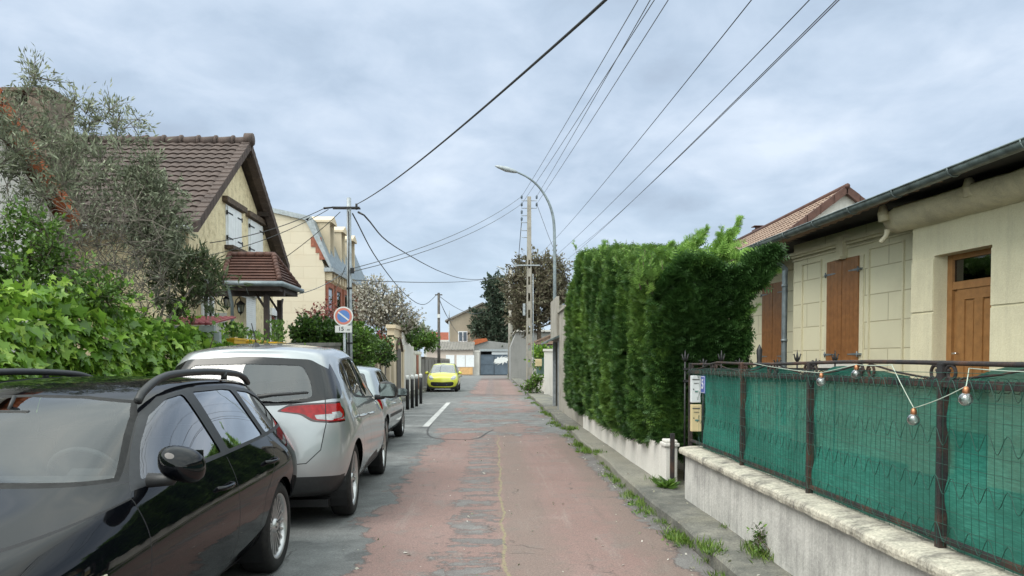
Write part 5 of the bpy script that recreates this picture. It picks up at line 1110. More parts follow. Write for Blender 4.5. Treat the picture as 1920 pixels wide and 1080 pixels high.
# neighbouring gabled house behind
nh = thing('gabled_house', 'gabled house with beige tiled roof and red verge tiles beyond the brown-shuttered house', 'house', (11, 25, 0))
P0 = atY(1588, 352, 24.6); P1 = atY(1503, 416, 24.6); dx = P0.x - P1.x; sl_ = (P0.z - P1.z) / dx; exv = P0.x - 3.5; zev = P0.z - 3.5 * sl_
Vv_ = Vector((1, 0, sl_)).normalized(); lv = 3.5 * math.sqrt(1 + sl_ * sl_)
g = tile_roof((exv, 24.6, zev), (0, 1, 0), Vv_, 12.4, lv, 'wave', .27, .34, .03, .03); g.build('roof', 'tile_beige', nh, world=True)
g = tile_roof((P0.x + 3.5, 24.6, zev), (0, 1, 0), Vector((-1, 0, sl_)).normalized(), 12.4, lv, 'wave', .27, .34, .03, .03); g.build('roof', 'tile_red', nh, world=True)
g = MB()
for s in (-1, 1):
    for i in range(8):
        a = i / 8; b = (i + 1.04) / 8; p = Vector((P0.x + s * 3.5 * (1 - a), 24.57, zev + a * 3.5 * sl_)); q = Vector((P0.x + s * 3.5 * (1 - b), 24.57, zev + b * 3.5 * sl_))
        g.prism([p + Vector((0, 0, -.2)), q + Vector((0, 0, -.19)), q + Vector((0, 0, .08)), p + Vector((0, 0, .095))], (0, .16, 0))
g.tube([(P0.x, y, P0.z + .05) for y in (24.55, 36.9)], .09, 8); g.build('verge_tiles', 'tile_brown', nh, world=True)
g = MB(); g.prism([(exv + .2, 24.8, 0), (P0.x + 3.3, 24.8, 0), (P0.x + 3.3, 24.8, zev), (P0.x, 24.8, P0.z - .1), (exv + .2, 24.8, zev)], (0, 12, 0)); g.build('wall', 'white_wall', nh, world=True)
c = atY(1421, 434, 34); g = MB(); g.box((c.x, 34, c.z - .4), (.34, .34, .8)); g.box((c.x, 34, c.z + .05), (.42, .42, .05)); g.box((c.x, 34, c.z + .13), (.2, .2, .12)); g.box((c.x, 34, c.z + .22), (.46, .46, .03)); g.build('chimney', 'tile_brown', nh, world=True)

# ================================================================ concrete outbuilding past the hedge
ob = thing('garage', 'grey concrete outbuilding with dark doorway at the far end of the hedge', 'garage', (2.3, 21, 0))
g = MB(); g.box2((1.93, 16.02, 0), (2.15, 19.2, 2.2)); g.box2((1.93, 19.2, 0), (2.1, 22.3, 2.95)); g.box2((1.93, 22.3, 2.15), (2.1, 24.4, 3.2)); g.box2((1.86, 22.2, 2.2), (1.93, 24.6, 3.45)); g.box2((1.93, 24.2, 0), (4.5, 24.4, 3.2)); g.box2((2.1, 19.2, 2.8), (5, 24.2, 2.95)); g.build('wall', 'concrete', ob, world=True)
g = MB(); g.box2((2.08, 22.35, .1), (2.12, 24.1, 2.15)); g.build('door', 'wood_pole', ob, world=True)
g = MB(); g.box2((1.90, 22.28, .12), (1.99, 22.36, 2.15)); g.box2((1.90, 24.1, .12), (1.99, 24.2, 2.15)); g.build('door_frame', 'galv', ob, world=True)
g = MB(); g.prism([(1.93, 22.1, 2.25), (1.55, 22.1, 2.08), (1.55, 22.1, 2.13), (1.93, 22.1, 2.31)], (0, 2.5, 0)); g.build('canopy', 'dark_zinc', ob, world=True)
g = MB(); g.box2((2.1, 19.0, 2.2), (5, 24.5, 2.3)); g.box2((1.88, 18.9, 2.95), (2.3, 22.3, 3.02)); g.build('roof', 'concrete', ob, world=True)

# ================================================================ left side: ivy, shrubs, walls
IX = -4.0
iv = thing('ivy_wall', 'garden wall buried in bright green ivy behind the parked cars', 'ivy wall', (IX, 8, 0))
g = MB(); g.box2((-4.22, -8, 0), (-4.05, 12.1, 1.55)); g.build('wall', 'grey_block', iv, world=True)
def ivy_top(y): return np.interp(y, [-8, 5.5, 6.14, 6.9, 7.8, 9.1, 10.8, 11.7, 12.4], [1.95, 1.95, 1.98, 2.12, 2.05, 1.95, 1.84, 1.76, 1.55]) + .10 * noise.noise(Vector((y * 1.4, 0, 2)))
P = []; D = []; Nn_ = []; S = []
for _ in range(19000):
    y = -6 + 18.4 * (rng.random() ** .75); t = rng.random() ** .85; zt = ivy_top(y); z = .25 + (zt - .25) * t
    bulge = .18 * math.sin(min(1, t * 1.02) * math.pi) ** .5 + .16 * noise.fractal(Vector((y * 1.1, z * 1.3, 4)), 1, 2, 4); x = IX + .03 + bulge - .10 * rng.random() - (.3 * (t - .92) / .08 if t > .92 else 0)
    P.append((x, y, z)); D.append((.55, 0, -.75 + .9 * (t > .9))); Nn_.append((.75, 0, .55)); S.append(.065 + .085 * rng.random())
for _ in range(1700):
    y = -6 + 18 * rng.random(); P.append((IX - .05 - .45 * rng.random(), y, ivy_top(y) + .05 * rng.normal())); D.append((.2, 0, .2)); Nn_.append((.2, 0, 1)); S.append(.09 + .06 * rng.random())
for _ in range(60):  # free shoots
    y = 5.8 + 5.6 * rng.random(); h = .1 + .38 * rng.random(); b_ = np.array((IX - .1 + .1 * rng.random(), y, ivy_top(y) - .05)); d = np.array((rng.normal(0, .25), rng.normal(0, .3), 1)) * h
    for t in np.linspace(.2, 1, 5): P.append(tuple(b_ + d * t + rng.normal(0, .03, 3))); D.append((.4, 0, -.2)); Nn_.append((.6, 0, .5)); S.append(.12 - .06 * t)
Rm = orient(np.array(D, float), np.array(Nn_, float), .38); scatter('leaves', T_ivy(), np.array(P), Rm, np.array(S), 'ivy', iv, off=(IX, 8, 0))

kinds = dict(lance=T_lance(.2), olive=T_lance(.26), oval=T_oval(.55), petal=T_petal())
def P3(px, py, Y): return atY(px, py, Y)
def blob(px, py, Y, rpx, rpy, ry=None, w=1): c = atY(px, py, Y); s = Y / F_PX; return (c.x, c.y, c.z, rpx * s, ry or rpx * s * .8, rpy * s, w)
b0 = P3(110, 700, 9.6)
plant('olive_tree', 'tall grey-green olive tree with feathery top in front of the brown-roofed house', 'tree', (b0.x, 9.6, 0),
      [blob(65, 300, 9.6, 95, 80, w=3), blob(180, 330, 9.6, 90, 80, w=3), blob(70, 180, 9.5, 34, 60, w=.9), blob(225, 235, 9.6, 60, 28, w=.6), blob(120, 420, 9.6, 120, 60, w=1.5), blob(15, 260, 9.6, 40, 90, w=1.2), blob(165, 215, 9.6, 60, 35, w=.8)],
      kinds['olive'], 'olive', .074, 9500, .10, k=125, clump=.21, bark='bark_grey', twig_r=.0045, spread=.45, updir=.8)
b0 = P3(255, 700, 9.9)
plant('bushy_olive', 'dense rounded silvery green bush rising beside the feathery olive tree', 'bush', (b0.x, 9.9, 0),
      [blob(285, 370, 9.9, 45, 70, w=2), blob(290, 440, 9.9, 55, 60, w=1.5), blob(255, 340, 9.9, 30, 40, w=.7)], kinds['olive'], 'olive', .072, 8500, .05, k=64, clump=.16, bark='bark_grey', twig_r=.004, multi=2)
b0 = P3(225, 700, 9.2)
plant('bare_shrub', 'thin twiggy shrub with many bare stems behind the ivy', 'shrub', (b0.x, 9.2, 0),
      [blob(190, 500, 9.2, 90, 70, w=2), blob(250, 530, 9.2, 70, 60, w=1.5), blob(200, 430, 9.2, 110, 60, w=1.5)], kinds['lance'], 'olive', .055, 2200, .05, k=95, clump=.26, bark='bark_grey', twig_r=.0055, multi=6)
b0 = P3(335, 720, 10.4)
plant('oleander', 'oleander bush with long narrow leaves on open stems against the cream gable', 'bush', (b0.x, 10.4, 0),
      [blob(345, 510, 10.4, 65, 55, w=2), blob(385, 540, 10.4, 40, 40, w=1), blob(320, 560, 10.4, 40, 50, w=.8)], kinds['lance'], 'oleander', .125, 2600, .05, k=44, clump=.18, twig_r=.006, multi=5, spread=.5, updir=.9)
b0 = P3(20, 720, 7.6)
plant('privet_bush', 'dark green privet bush rising out of the ivy at the near end', 'bush', (b0.x, 7.6, 0),
      [blob(40, 500, 7.6, 90, 60, w=2), blob(90, 560, 7.6, 90, 50, w=2), blob(60, 440, 7.6, 45, 45, w=1), blob(-60, 520, 7.4, 80, 70, w=1.5), blob(180, 560, 7.9, 50, 35, w=.8)], kinds['oval'], 'bush', .045, 9000, .05, k=60, clump=.20, twig_r=.005, multi=3)

# grey block wall with yellow planters
bw = thing('block_wall', 'grey concrete block wall carrying yellow planters behind the silver cars', 'wall', (-4.1, 12.2, 0))
g = MB(); g.prism([(-4.25, 12.12, 0), (-4.25, 20.2, 0), (-4.25, 20.2, 1.95), (-4.25, 12.12, 1.72)], (.2, 0, 0)); g.prism([(-4.28, 12.12, 1.72), (-4.28, 20.2, 1.95), (-4.28, 20.2, 2.03), (-4.28, 12.12, 1.80)], (.26, 0, 0)); g.build('wall_face', 'grey_block', bw, world=True)
def planter(px0, px1, py, lab, h=16, n=260, tall=.22, leaf='bush'):
    xm = -4.12; a = atX(px0, py, xm); b = atX(px1, py, xm); y0, y1 = a.y, b.y; t = thing('planter', lab, 'planter', (xm, y0, 1.80)); g = MB(); hh = .09
    g.add([(xm - .06, y0 + .02, 1.8), (xm + .07, y0 + .02, 1.8), (xm + .07, y1 - .02, 1.8), (xm - .07, y1 - .02, 1.8), (xm - .075, y0, 1.8 + hh), (xm + .075, y0, 1.8 + hh), (xm + .075, y1, 1.8 + hh), (xm - .075, y1, 1.8 + hh)], [(0, 3, 2, 1), (0, 1, 5, 4), (1, 2, 6, 5), (2, 3, 7, 6), (3, 0, 4, 7)])
    g.box2((xm - .085, y0 - .01, 1.8 + hh - .03), (xm + .085, y1 + .01, 1.8 + hh)); g.build('pot', 'yellow_pot', t, world=True)
    P = np.column_stack([xm + rng.normal(0, .06, n), y0 + (y1 - y0) * rng.random(n), 1.8 + hh + tall * rng.random(n)]); D = np.column_stack([rng.normal(0, .5, n), rng.normal(0, .5, n), np.ones(n)]); scatter('plants', kinds['oval'], P, orient(D, None, .5), .05 + .03 * rng.random(n), leaf, t, off=(xm, y0, 1.8)); return t
planter(430, 453, 640, 'short yellow flower pot with low plants on the grey wall near the ivy')
planter(462, 492, 638, 'long yellow trough with a bare stem beside it on the grey wall', n=120, tall=.14)
planter(511, 530, 640, 'yellow flower pot under the porch posts on the grey wall', n=300, tall=.4)
b0 = atX(500, 655, -4.1)
plant('climbing_rose', 'leafy rose with a few white flowers spilling over the grey block wall', 'rose', (-4.0, b0.y, 1.2), [(-3.93, b0.y, 1.72, .1, .9, .08, 1), (-3.90, b0.y + 2.2, 1.68, .1, .8, .1, 1), (-3.93, b0.y - 1, 1.68, .1, .5, .08, .8)], kinds['oval'], 'ivy', .06, 340, .02, k=22, clump=.14, twig_r=.004)

# small gate canopy with red sheet roof
gc = thing('gate_canopy', 'small gate canopy with dark red sheet roof on a grey beam beside the ivy', 'canopy', (-4.6, 11.5, 0))
a = atY(362, 606, 11.6); b = atY(420, 610, 11.6); g = MB(); g.prism([(a.x - .3, 10.9, a.z - .06), (b.x + .05, 10.9, a.z - .06), (b.x + .05, 12.0, a.z + .10), (a.x - .3, 12.0, a.z + .10)], (0, 0, .025))
for x in np.arange(a.x - .28, b.x + .05, .09): g.prism([(x, 10.89, a.z - .035), (x + .025, 10.89, a.z - .035), (x + .025, 12.01, a.z + .125), (x, 12.01, a.z + .125)], (0, 0, .012))
g.build('roof', 'red_sheet', gc, world=True); g = MB(); g.box2((a.x - .3, 10.85, a.z - .16), (b.x + .12, 10.93, a.z - .07)); g.build('beam', 'galv', gc, world=True)
c = atY(408, 640, 10.9); g = MB(); g.box2((c.x - .04, 10.86, 0), (c.x + .04, 10.94, a.z - .16)); g.build('post', 'galv', gc, world=True)

# ================================================================ house with the brown roof
ha = thing('brown_roofed_house', 'cream rough-rendered house with steep brown tiled roof and white shutters', 'house', (-8, 18.9, 0))
RX = -6.0; GX = -6.32; ne, pk, fe = 15.5, 18.95, 22.4; zn, zp = 4.28, 6.90
g = MB(); g.prism([(GX, ne + .45, 0), (GX, fe - .45, 0), (GX, fe - .45, zn + .30), (GX, pk, zp - .22), (GX, ne + .45, zn + .30)], (-.3, 0, 0)); g.box2((-16, ne + .45, 0), (GX - .3, ne + .75, zn + .3)); g.box2((-16, fe - .75, 0), (GX - .3, fe - .45, zn + .3)); g.box2((-16, ne + .45, 0), (-15.7, fe - .45, zn + .3)); g.build('wall', 'cream_rough', ha, world=True)
slope = (zp - zn) / (pk - ne); lv = math.hypot(pk - ne, zp - zn)
g = tile_roof((RX, ne, zn), (-1, 0, 0), Vector((0, 1, slope)).normalized(), 10.5, lv, 'wave', .22, .25, .026, .034); roof = g.build('roof', 'tile_dark', ha, world=True)
g = tile_roof((RX, fe, zn), (-1, 0, 0), Vector((0, -1, slope)).normalized(), 10.5, lv, 'wave', .22, .25, .026, .034); g.build('roof', 'tile_dark', ha, world=True)
g = MB(); g.box2((-16.4, 0, 0), (-16.4, 0, 0))
g = MB()
for s, y0 in ((1, ne), (-1, fe)):
    g.prism([(RX - .02, y0 + s * .03, zn - .06), (RX - .02, pk, zp - .06), (RX - .02, pk, zp - .10), (RX - .02, y0 + s * .03, zn - .10)], (-10.4, 0, 0))
for s, y0 in ((1, ne), (-1, fe)):   # purlins under the overhang
    for t in (.04, .52, .96): y = y0 + (pk - y0) * t; z = zn + (zp - zn) * t - .16; g.box((RX - .18, y, z), (.34, .10, .12))
g.build('soffit', 'dark_wood', ha, world=True)
g = MB(); nt_ = 20
for s, y0 in ((1, ne), (-1, fe)):
    for i in range(nt_):
        a, b = i / nt_, (i + 1.1) / nt_; ya, yb = y0 + (pk - y0) * a, y0 + (pk - y0) * b; za, zb = zn + (zp - zn) * a, zn + (zp - zn) * b; lift = .012
        g.prism([(RX + .05, ya, za - .15), (RX + .05, yb, zb - .16), (RX + .05, yb, zb + .055), (RX + .05, ya, za + .085)], (-.20, 0, 0))
for i in range(25):
    x = RX + .06 - i * .42; g.tube([(x, pk, zp + .045), (x - .40, pk, zp + .035)], [.12, .10], 10); g.tube([(x + .01, pk, zp + .05), (x - .05, pk, zp + .05)], .135, 10)
g.tube([(RX + .10, pk, zp + .09), (RX - .10, pk, zp + .09)], .15, 10); g.build('verge_tiles', 'tile_dark', ha, world=True)
g = MB(); zz_ = [(ne - .06 - .07 * math.cos(a), zn - .03 - .07 * math.sin(a)) for a in np.linspace(0, math.pi, 8)]
g.add([(RX - .05, y, z) for y, z in zz_] + [(-16, y, z) for y, z in zz_], [(i, i + 1, 9 + i, 8 + i) for i in range(7)] + [tuple(range(8))], 0, True); g.build('gutter', 'mail_white', ha, world=True)
# gable windows: closed white shutters, timber lintels, stone sills
for (p0, p1, q0, q1) in ((424, 449, 386, 458), (466, 489, 412, 478)):
    ya, yb = atX(p0, 420, GX).y, atX(p1, 420, GX).y; zt_ = atX(p0, q0, GX).z; zb_ = atX(p0, q1, GX).z; wdw = MB()
    wdw.box2((GX, ya - .05, zb_ - .02), (GX + .02, yb + .05, zt_ + .03)); wo = wdw.build('window', 'white_paint', ha, world=True); mid = (ya + yb) / 2
    for (u, v) in ((ya, mid - .006), (mid + .006, yb)):
        g = MB(); nb = 4
        for i in range(nb): g.box2((GX + .022, u + (v - u) * i / nb + .003, zb_), (GX + .055, u + (v - u) * (i + 1) / nb - .003, zt_))
        g.box2((GX + .021, u + .002, zb_ + .01), (GX + .045, v - .002, zt_ - .01)); so = g.build('shutter', 'white_paint', wo, world=True)
    g = MB()
    for u, s in ((ya, 1), (yb, -1)):
        for z in (zb_ + .16, zt_ - .16): g.box2((GX + .056, u - s * .05, z - .016), (GX + .064, u + s * .30, z + .016)); g.box2((GX + .03, u - s * .07, z - .05), (GX + .06, u - s * .03, z + .05))
    g.build('hinge', 'black_metal', wo, world=True)
    g = MB(); g.box((GX + .05, (ya + yb) / 2, zt_ + .12), (.16, yb - ya + .50, .14), bev=.015); g.build('lintel', 'old_beam', ha, world=True)
    g = MB(); g.box((GX + .09, (ya + yb) / 2, zb_ - .07), (.24, yb - ya + .28, .08), bev=.01); g.build('sill', 'old_beam', ha, world=True)
# ground floor openings
def rect_on(px0, px1, py0, py1, X): a = atX(px0, py0, X); b = atX(px1, py0, X); return a.y, b.y, atX((px0 + px1) / 2, py1, X).z, atX((px0 + px1) / 2, py0, X).z
y0, y1, z0, z1 = rect_on(452, 477, 556, 626, GX); g = MB(); g.box2((GX + .01, y0, z0 - .5), (GX + .03, y1, z1)); g.box2((GX, y0 - .06, z1), (GX + .16, y1 + .06, z1 + .22))
for i in range(18): z = z0 + (z1 - z0) * i / 18; g.box2((GX + .03, y0 + .03, z + .004), (GX + .045, y1 - .03, z + (z1 - z0) / 18 - .004))
g.build('roller_shutter', 'white_paint', ha, world=True)
y0, y1, z0, z1 = rect_on(504, 517, 592, 640, GX); g = MB(); g.box2((GX + .01, y0, z0 - .4), (GX + .05, y0 + .07, z1)); g.box2((GX + .01, y1 - .07, z0 - .4), (GX + .05, y1, z1)); g.box2((GX + .01, y0 - .1, z1), (GX + .12, y1 + .1, z1 + .2)); wo = g.build('window', 'white_paint', ha, world=True); g = MB(); g.box2((GX + .005, y0 + .07, z0 - .4), (GX + .02, y1 - .07, z1)); g.build('pane', 'glass_win', wo, world=True); g = MB(); g.box2((GX - .01, y0 + .07, z0 - .4), (GX + .003, y1 - .07, z1)); g.build('curtain', 'interior_grey', wo, world=True)
y0, y1, z0, z1 = rect_on(376, 398, 520, 610, GX); g = MB(); g.box2((GX, y0, z0 - .6), (GX + .04, y0 + .09, z1)); g.box2((GX, y1 - .09, z0 - .6), (GX + .04, y1, z1)); g.box2((GX, y0, z1 - .09), (GX + .04, y1, z1)); g.box2((GX, (y0 + y1) / 2 - .04, z0 - .6), (GX + .04, (y0 + y1) / 2 + .04, z1)); wo = g.build('window', 'white_paint', ha, world=True); g = MB(); g.box2((GX + .005, y0 + .07, z0 - .6), (GX + .02, y1 - .07, z1 - .05)); g.build('pane', 'glass_win', wo, world=True); g = MB(); g.box2((GX + .001, y0 + .07, z0 - .6), (GX + .004, y1 - .07, z1 - .05)); g.build('curtain', 'interior_grey', wo, world=True)
# porch
zE_, d1, d2, xe = 3.12, 15.5, 16.8, -4.32
rl = atY(429, 481, 16.15); rr = atY(512, 481, 16.15); el = atY(417, 533, d1); er = atY(531, 533, d1); zr_ = rl.z
g = MB()
def slopeface(pts, U, nrm_rows, mat):
    """horizontal ribbed tiles between eave edge (p0,p1) and top edge (p3,p2)"""
    p0, p1, p2, p3 = [Vector(p) for p in pts]; m = MB(); nn = (p1 - p0).cross(p3 - p0).normalized(); nn = nn if nn.z > 0 else -nn
    for i in range(nrm_rows):
        a, b = i / nrm_rows, (i + 1) / nrm_rows + .02; A, B = p0.lerp(p3, a), p1.lerp(p2, a); C, E = p1.lerp(p2, min(b, 1)), p0.lerp(p3, min(b, 1))
        m.add([A + nn * .05, B + nn * .05, C + nn * .01, E + nn * .01, A, B], [(0, 1, 2, 3), (4, 5, 1, 0)])
    return m
rfr = Vector((rr.x, 16.2, zr_)); rfl = Vector((rl.x, 16.2, zr_)); e0 = Vector((el.x, d1, zE_)); e1 = Vector((xe, d1, zE_)); e2 = Vector((xe, d2 + .2, zE_ )); e3 = Vector((el.x, d2 + .2, zE_))
# the porch ridge runs back to the gable
m1 = slopeface([e0, e1, rfr, rfl], 1, 9, None); m1.build('porch_roof', 'tile_brown', ha, world=True)
m1 = slopeface([e1, e2, rfr, rfr], 1, 9, None); m1.build('porch_roof', 'tile_brown', ha, world=True)
m1 = slopeface([e2, e3, rfl, rfr], 1, 9, None); m1.build('porch_roof', 'tile_brown', ha, world=True)
m1 = slopeface([e3, e0, rfl, rfl], 1, 9, None); m1.build('porch_roof', 'tile_brown', ha, world=True)
g = MB()
for p, q in ((e1, rfr), (rfl, rfr), (e0, rfl), (e2, rfr)):
    for i in range(8 if p is not rfl else 5): nn_ = 8 if p is not rfl else 5; g.tube([p.lerp(q, i / nn_) + Vector((0, 0, .05)), p.lerp(q, (i + 1.12) / nn_) + Vector((0, 0, .055))], [.065, .05], 8)
g.build('hip_tiles', 'tile_brown', ha, world=True)
g = MB(); g.box2((e0.x - .02, d1 + .03, zE_ - .16), (xe - .02, d1 + .13, zE_ - .03)); g.box2((xe - .14, d1 + .13, zE_ - .16), (xe - .03, e2.y - .13, zE_ - .03)); g.box2((e0.x - .02, e2.y - .13, zE_ - .16), (xe - .02, e2.y - .03, zE_ - .03)); g.box2((e0.x + .02, d1 + .14, zE_ - .07), (xe - .15, e2.y - .14, zE_ - .045)); g.box2((GX + .02, d1 + .35, zE_ - .24), (xe - .02, d1 + .47, zE_ - .1)); g.build('porch_beam', 'dark_wood', ha, world=True)
for px, Y in ((500, d1 + .25), (525, 16.9)):
    c = atY(px, 600, Y); g = MB(); g.box2((c.x - .05, Y - .05, .4), (c.x + .05, Y + .05, zE_ - .24)); g.tube([(c.x, Y, zE_ - .55), (c.x - .12, Y, zE_ - .35), (c.x - .22, Y, zE_ - .20)], .026, 6); g.tube([(c.x, Y, zE_ - .55), (c.x, Y + .12, zE_ - .35), (c.x, Y + .22, zE_ - .20)], .026, 6); g.build('porch_post', 'dark_wood', ha, world=True)
g = MB(); g.tube([e0 + Vector((-.05, -.07, -.02)), e1 + Vector((.06, -.07, -.03)), e2 + Vector((.07, 0, -.03))], .055, 8); g.tube([e0 + Vector((.12, -.04, -.05)), e0 + Vector((.12, .2, -.4)), e0 + Vector((.12, .25, -3))], .035, 8); g.build('porch_gutter', 'zinc', ha, world=True)
g = MB(); c = atY(446, 600, 16.6); g.box2((c.x - .16, 16.4, 0), (c.x + .12, 16.8, zE_ - .2)); g.box2((GX + .01, d1 + .5, 0), (c.x - .16, 16.75, 1.2)); g.build('pier', 'cream_rough', ha, world=True)
g = MB(); c = atY(430, 600, 16.9); g.box2((c.x - .3, 16.9, .3), (c.x + .1, 16.95, 2.6)); g.build('porch_door', 'white_paint', ha, world=True)
for px, py, Y in ((426, 566, 16.0), (451, 576, 16.0)):
    c = atY(px, py, Y); t = thing('wall_lantern', 'black wall lantern under the porch, ' + ('nearer the oleander' if px < 440 else 'beside the roller shutter'), 'lantern', tuple(c)); g = MB()
    g.lathe([(.001, .16), (.02, .13), (.10, .07), (.11, .06), (.085, .055)], 6, 0, Matrix.Translation(c), False); g.lathe([(.05, -.12), (.055, -.1), (.02, -.14), (.001, -.18)], 6, 0, Matrix.Translation(c), False)
    for i in range(6): a = i * math.pi / 3; g.tube([c + Vector((.082 * math.cos(a), .082 * math.sin(a), .06)), c + Vector((.052 * math.cos(a), .052 * math.sin(a), -.11))], .006, 4)
    g.tube([c + Vector((0, 0, .15)), c + Vector((-.04, .05, .22)), c + Vector((-.14, .15, .16)), c + Vector((-.2, .22, .02))], .012, 6); g.build('frame', 'black_metal', t, world=True)
    g = MB(); g.lathe([(.075, .055), (.046, -.11)], 6, 0, Matrix.Translation(c), False); g.build('glass', 'glass_bulb', t, world=True)

# ================================================================ near-left house: verge and stone chimney
hn = thing('orange_verged_house', 'house with orange verge tiles and tall stone chimney behind the olive tree', 'house', (-9, 10, 0))
HX = -7.5; v0 = atX(0, 183, HX); v1 = atX(100, 340, HX); sl2 = (v1.z - v0.z) / (v1.y - v0.y); pky = v0.y - 2.2; pkz = v0.z - 2.2 * sl2; eay = v1.y + .8; eaz = v1.z + .8 * sl2; ney = 2 * pky - eay
g = MB(); g.prism([(HX - .25, ney + .3, 0), (HX - .25, eay - .3, 0), (HX - .25, eay - .3, eaz), (HX - .25, pky, pkz - .2), (HX - .25, ney + .3, eaz)], (-6, 0, 0)); g.build('wall', 'white_wall', hn, world=True)
Vd = Vector((0, -1, -sl2)).normalized(); lv2 = math.hypot(eay - pky, pkz - eaz)
g = tile_roof((HX, eay, eaz), (-1, 0, 0), Vd, 6.5, lv2, 'wave', .25, .33); g.build('roof', 'tile_red', hn, world=True)
g = tile_roof((HX, ney, eaz), (-1, 0, 0), Vector((0, 1, -sl2)).normalized(), 6.5, lv2, 'wave', .25, .33); g.build('roof', 'tile_red', hn, world=True)
g = MB()
for s, y0 in ((1, ney), (-1, eay)):
    for i in range(14):
        a, b = i / 14, (i + 1.1) / 14; ya, yb = y0 + (pky - y0) * a, y0 + (pky - y0) * b; za, zb = eaz + (pkz - eaz) * a, eaz + (pkz - eaz) * b
        g.prism([(HX + .05, ya, za - .16), (HX + .05, yb, zb - .17), (HX + .05, yb, zb + .06), (HX + .05, ya, za + .09)], (-.18, 0, 0))
g.build('verge_tiles', 'orange_tile', hn, world=True)
c = atY(63, 172, 14.4); g = MB(); g.box2((c.x - .41, 14.2, 2.5), (c.x + .41, 15.0, c.z - .30)); g.box2((c.x - .41, 14.2, c.z - .3), (c.x - .22, 15.0, c.z - .06)); g.box2((c.x + .0, 14.2, c.z - .3), (c.x + .41, 15.0, c.z - .06)); g.box2((c.x - .44, 14.16, c.z - .06), (c.x + .44, 15.04, c.z)); M['chimney_stone'] = stained('chimney_stone', (.20, .165, .13), (.06, .055, .045), .9, 5, .9, .9, 12, 1); g.build('chimney', 'chimney_stone', hn, world=True)

# ================================================================ house with mansard roof
hm = thing('mansard_house', 'tall stone-faced house with zinc mansard roof and red brick window surrounds', 'house', (-11, 36, 0))
MX_, MY = -8.0, 36.3; z_e = atY(611, 503, MY).z; kn = atY(578, 411, MY); tp = atY(525, 397, MY); bl_ = -21.0
ze2 = z_e
g = MB(); g.prism([(MX_, MY, 0), (bl_, MY, 0), (bl_, MY, tp.z + .4), (tp.x, MY, tp.z), (kn.x, MY, kn.z), (MX_, MY, ze2)], (0, .35, 0)); g.build('wall', 'stone_far', hm, world=True)
g = MB(); g.box2((MX_ - .3, MY + .36, 0), (MX_, MY + 11, ze2)); g.build('wall', 'stone_block', hm, world=True)
g = MB(); c_ = Vector((MX_, MY, ze2)); k_ = Vector((kn.x, MY, kn.z)); e_ = Vector((0, 11.1, 0)); t_ = Vector((tp.x - 3, MY, tp.z + .6))
g.prism([c_ + Vector((.30, 0, 0)), c_ + Vector((.30, 0, .12)), k_ + Vector((.12, 0, .10)), t_ + Vector((0, 0, .10)), t_, k_, ], (0, 11.1, 0)); g.build('roof', 'zinc', hm, world=True)
g = MB(); g.prism([c_ + Vector((.32, -.12, -.12)), c_ + Vector((.32, -.12, .10)), k_ + Vector((.16, -.12, .12)), k_ + Vector((-.12, -.12, -.05))], (0, .14, 0)); g.prism([k_ + Vector((.14, -.12, .12)), t_ + Vector((0, -.12, .12)), t_ + Vector((0, -.12, -.05)), k_ + Vector((0, -.12, -.08))], (0, .14, 0)); g.box2((MX_ - .02, MY - .1, ze2 - .16), (MX_ + .42, MY + 11, ze2 + .02)); g.build('gutter', 'galv', hm, world=True)
for i, dy in enumerate((1.6, 4.4, 7.2)):
    g = MB(); y = MY + dy; zc0, zc1 = ze2 + .25, kn.z + .05; g.box2((MX_ - 1.6, y - .55, zc0), (MX_ + .02, y - .40, zc1)); g.box2((MX_ - 1.6, y + .40, zc0), (MX_ + .02, y + .55, zc1)); g.box2((MX_ - 1.6, y - .62, zc1), (MX_ + .14, y + .62, zc1 + .10)); g.prism([(MX_ + .14, y - .62, zc1 + .10), (MX_ + .14, y + .62, zc1 + .10), (MX_ + .14, y, zc1 + .38)], (-1.8, 0, 0)); dm_ = g.build('dormer', 'stone_block', hm, world=True)
    g = MB(); g.box2((MX_ - .25, y - .40, zc0), (MX_ - .2, y + .40, zc1)); g.build('pane', 'glass_win', dm_, world=True); g = MB(); g.box2((MX_ - .32, y - .40, zc0), (MX_ - .27, y + .40, zc1)); g.build('curtain', 'interior_grey', dm_, world=True)
g = MB()
for (p0, q0, p1, q1) in ((587, 435, 596, 450), (583, 445, 603, 463), (592, 463, 606, 474), (599, 474, 610, 487)):
    a, b = atY(p0, q0, MY), atY(p1, q1, MY); g.box2((a.x, MY - .03 - .001 * p0 / 100, b.z), (b.x, MY, a.z))
g.build('brick_quoin', 'red_brick', hm, world=True)
for dy in (.9, 2.9, 4.9, 6.9, 8.9):
    y = MY + dy; zt3, zb3 = ze2 - .95, ze2 - 2.6; g = MB(); g.box2((MX_, y - .48, zb3 - .1), (MX_ + .05, y + .48, zt3 + .1)); wo = g.build('window', 'interior_grey', hm, world=True); g = MB(); g.box2((MX_ + .052, y - .42, zb3), (MX_ + .06, y + .42, zt3)); g.build('pane', 'glass_win', wo, world=True)
    g = MB(); g.box2((MX_ + .0, y - .78, zb3 - .2), (MX_ + .09, y - .481, zt3 + .35)); g.box2((MX_ + .0, y + .481, zb3 - .2), (MX_ + .09, y + .78, zt3 + .35)); g.box2((MX_, y - .48, zt3 + .1), (MX_ + .09, y + .48, zt3 + .35)); g.build('brick_surround', 'red_brick', wo, world=True)
g = MB()
for i in range(16): g.box2((MX_ + .0, MY + .1 + i * .68, ze2 - .55), (MX_ + .30, MY + .28 + i * .68, ze2 - .16))
g.build('cornice', 'stone_block', hm, world=True)

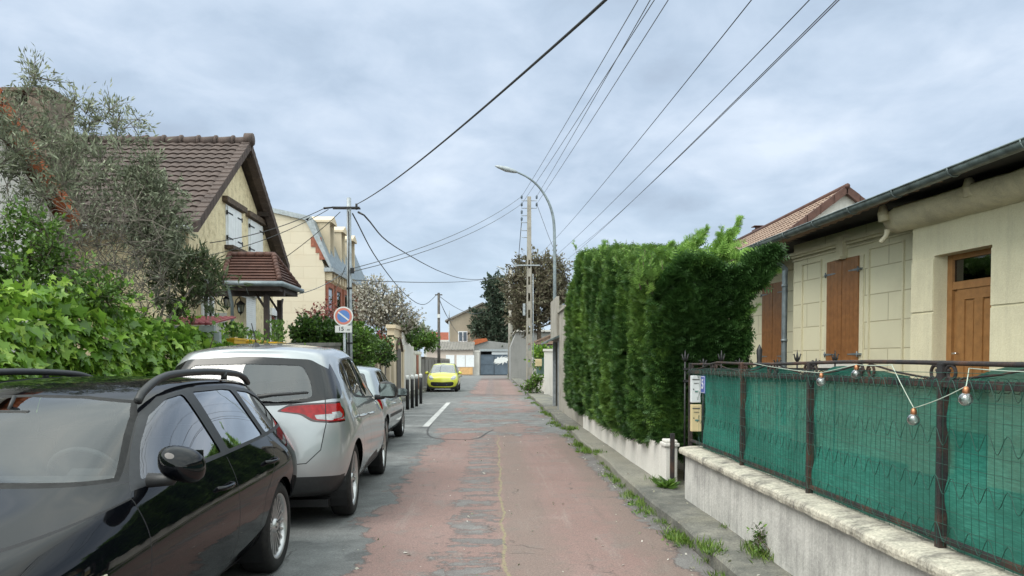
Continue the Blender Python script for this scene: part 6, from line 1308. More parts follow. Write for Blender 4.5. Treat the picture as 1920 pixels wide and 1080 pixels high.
# ================================================================ hedges and shrubs along the left side
def bush(name, label, px0, px1, py0, py1, Y, leaf, mat, size, n, cat='bush', k=70, X=None, **kw):
    cx_, cy_ = (px0 + px1) / 2, (py0 + py1) / 2; c = atY(cx_, cy_, Y); s = Y / F_PX; bs = []; m = max(2, round((px1 - px0) / max(24, (py1 - py0) * .7)))
    for i in range(m):
        px = px0 + (px1 - px0) * (i + .5) / m; bs.append(blob(px, cy_ + rng.normal(0, 3), Y + rng.normal(0, .3), (px1 - px0) / m * .62, (py1 - py0) / 2 * .92, ry=.8))
    return plant(name, label, cat, (c.x, Y, 0), bs, leaf, mat, size, n, .06, k=k, **kw)
bush('laurel_bush', 'broad dark green laurel bush above the grey wall, left of the no-parking sign', 560, 640, 600, 660, 21.0, kinds['oval'], 'laurel', .11, 9000, k=110, clump=.22)
bush('laurel_bush', 'rounded laurel bush between the sign post and the red-tipped shrub', 664, 694, 608, 700, 20.8, kinds['oval'], 'bush', .10, 4200, k=60, clump=.20)
bush('photinia', 'red-leaved shrub rising behind the broad laurel bush', 575, 625, 576, 606, 23.5, kinds['oval'], 'photinia', .09, 420, 'shrub', k=24, clump=.3)
bush('photinia_hedge', 'green shrub with bright red new leaves hanging over the stone garden wall', 696, 730, 634, 684, 25.0, kinds['oval'], 'laurel', .10, 3400, 'shrub', k=46, clump=.22)
q1, q2 = atY(710, 640, 24.6), atY(725, 632, 24.6)
P = []; 
for (a, b) in (((690, 640), (706, 672)), ((706, 622), (735, 652))):
    for t in rng.random(90): P.append(tuple(atY(a[0] + (b[0] - a[0]) * t + rng.normal(0, 3), a[1] + (b[1] - a[1]) * t + rng.normal(0, 3), 24.4 + .3 * rng.random())))
ph = [o for o in bpy.data.objects if o.name == 'photinia_hedge'][0]
scatter('red_leaves', kinds['oval'], np.array(P), orient(np.tile([.2, -.3, .6], (len(P), 1)), None, .6), .06 + .05 * rng.random(len(P)), 'photinia', ph, off=tuple(ph.location))
b0 = atY(715, 700, 33)
plant('cherry_tree', 'spring tree full of white blossom beyond the garden wall', 'tree', (b0.x, 33, 0), [blob(715, 590, 33, 48, 34, w=3), blob(690, 570, 33, 26, 40, w=1.5), blob(755, 605, 33, 30, 20, w=1), blob(705, 548, 33, 22, 18, w=.5), blob(735, 570, 33, 22, 22, w=.5)], kinds['petal'], 'blossom', .07, 4800, .14, k=120, clump=.42, twig_r=.013, updir=1.0, spread=.9)
bush('lilac_bush', 'mid-green bush below the blossom tree', 738, 778, 612, 640, 36, kinds['oval'], 'laurel', .15, 2600, k=50, clump=.28)
bush('garden_bush', 'light green bush at the far end of the left-hand gardens', 765, 812, 628, 652, 44, kinds['oval'], 'bush', .16, 3200, k=60, clump=.28)
bush('far_bush', 'low pinkish-green bush beside the white garage', 775, 800, 612, 640, 52, kinds['oval'], 'olive', .18, 900, k=24, clump=.4)

# stone and rendered garden walls further along
sw = thing('stone_wall', 'pale stone garden wall with arched gateway and dark gates', 'wall', (-4.1, 24, 0))
g = MB(); ysx = [21.5, 23.0, 24.4, 26.2, 27.4, 29.2, 30.4, 33.6]
for i, y in enumerate(ysx): g.box2((-4.35, y, 0), (-3.98, y + .42, 2.0)); g.box2((-4.38, y - .03, 2.0), (-3.95, y + .45, 2.08))
g.box2((-4.3, 20.4, 0), (-4.05, 33.6, .75)); g.box2((-4.32, 31.0, 0), (-4.03, 33.5, 2.9)); g.box2((-4.36, 30.9, 2.9), (-3.96, 33.6, 3.05)); g.box2((-4.34, 31.0, 2.55), (-3.99, 33.5, 2.62)); g.build('pillar', 'stone_block', sw, world=True)
g = MB()
for a, b in zip(ysx[:-1], ysx[1:]): g.box2((-4.2, a + .42, .75), (-4.12, b, 1.75))
g.box2((-4.02, 31.6, 0), (-3.99, 32.9, 2.1)); g.build('gate', 'wood_pole', sw, world=True)
g = MB(); g.tube([(-3.97, 31.3, 2.0), (-3.97, 31.7, 2.35), (-3.97, 32.25, 2.55), (-3.97, 32.8, 2.35), (-3.97, 33.2, 2.0)], .05, 6); g.build('arch', 'old_beam', sw, world=True)
w2 = thing('rendered_wall', 'white rendered garden wall with a narrow brown door', 'wall', (-4.1, 34, 0))
g = MB(); g.box2((-4.3, 34.1, 0), (-4.0, 38.2, 2.3)); g.box2((-4.3, 38.25, 0), (-4.0, 42, 1.95)); g.box2((-4.34, 38.2, 1.95), (-3.96, 42.05, 2.1)); g.prism([(-4.1, 34.05, 2.3), (-4.1, 38.1, 2.3), (-4.1, 34.05, 3.0)], (-.2, 0, 0)); g.build('wall_face', 'white_far', w2, world=True)
g = MB(); g.box2((-3.99, 39.4, .1), (-3.965, 40.4, 1.9)); g.build('door', 'red_brick', w2, world=True)
w3 = thing('slab_fence', 'grey concrete slab fence leading to the white garage', 'fence', (-4.1, 43, 0))
g = MB(); g.box2((-4.2, 42.2, 0), (-4.05, 70, 1.7))
for y in np.arange(42.3, 70, 2.5): g.box2((-4.24, y, 0), (-4.01, y + .15, 1.85))
g.build('slabs', 'grey_block', w3, world=True)

# bollards
bp = None
for i, (px, py) in enumerate(((764, 768), (773, 765), (781, 762), (789, 757), (741, 777), (752, 771))):
    p = atZ(px, py, 0)
    lab = ['black bollard with white cap nearest the parked hatchback', 'second black bollard after the parked hatchback', 'third black bollard after the parked hatchback', 'last black bollard of the row towards the yellow car', 'white-topped bollard behind the mirror of the grey hatchback', 'white-topped bollard showing just above the hatchback bonnet'][i]
    if i >= 4: p = Vector((-3.38, 21.0 + (i - 4) * 1.3, 0))
    if bp is None:
        bp = thing('bollard', lab, 'bollard', p, 0, 'black bollards with white caps'); g = MB(); g.lathe([(.001, 0), (.055, 0), (.055, .95), (.045, .96), (.001, .96)], 16); g.build('post', 'black', bp); g = MB(); g.lathe([(.048, .955), (.06, .96), (.062, 1.06), (.05, 1.09), (.001, 1.10)], 16); g.build('cap', 'sign_white', bp)
    else:
        c_ = bp.copy(); COL.objects.link(c_); c_.location = p; c_['label'] = lab
        for ch in [q for q in bp.children]: d_ = ch.copy(); COL.objects.link(d_); d_.parent = c_

# ================================================================ far end of the street
gt = thing('grey_gate', 'wide blue-grey double gate closing the end of the street', 'gate', (0, 90.2, 0))
g = MB(); a, b = atY(901, 700, 90.2).x, atY(952, 700, 90.2).x; m_ = (a + b) / 2
for (u, v) in ((a, m_ - .03), (m_ + .03, b)): g.box2((u, 90.2, .08), (v, 90.28, 2.45)); g.box2((u, 90.16, 1.28), (v, 90.2, 1.36)); g.box2((u, 90.16, .08), (v, 90.2, .16)); g.box2((u, 90.16, 2.37), (v, 90.2, 2.45))
g.build('gate_leaf', 'gate_blue', gt, world=True)
g = MB(); c = atY(940, 674, 90.1); vs = []; nn = 26
for i in range(nn): r_ = (.6 + .4 * (i % 2)) * (1 + .3 * math.sin(i * 2.7)); an = 2 * math.pi * i / nn; vs.append((c.x + 1.1 * r_ * math.cos(an) - .3 * math.sin(an), 90.15, c.z - .1 + .45 * r_ * math.sin(an) + .25 * math.cos(an)))
g.prism(vs, (0, .02, 0)); g.build('painted_splash', 'sign_white', gt, world=True)
g = MB(); g.box2((a - .15, 90.1, 2.95), (b + .3, 94, 3.1)); g.box2((a - .15, 90.05, 2.85), (b + .3, 90.12, 3.12)); g.build('canopy', 'galv', gt, world=True); g = MB(); g.box2((a - .9, 90.0, 0), (a - .12, 90.5, 2.95)); g.box2((a - 1.0, 89.95, 2.75), (a - .05, 90.55, 2.95)); g.build('pillar', 'white_far', gt, world=True)
g = MB(); g.box2((b - 1.9, 90.3, 2.47), (b, 90.35, 2.83)); g.build('panel', 'white_paint', gt, world=True); g = MB(); g.box2((a, 91.5, 0), (b, 91.6, 2.9)); g.build('backing', 'dark_in', gt, world=True)
wg = thing('white_garage', 'low white garage with corrugated grey roof and orange base panel', 'garage', (-5, 89.5, 0))
g = MB(); xa, xb = atY(800, 700, 89.5).x, atY(887, 700, 89.5).x; g.box2((xa, 89.5, 0), (xb, 95, 2.95)); g.build('wall', 'peach', wg, world=True)
g = MB()
for px in (836, 856, 873): p = atY(px, 700, 89.4).x; g.box2((p, 89.42, 1.0), (p + 1.0, 89.5, 2.4))
g.build('panel', 'white_paint', wg, world=True); g = MB(); g.box2((atY(862, 700, 89.4).x, 89.38, .1), (xb - .05, 89.41, .95)); g.build('base_panel', 'orange', wg, world=True)
g = MB(); g.prism([(xa - .3, 89.2, 2.95), (xb + .1, 89.2, 2.95), (xb + .1, 94, 4.0), (xa - .3, 94, 4.0)], (0, 0, .08))
for x in np.arange(xa - .3, xb, .35): g.prism([(x, 89.18, 3.03), (x + .12, 89.18, 3.03), (x + .12, 94, 4.09), (x, 94, 4.09)], (0, 0, .05))
g.build('roof', 'grey_block', wg, world=True)
bh = thing('beige_house', 'beige two-storey gabled house with one white window at the street end', 'house', (-2, 100, 0))
Y = 100; l_, p_, s_ = atY(841, 600, Y), atY(905, 571, Y), Y / F_PX; rx = 2 * p_.x - l_.x; g = MB(); g.prism([(l_.x, Y, 0), (rx, Y, 0), (rx, Y, l_.z), (p_.x, Y, p_.z), (l_.x, Y, l_.z)], (0, 9, 0)); g.build('wall', 'beige_far', bh, world=True)
g = MB()
for s, x in ((1, l_.x - .45), (-1, rx + .45)): z = l_.z - .25; g.prism([(x, Y - .3, z), (p_.x, Y - .3, p_.z + .05), (p_.x, Y - .3, p_.z + .3), (x, Y - .3, z + .22)], (0, 9.6, 0))
g.build('roof', 'grey_block', bh, world=True)
a, b = atY(859, 621, Y - .1), atY(876.5, 641, Y - .1); g = MB(); g.box2((a.x, Y - .06, b.z), (b.x, Y, a.z)); wo = g.build('window', 'white_paint', bh, world=True); m_ = (a.x + b.x) / 2; g = MB()
for (u, v) in ((a.x + .12, m_ - .07), (m_ + .07, b.x - .12)): g.box2((u, Y - .10, b.z + .12), (v, Y - .06, a.z - .12))
g.build('pane', 'gate_blue', wo, world=True)
g = MB(); g.cyl((l_.x + .1, Y - .4, 0), (l_.x + .1, Y - .4, l_.z - .2), .07); g.cyl((l_.x + .1, Y - .4, l_.z), (l_.x + .1, Y - .4, l_.z + 1.2), .06); g.build('downpipe', 'galv', bh, world=True)
rr_ = thing('red_roof_annex', 'low annex with orange-red tiled roof in front of the beige house', 'annex', (-1, 96, 0))
a, b = atY(862, 655, 96), atY(912, 634, 96); g = MB(); g.prism([(a.x, 96, a.z), (a.x + 2.1, 96, a.z + 1.3), (b.x, 96, b.z), (b.x + .2, 96, b.z - .35)], (0, 3, 0)); g.build('roof', 'orange_tile', rr_, world=True)
g = MB(); g.box2((a.x + .1, 96.2, 0), (5, 99, a.z - .1)); g.prism([(a.x + .2, 96.2, a.z - .1), (5, 96.2, a.z - .1), (5, 96.2, b.z - 1.0), (b.x, 96.2, b.z - .3)], (0, 2.8, 0)); g.build('wall', 'far_grey', rr_, world=True)
gh = thing('grey_house', 'grey rendered house end with shallow roof behind the concrete pole', 'house', (3, 66, 0))
Y = 66; a, b = atY(958, 622, Y), atY(1040, 622, Y); g = MB(); g.prism([(a.x, Y, 0), (b.x + 2, Y, 0), (b.x + 2, Y, a.z), (a.x + .5, Y, a.z), (a.x, Y, a.z - 1.3)], (0, 8, 0)); g.build('wall', 'far_grey', gh, world=True); g = MB(); g.box2((a.x + .3, Y - .2, a.z), (b.x + 2, Y + 8, a.z + .15)); g.build('roof', 'white_far', gh, world=True)
lt = thing('lean_to', 'tiled lean-to roof behind the white gate posts', 'shed', (3, 48, 0))
Y = 48; a, b, c_ = atY(998, 646, Y), atY(1045, 622, Y), atY(1045, 645, Y); g = MB(); g.prism([a, c_, b], (0, 4, 0)); g.prism([a + Vector((-.2, -.06, -.02)), b + Vector((.2, -.06, .0)), b + Vector((.2, -.06, .1)), a + Vector((-.2, -.06, .08))], (0, 4.1, 0)); g.build('roof', 'tile_beige', lt, world=True); g = MB(); g.box2((a.x + .3, Y + .2, 0), (b.x + 2, Y + 4, a.z - .03)); g.build('wall', 'far_grey', lt, world=True)
fh = thing('far_house', 'distant house with dark red tiled roof left of the beige house', 'house', (-9, 118, 0))
Y = 118; a, b = atY(795, 630, Y), atY(843, 630, Y); g = MB(); g.box2((a.x, Y, 0), (b.x, Y + 6, a.z - .6)); g.build('wall', 'white_far', fh, world=True); g = MB(); g.prism([(a.x - .3, Y - .3, a.z - 1.3), (b.x, Y - .3, a.z - 1.3), (b.x, Y + 3, a.z + .7), (a.x - .3, Y + 3, a.z + .7)], (0, 3, 0)); g.build('roof', 'tile_red', fh, world=True)

def tree(name, label, px, pybase, Y, blobs, leaf, mat, size, n, k, r=.2, clump=.8, tw=.02, **kw):
    b0 = atY(px, pybase, Y); plant(name, label, 'tree', (b0.x, Y, 0), [blob(*b) for b in blobs], leaf, mat, size, n, r, k=k, clump=clump, twig_r=tw, **kw)
tree('pine_tree', 'dark dense evergreen tree in front of the beige house', 945, 700, 98.5, [(940, 625, 98.5, 34, 28, None, 3), (918, 605, 98.5, 24, 24, None, 2), (945, 565, 98.5, 30, 34, None, 3), (905, 620, 98.5, 18, 16, None, 1), (928, 545, 98.5, 20, 22, None, 1.2), (965, 600, 98.5, 24, 45, None, 2), (900, 598, 98.5, 12, 10, None, .6)], T_oval(.5), 'dark_leaf', .40, 18000, 230, .3, .9, .03)
tree('brown_tree', 'tall loose tree with brownish young leaves behind the concrete pole', 1010, 700, 58, [(1010, 550, 58, 52, 55, None, 3), (975, 540, 58, 26, 34, None, 1.4), (1035, 520, 58, 30, 34, None, 1.5), (1000, 505, 58, 30, 20, None, 1.5), (1045, 570, 58, 26, 40, None, 1.2), (985, 590, 58, 30, 34, None, 1.2)], T_oval(.5), 'brown_leaf', .22, 15000, 220, .28, .7, .022)

# white gate pillars, mailbox, cabinet
wp_ = thing('white_gate_wall', 'low white garden wall with white pillars and mesh gate near the concrete pole', 'wall', (2.6, 40, 0))
g = MB()
for px, Y in ((1003, 44), (1030, 33)): c = atY(px, 640, Y); g.box2((c.x - .2, Y, 0), (c.x + .2, Y + .4, 2.0)); g.box2((c.x - .25, Y - .05, 2.0), (c.x + .25, Y + .45, 2.1))
a, b = atY(1003, 640, 44).x, atY(1030, 640, 33).x; g.prism([(a, 44, 0), (b, 33.4, 0), (b, 33.4, .85), (a, 44, .85)], (.2, 0, 0)); g.build('wall_face', 'white_far', wp_, world=True)
g = MB(); g.prism([(a + .08, 44, .85), (b + .08, 33.4, .85), (b + .08, 33.4, 1.75), (a + .08, 44, 1.75)], (.03, 0, 0)); g.build('railing_panel', 'mesh_green', wp_, world=True)
c = atY(1013, 680, 36); g = MB(); g.box((c.x - .08, 36, c.z), (.3, .35, .35), bev=.02); g.box((c.x - .08, 36, c.z + .02), (.32, .37, .03)); solo(g, 'mail_box', 'mail_cream', 'small cream mail box fixed above the low white wall', 'mail box', tuple(c))
bush('garden_shrub', 'bright green shrub behind the white gate pillars', 1005, 1040, 650, 690, 40, kinds['oval'], 'ivy', .16, 1400, k=26, clump=.35)
cb = thing('utility_cabinet', 'grey utility cabinet on the pavement at the street end', 'cabinet', (2.0, 70, .12)); c = atY(966, 685, 70); g = MB(); g.box2((c.x - .5, 70, .5), (c.x + .5, 70.4, 2.3), bev=.03); g.build('box', 'galv', cb, world=True); g = MB(); g.box2((c.x - .4, 70.1, .1), (c.x - .3, 70.3, .5)); g.box2((c.x + .3, 70.1, .1), (c.x + .4, 70.3, .5)); g.build('leg', 'galv', cb, world=True)

# ================================================================ poles, lamp, sign, cables
cp = thing('concrete_pole', 'tall pierced concrete utility pole with insulator brackets on the right pavement', 'utility pole', (1.85, 38.7, .12))
CX, CY = atY(992, 700, 38.7).x, 38.7; CZ = atY(992, 369, 38.7).z
g = MB(); h = CZ
def taper(z): return .155 - .06 * z / h
for (sx, ) in ((-1,), (1,)):
    g.add([(CX + sx * taper(0), CY - .13, 0), (CX + sx * taper(0) * .45, CY - .13, 0), (CX + sx * taper(0) * .45, CY + .13, 0), (CX + sx * taper(0), CY + .13, 0), (CX + sx * taper(h), CY - .09, h), (CX + sx * taper(h) * .45, CY - .09, h), (CX + sx * taper(h) * .45, CY + .09, h), (CX + sx * taper(h), CY + .09, h)], [(0, 1, 5, 4), (1, 2, 6, 5), (2, 3, 7, 6), (3, 0, 4, 7), (4, 5, 6, 7)])
z = 0
while z < h:
    solid = .42 if z < 6.2 else 3.9; t = taper(z) * .46; g.box2((CX - t, CY - .10, z), (CX + t, CY + .10, min(h, z + solid))); z += solid + (.42 if z < 6.2 else 0)
g.build('shaft', 'concrete', cp, world=True)
INS = []
for i, (px, py) in enumerate(((978, 372), (1003, 372), (978, 386), (1003, 386), (978, 400), (978, 413), (978, 428), (978, 441))):
    p = atY(px, py, CY); s = 1 if px > 992 else -1; p.x = CX + s * .38; g = MB(); g.tube([(CX + s * .1, CY, p.z - .12), (p.x, CY, p.z - .12), (p.x, CY, p.z)], .018, 6); bo = g.build('bracket', 'galv', cp, world=True)
    if i < 6: g = MB(); g.lathe([(.02, -.02), (.06, .0), (.045, .05), (.06, .08), (.03, .16), (.001, .18)], 10, 0, Matrix.Translation(p)); g.build('insulator', 'gate_blue', bo, world=True)
    INS.append(p + Vector((0, 0, .1)))
g = MB(); pz = atY(992, 498, CY).z; g.box2((CX - .75, CY - .16, pz - .03), (CX + .55, CY - .12, pz + .03)); g.build('crossarm', 'galv', cp, world=True)
g = MB(); g.tube([(CX + .2, CY - .16, .2), (CX + .2, CY - .16, 3.2), (CX + .19, CY - .15, 6)], .022, 6); g.box2((CX - .32, CY - .18, 3.9), (CX - .2, CY - .05, 4.5)); g.build('conduit', 'galv', cp, world=True)
fp = thing('utility_pole', 'slim grey pole with a small street lamp near the far gate', 'utility pole', (0, 76, 0)); Y = 76; c = atY(957, 700, Y); zt_ = atY(957, 505, Y).z; g = MB(); g.cyl((c.x, Y, 0), (c.x, Y, zt_), .26, .16, 12); g.build('shaft', 'concrete', fp, world=True)
g = MB(); e_ = atY(935, 500, Y); g.tube([(c.x, Y, zt_ - .9), (c.x - .4, Y, zt_ - .5), (e_.x, Y, e_.z)], .06, 6); g.tube([(e_.x - .2, Y, e_.z + .05), (e_.x + .6, Y, e_.z - .25)], [.04, .12], 6); g.build('lamp_arm', 'galv', fp, world=True)
g = MB(); zc_ = atY(957, 570, Y).z; g.box2((c.x - .6, Y - .3, zc_ - .04), (c.x + .5, Y - .22, zc_ + .04)); g.build('crossarm', 'galv', fp, world=True)
wpz = thing('wooden_pole', 'thin dark wooden pole beside the yellow car', 'utility pole', (-3.7, 52, 0)); Y = 52; c = atY(823, 700, Y); WPT = Vector((c.x, Y, atY(823, 549, Y).z)); g = MB(); g.cyl((c.x, Y, 0), tuple(WPT), .115, .085, 10); g.build('shaft', 'wood_pole', wpz, world=True); g = MB(); g.box2((c.x - .25, Y - .05, WPT.z - .18), (c.x + .25, Y, WPT.z - .10)); g.build('crossarm', 'wood_pole', wpz, world=True)
g = MB(); zz_ = atY(823, 592, Y).z; g.box2((c.x - .09, Y - .12, zz_ - .15), (c.x + .09, Y - .08, zz_ + .1)); g.build('plate', 'sign_white', wpz, world=True)
# curved street lamp
sl = thing('street_lamp', 'tall grey street lamp with long arm curving over the road', 'street lamp', (2.02, 24.75, .12)); Y = 24.75
pts = [(1040, 545), (1040, 480), (1039, 425), (1035, 398), (1026, 374), (1010, 350), (990, 333), (968, 322)]; P = [Vector((2.02, Y, 0)), Vector((2.02, Y, 2))] + [atY(a, b, Y) for a, b in pts]; P = fcurve(P, 6); g = MB(); g.tube(P, [.062 - .033 * i / (len(P) - 1) for i in range(len(P))], 10); g.build('pole', 'far_pole' if 'far_pole' in M else 'zinc', sl, world=True)
a, b = atY(970, 323, Y), atY(928, 311, Y); g = MB(); d = (b - a); g.tube([a + d * t for t in (0, .15, .5, .85, 1)], [.03, .06, .085, .05, .015], 10); g.build('lamp_head', 'galv', sl, world=True)
g = MB(); g.tube([a + d * t + Vector((0, 0, -.035)) for t in (.2, .5, .75)], [.03, .06, .03], 8); g.build('diffuser', 'clear_lens', sl, world=True)
# near steel pole with road sign
PX, PY = atY(655.5, 600, 19.5).x, 19.5; PZ = atY(655, 371, 19.5).z
sp = thing('steel_pole', 'slim galvanised steel pole carrying overhead cables behind the no-parking sign', 'utility pole', (PX, PY, 0))
g = MB(); g.tube([(PX, PY, 0), (PX, PY, 2.6), (PX, PY, PZ)], [.075, .068, .055], 8); g.build('shaft', 'galv', sp, world=True)
zc_ = atY(655, 390, PY).z; g = MB(); g.box2((PX - .42, PY - .08, zc_ - .02), (PX + .28, PY - .04, zc_ + .02)); g.box2((PX - .42, PY + .055, zc_ - .02), (PX + .28, PY + .09, zc_ + .02)); g.build('crossarm', 'black_metal', sp, world=True)
g = MB(); g.cyl((PX + .2, PY - .05, zc_ - .05), (PX + .2, PY - .05, zc_ + .10), .03, n=8); g.tube([(PX + .25, PY - .08, zc_ - .12), (PX + .42, PY - .2, zc_ - .22)], [.028, .02], 8); g.tube([(PX - .42, PY - .05, zc_), (PX - .62, PY - .1, zc_ - .03)], [.02, .03], 8); g.build('insulator', 'black', sp, world=True)
g = MB(); z2 = atY(660, 508, PY).z; g.box((PX + .09, PY - .07, z2), (.09, .08, .14), bev=.01); g.tube([(PX + .0, PY - .09, zc_ - .1), (PX + .01, PY - .09, zc_ - .9), (PX, PY - .09, z2), (PX, PY - .09, .3)], .016, 6); g.build('junction_box', 'black', sp, world=True)
for zb_ in (2.0, 1.2, 3.4): g = MB(); g.lathe([(.076, -.02), (.08, -.02), (.08, .02), (.076, .02)], 12, 0, Matrix.Translation((PX, PY, zb_))); g.build('clamp', 'black_metal', sp, world=True)
sg = thing('road_sign', 'round blue no-parking sign with red rim and a 15 m plate below', 'road sign', (0, 17.9, 0)); SY = 17.9; c = atY(644, 593, SY); r_ = 18 / F_PX * SY; fx_ = Matrix.Translation(c) @ Matrix.Rotation(R(90), 4, 'X')
g = MB(); g.lathe([(.001, 0), (r_, 0), (r_, -.02), (.001, -.02)], 48, 0, fx_, False); so = g.build('disc', 'sign_white', sg, world=True)
g = MB(); g.lathe([(r_ * .64, .003), (r_ * .86, .003)], 48, 0, fx_, False); g.build('rim', 'sign_red', so, world=True); g = MB(); g.lathe([(.001, .002), (r_ * .66, .002)], 48, 0, fx_, False); g.build('face', 'sign_blue', so, world=True)
g = MB(); g.box((c.x, SY - .006, c.z), (r_ * 1.36, .003, .035), ry=R(38)); g.build('bar', 'sign_white', so, world=True)
c2_ = atY(644, 617, SY); w_, h_ = 31 / F_PX * SY, 13 / F_PX * SY; g = MB(); g.box((c2_.x, SY, c2_.z), (w_, .02, h_), bev=.004); pn = g.build('plate', 'sign_white', sg, world=True); g = MB(); text_into(g, '15', .135, Matrix.Translation((c2_.x - .055, SY - .012, c2_.z)) @ Matrix.Rotation(R(90), 4, 'X')); text_into(g, 'm', .085, Matrix.Translation((c2_.x + .12, SY - .012, c2_.z - .012)) @ Matrix.Rotation(R(90), 4, 'X')); g.build('lettering', 'black', pn, world=True)
g = MB(); g.cyl((c.x + .01, SY + .05, 0), (c.x + .01, SY + .05, c.z + .1), .033, n=12); g.build('post', 'galv', sg, world=True)

def cable(pts, r, label, mat='cable', sag=0, group='overhead cables', n=14):
    if len(pts) == 2: pts = catn(Vector(pts[0]), Vector(pts[1]), sag, n)
    else: pts = fcurve(pts, 6)
    g = MB(); g.tube(pts, r, 5); return solo(g, 'overhead_cable', mat, label, 'cable', tuple(pts[0]), group)
H = Vector((PX + .2, PY - .05, zc_ + .08))
Hend = atY(1500, -330, 3.0); cable(catn(H, Hend, .15, 8) + [H + (Hend - H) * 1.4, H + (Hend - H) * 1.8], .011, 'thick black cable rising from the steel pole across the middle of the sky')
cable([Vector((PX + .42, PY - .2, zc_ - .22)), atY(740, 462, 30), atY(830, 511, 48), atY(885, 524, 62), Vector((atY(957, 505, 76).x, 76, atY(950, 519, 76).z))], .022, 'dark cable sagging from the steel pole down to the far slim pole')
cable([Vector((PX + .1, PY - .05, zc_ - .15)), atY(708, 487, 27), atY(760, 552, 38), atY(795, 571, 45), WPT], .018, 'cable drooping from the steel pole to the wooden pole')
for i, (py, k_) in enumerate(((503, 0), (509, 2))): cable([Vector((PX + .1, PY, atY(660, py, PY).z)), INS[k_]], .011, ('upper' if i == 0 else 'lower') + ' of two thin cables from the steel pole up to the concrete pole', 'cable_far', .35)
cable([Vector((PX + .1, PY, atY(660, 525, PY).z)), atY(940, 516, 76)], .014, 'thin level cable low behind the steel pole', 'cable_far', .3)
cable([Vector((PX - .6, PY - .1, zc_ - .03)), Vector((GX + .05, 17.0, 4.15))], .010, 'upper service cable from the steel pole to the brown-roofed house', 'cable', .12)
cable([Vector((PX - .5, PY - .1, zc_ - .06)), Vector((GX + .05, 16.4, 3.75))], .009, 'second service cable from the steel pole to the brown-roofed house', 'cable', .15)
cable([Vector((PX - .2, PY - .1, zc_ - .12)), Vector((GX + .05, 20.6, 3.9))], .009, 'short service cable from the steel pole to the far side of the gable', 'cable', .1)
cable([Vector((PX - .1, PY, z2)), Vector((-4.4, 16.9, 3.0))], .009, 'low service cable from the steel pole to the porch', 'cable_far', .1)
cable([Vector((PX - .1, PY, z2 + .1)), Vector((MX_ + .1, MY + .2, 4.4))], .010, 'service cable from the steel pole to the corner of the mansard house', 'cable_far', .1)
for i, (k_, px) in enumerate(((0, 1190), (1, 1213), (2, 1220), (3, 1246))):
    cable([INS[k_], atY(px, 0, 12.0) + (atY(px, 0, 12.0) - INS[k_]) * .5], .008, ['leftmost', 'second from left', 'third from left', 'rightmost'][i] + ' of four thin wires fanning up from the concrete pole', 'cable_far', .1, n=20)
for i, (a, b, r_) in enumerate((((1008, 480), (1396, 0), .0065), ((1010, 505), (1502, 0), .0065), ((1045, 500), (1552, 0), .0065), ((1075, 470), (1557, 0), .0065))):
    A_ = atY(*a, 50); B_ = atY(*b, 8.5); cable([A_, B_ + (B_ - A_) * .12], r_, ['leftmost', 'second from left', 'third from left', 'rightmost'][i] + ' of four dark wires overhead on the right side', 'cable', .25, n=24)
cable([INS[3], atY(1040, 470, 36), atY(1075, 520, 32)], .012, 'short cable dropping from the concrete pole behind the hedge')
for i, (px, py) in enumerate(((700, 600), (800, 556), (905, 585), (850, 600), (870, 632))):
    Yt = 40 if i == 0 else 78 if i > 1 else 30
    if i in (0, 1): continue
    cable([WPT + Vector((0, 0, -.1 * i)), atY(px, py, 96)], .02, 'thin cable from the wooden pole to the ' + ['', '', 'evergreen tree', 'wall of the beige house', 'red annex roof'][i], 'cable_far', .6)
cable([INS[5] + Vector((0, 0, -.1)), atY(968, 520, 60), Vector((atY(957, 505, 76).x, 76, 9.2))], .02, 'cable hanging from the lower left brackets of the concrete pole', 'cable_far')
for p_, y_ in (((-4.2, 70)),) * 0: pass

# ================================================================ grass and weeds along the kerb
def tufts(pts, per, hgt, spread):
    P = []; D = []; S = []
    for (x, y, z, k) in pts:
        n = int(per * k); 
        for _ in range(n): P.append((x + rng.normal(0, spread * k ** .5), y + rng.normal(0, spread * 1.6 * k ** .5), z)); D.append((rng.normal(0, .45), rng.normal(0, .45), 1)); S.append(hgt * (.4 + .8 * rng.random()) * (.6 + .4 * k))
    return np.array(P), np.array(D), np.array(S)
spots = []
for px, py, k in ((1050, 800, 1), (1070, 815, 1.4), (1090, 838, 1.6), (1105, 850, 1.5), (1120, 862, .8), (1040, 795, 1.2), (1030, 780, 1.2), (1020, 775, 1), (1140, 895, .5), (1155, 905, .5), (1165, 915, .3), (1178, 935, .6), (1205, 950, .9), (1215, 965, .7), (1240, 985, .4), (1262, 1005, .6), (1276, 1015, .9), (1288, 1022, .9), (1325, 1052, .8), (1335, 1062, .7), (1000, 757, .8), (990, 748, .8), (975, 735, .8), (968, 724, .7), (962, 718, .6), (952, 710, .6), (1098, 845, .9), (1062, 820, .8)):
    q = atZ(px, py, .0); spots.append((min(q.x, 1.66) if q.y < 25 else q.x, q.y, .01 if q.x < 1.6 else .1, k))
for _ in range(60): y = 3 + 30 * rng.random() ** 1.2; spots.append((kerb_x(y) - .03 + rng.normal(0, .02), y, .0, .15 + .3 * rng.random()))
for px, py, k in ((1440, 1040, 1.2), (1465, 1045, .7), (1420, 1030, .4), (1255, 905, .8), (1395, 990, .15)): q = atZ(px, py, .12); spots.append((min(q.x, WX - .03), q.y, .12, k))
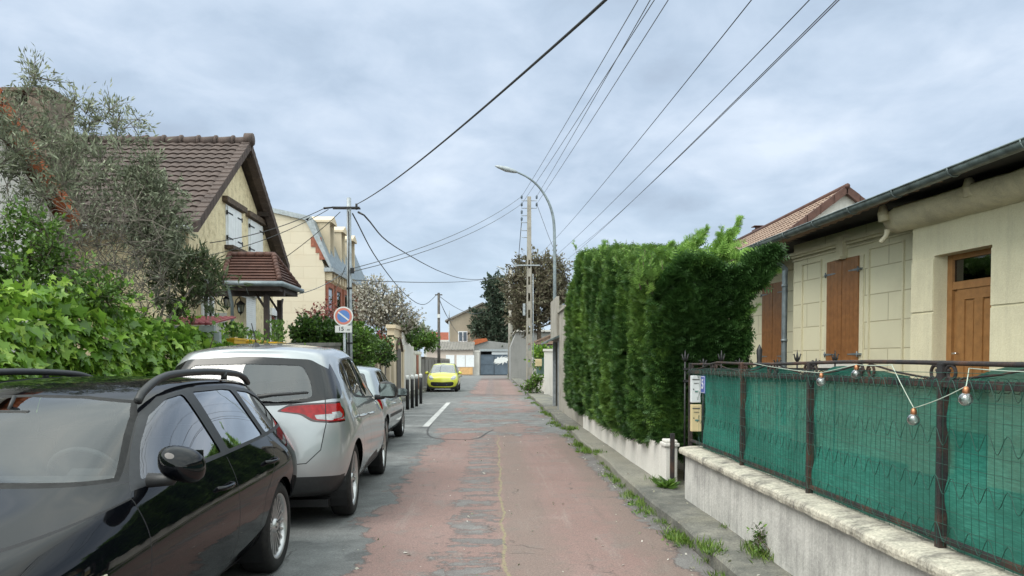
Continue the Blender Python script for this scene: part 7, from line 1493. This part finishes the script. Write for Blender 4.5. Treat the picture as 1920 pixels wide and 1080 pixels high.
P, D, S = tufts(spots, 170, .09, .06); sh = orient(D, None, .3); o = scatter('grass', T_lance(.09), P, sh, S, 'grass', None); tag(o, 'tufts of green grass growing in the kerb joint and at the wall foot', 'grass', None, 'stuff')
P, D, S = tufts([(x + rng.normal(0, .04), y + rng.normal(0, .08), z, k) for x, y, z, k in spots[:24]], 26, .06, .06); D[:, 2] *= .5; o = scatter('weeds', T_oval(.45), P, orient(D, None, .5), S, 'bush', None); tag(o, 'low broad-leaved weeds along the kerb', 'weeds', None, 'stuff')
c = atZ(997, 738, .1); plant('weed_bush', 'leafy weed growing at the foot of the concrete pole', 'weed', (c.x, c.y, .1), [(c.x, c.y, .45, .45, .3, .3, 1), (c.x + .2, c.y, .7, .25, .2, .25, .6)], kinds['oval'], 'bush', .12, 700, .02, k=22, clump=.2, twig_r=.008)
bp_ = atZ(1455, 1042, .12); plant('weed_clump', 'small upright weed against the low garden wall', 'weed', (WX - .05, bp_.y, .12), [(WX - .06, bp_.y, .24, .03, .04, .08, 1)], T_oval(.4), 'bush', .03, 160, .005, k=8, clump=.05, twig_r=.002)
bp_ = atZ(1254, 912, .12); n = 70; an = rng.random(n) * 6.28; P = np.column_stack([1.90 + rng.normal(0, .03, n), 8.3 + rng.normal(0, .04, n), np.full(n, .13)]); o = scatter('dandelion', T_lance(.22), P, orient(np.column_stack([np.cos(an), np.sin(an), np.full(n, .5)]), None, .2), .12 + .08 * rng.random(n), 'bush', None, off=(0, 0, 0)); tag(o, 'dandelion rosette at the foot of the white pillar', 'plant')
# fallen leaves and grit
n = 700; yy = 2.5 + 22 * rng.random(n) ** 1.5; xx = np.where(rng.random(n) < .6, 1.5 + rng.normal(0, .07, n), rng.uniform(-1.2, 1.9, n)); P = np.column_stack([xx, yy, np.where(xx > 1.62, .135, .008)])
o = scatter('litter', T_petal(), P, orient(rng.normal(0, 1, (n, 3)) * [1, 1, .15], np.tile([0, 0, 1.], (n, 1)), .1), .010 + .018 * rng.random(n) ** 2, 'blossom', None); tag(o, 'fallen petals, leaf scraps and grit along the road edge', 'litter', None, 'stuff')
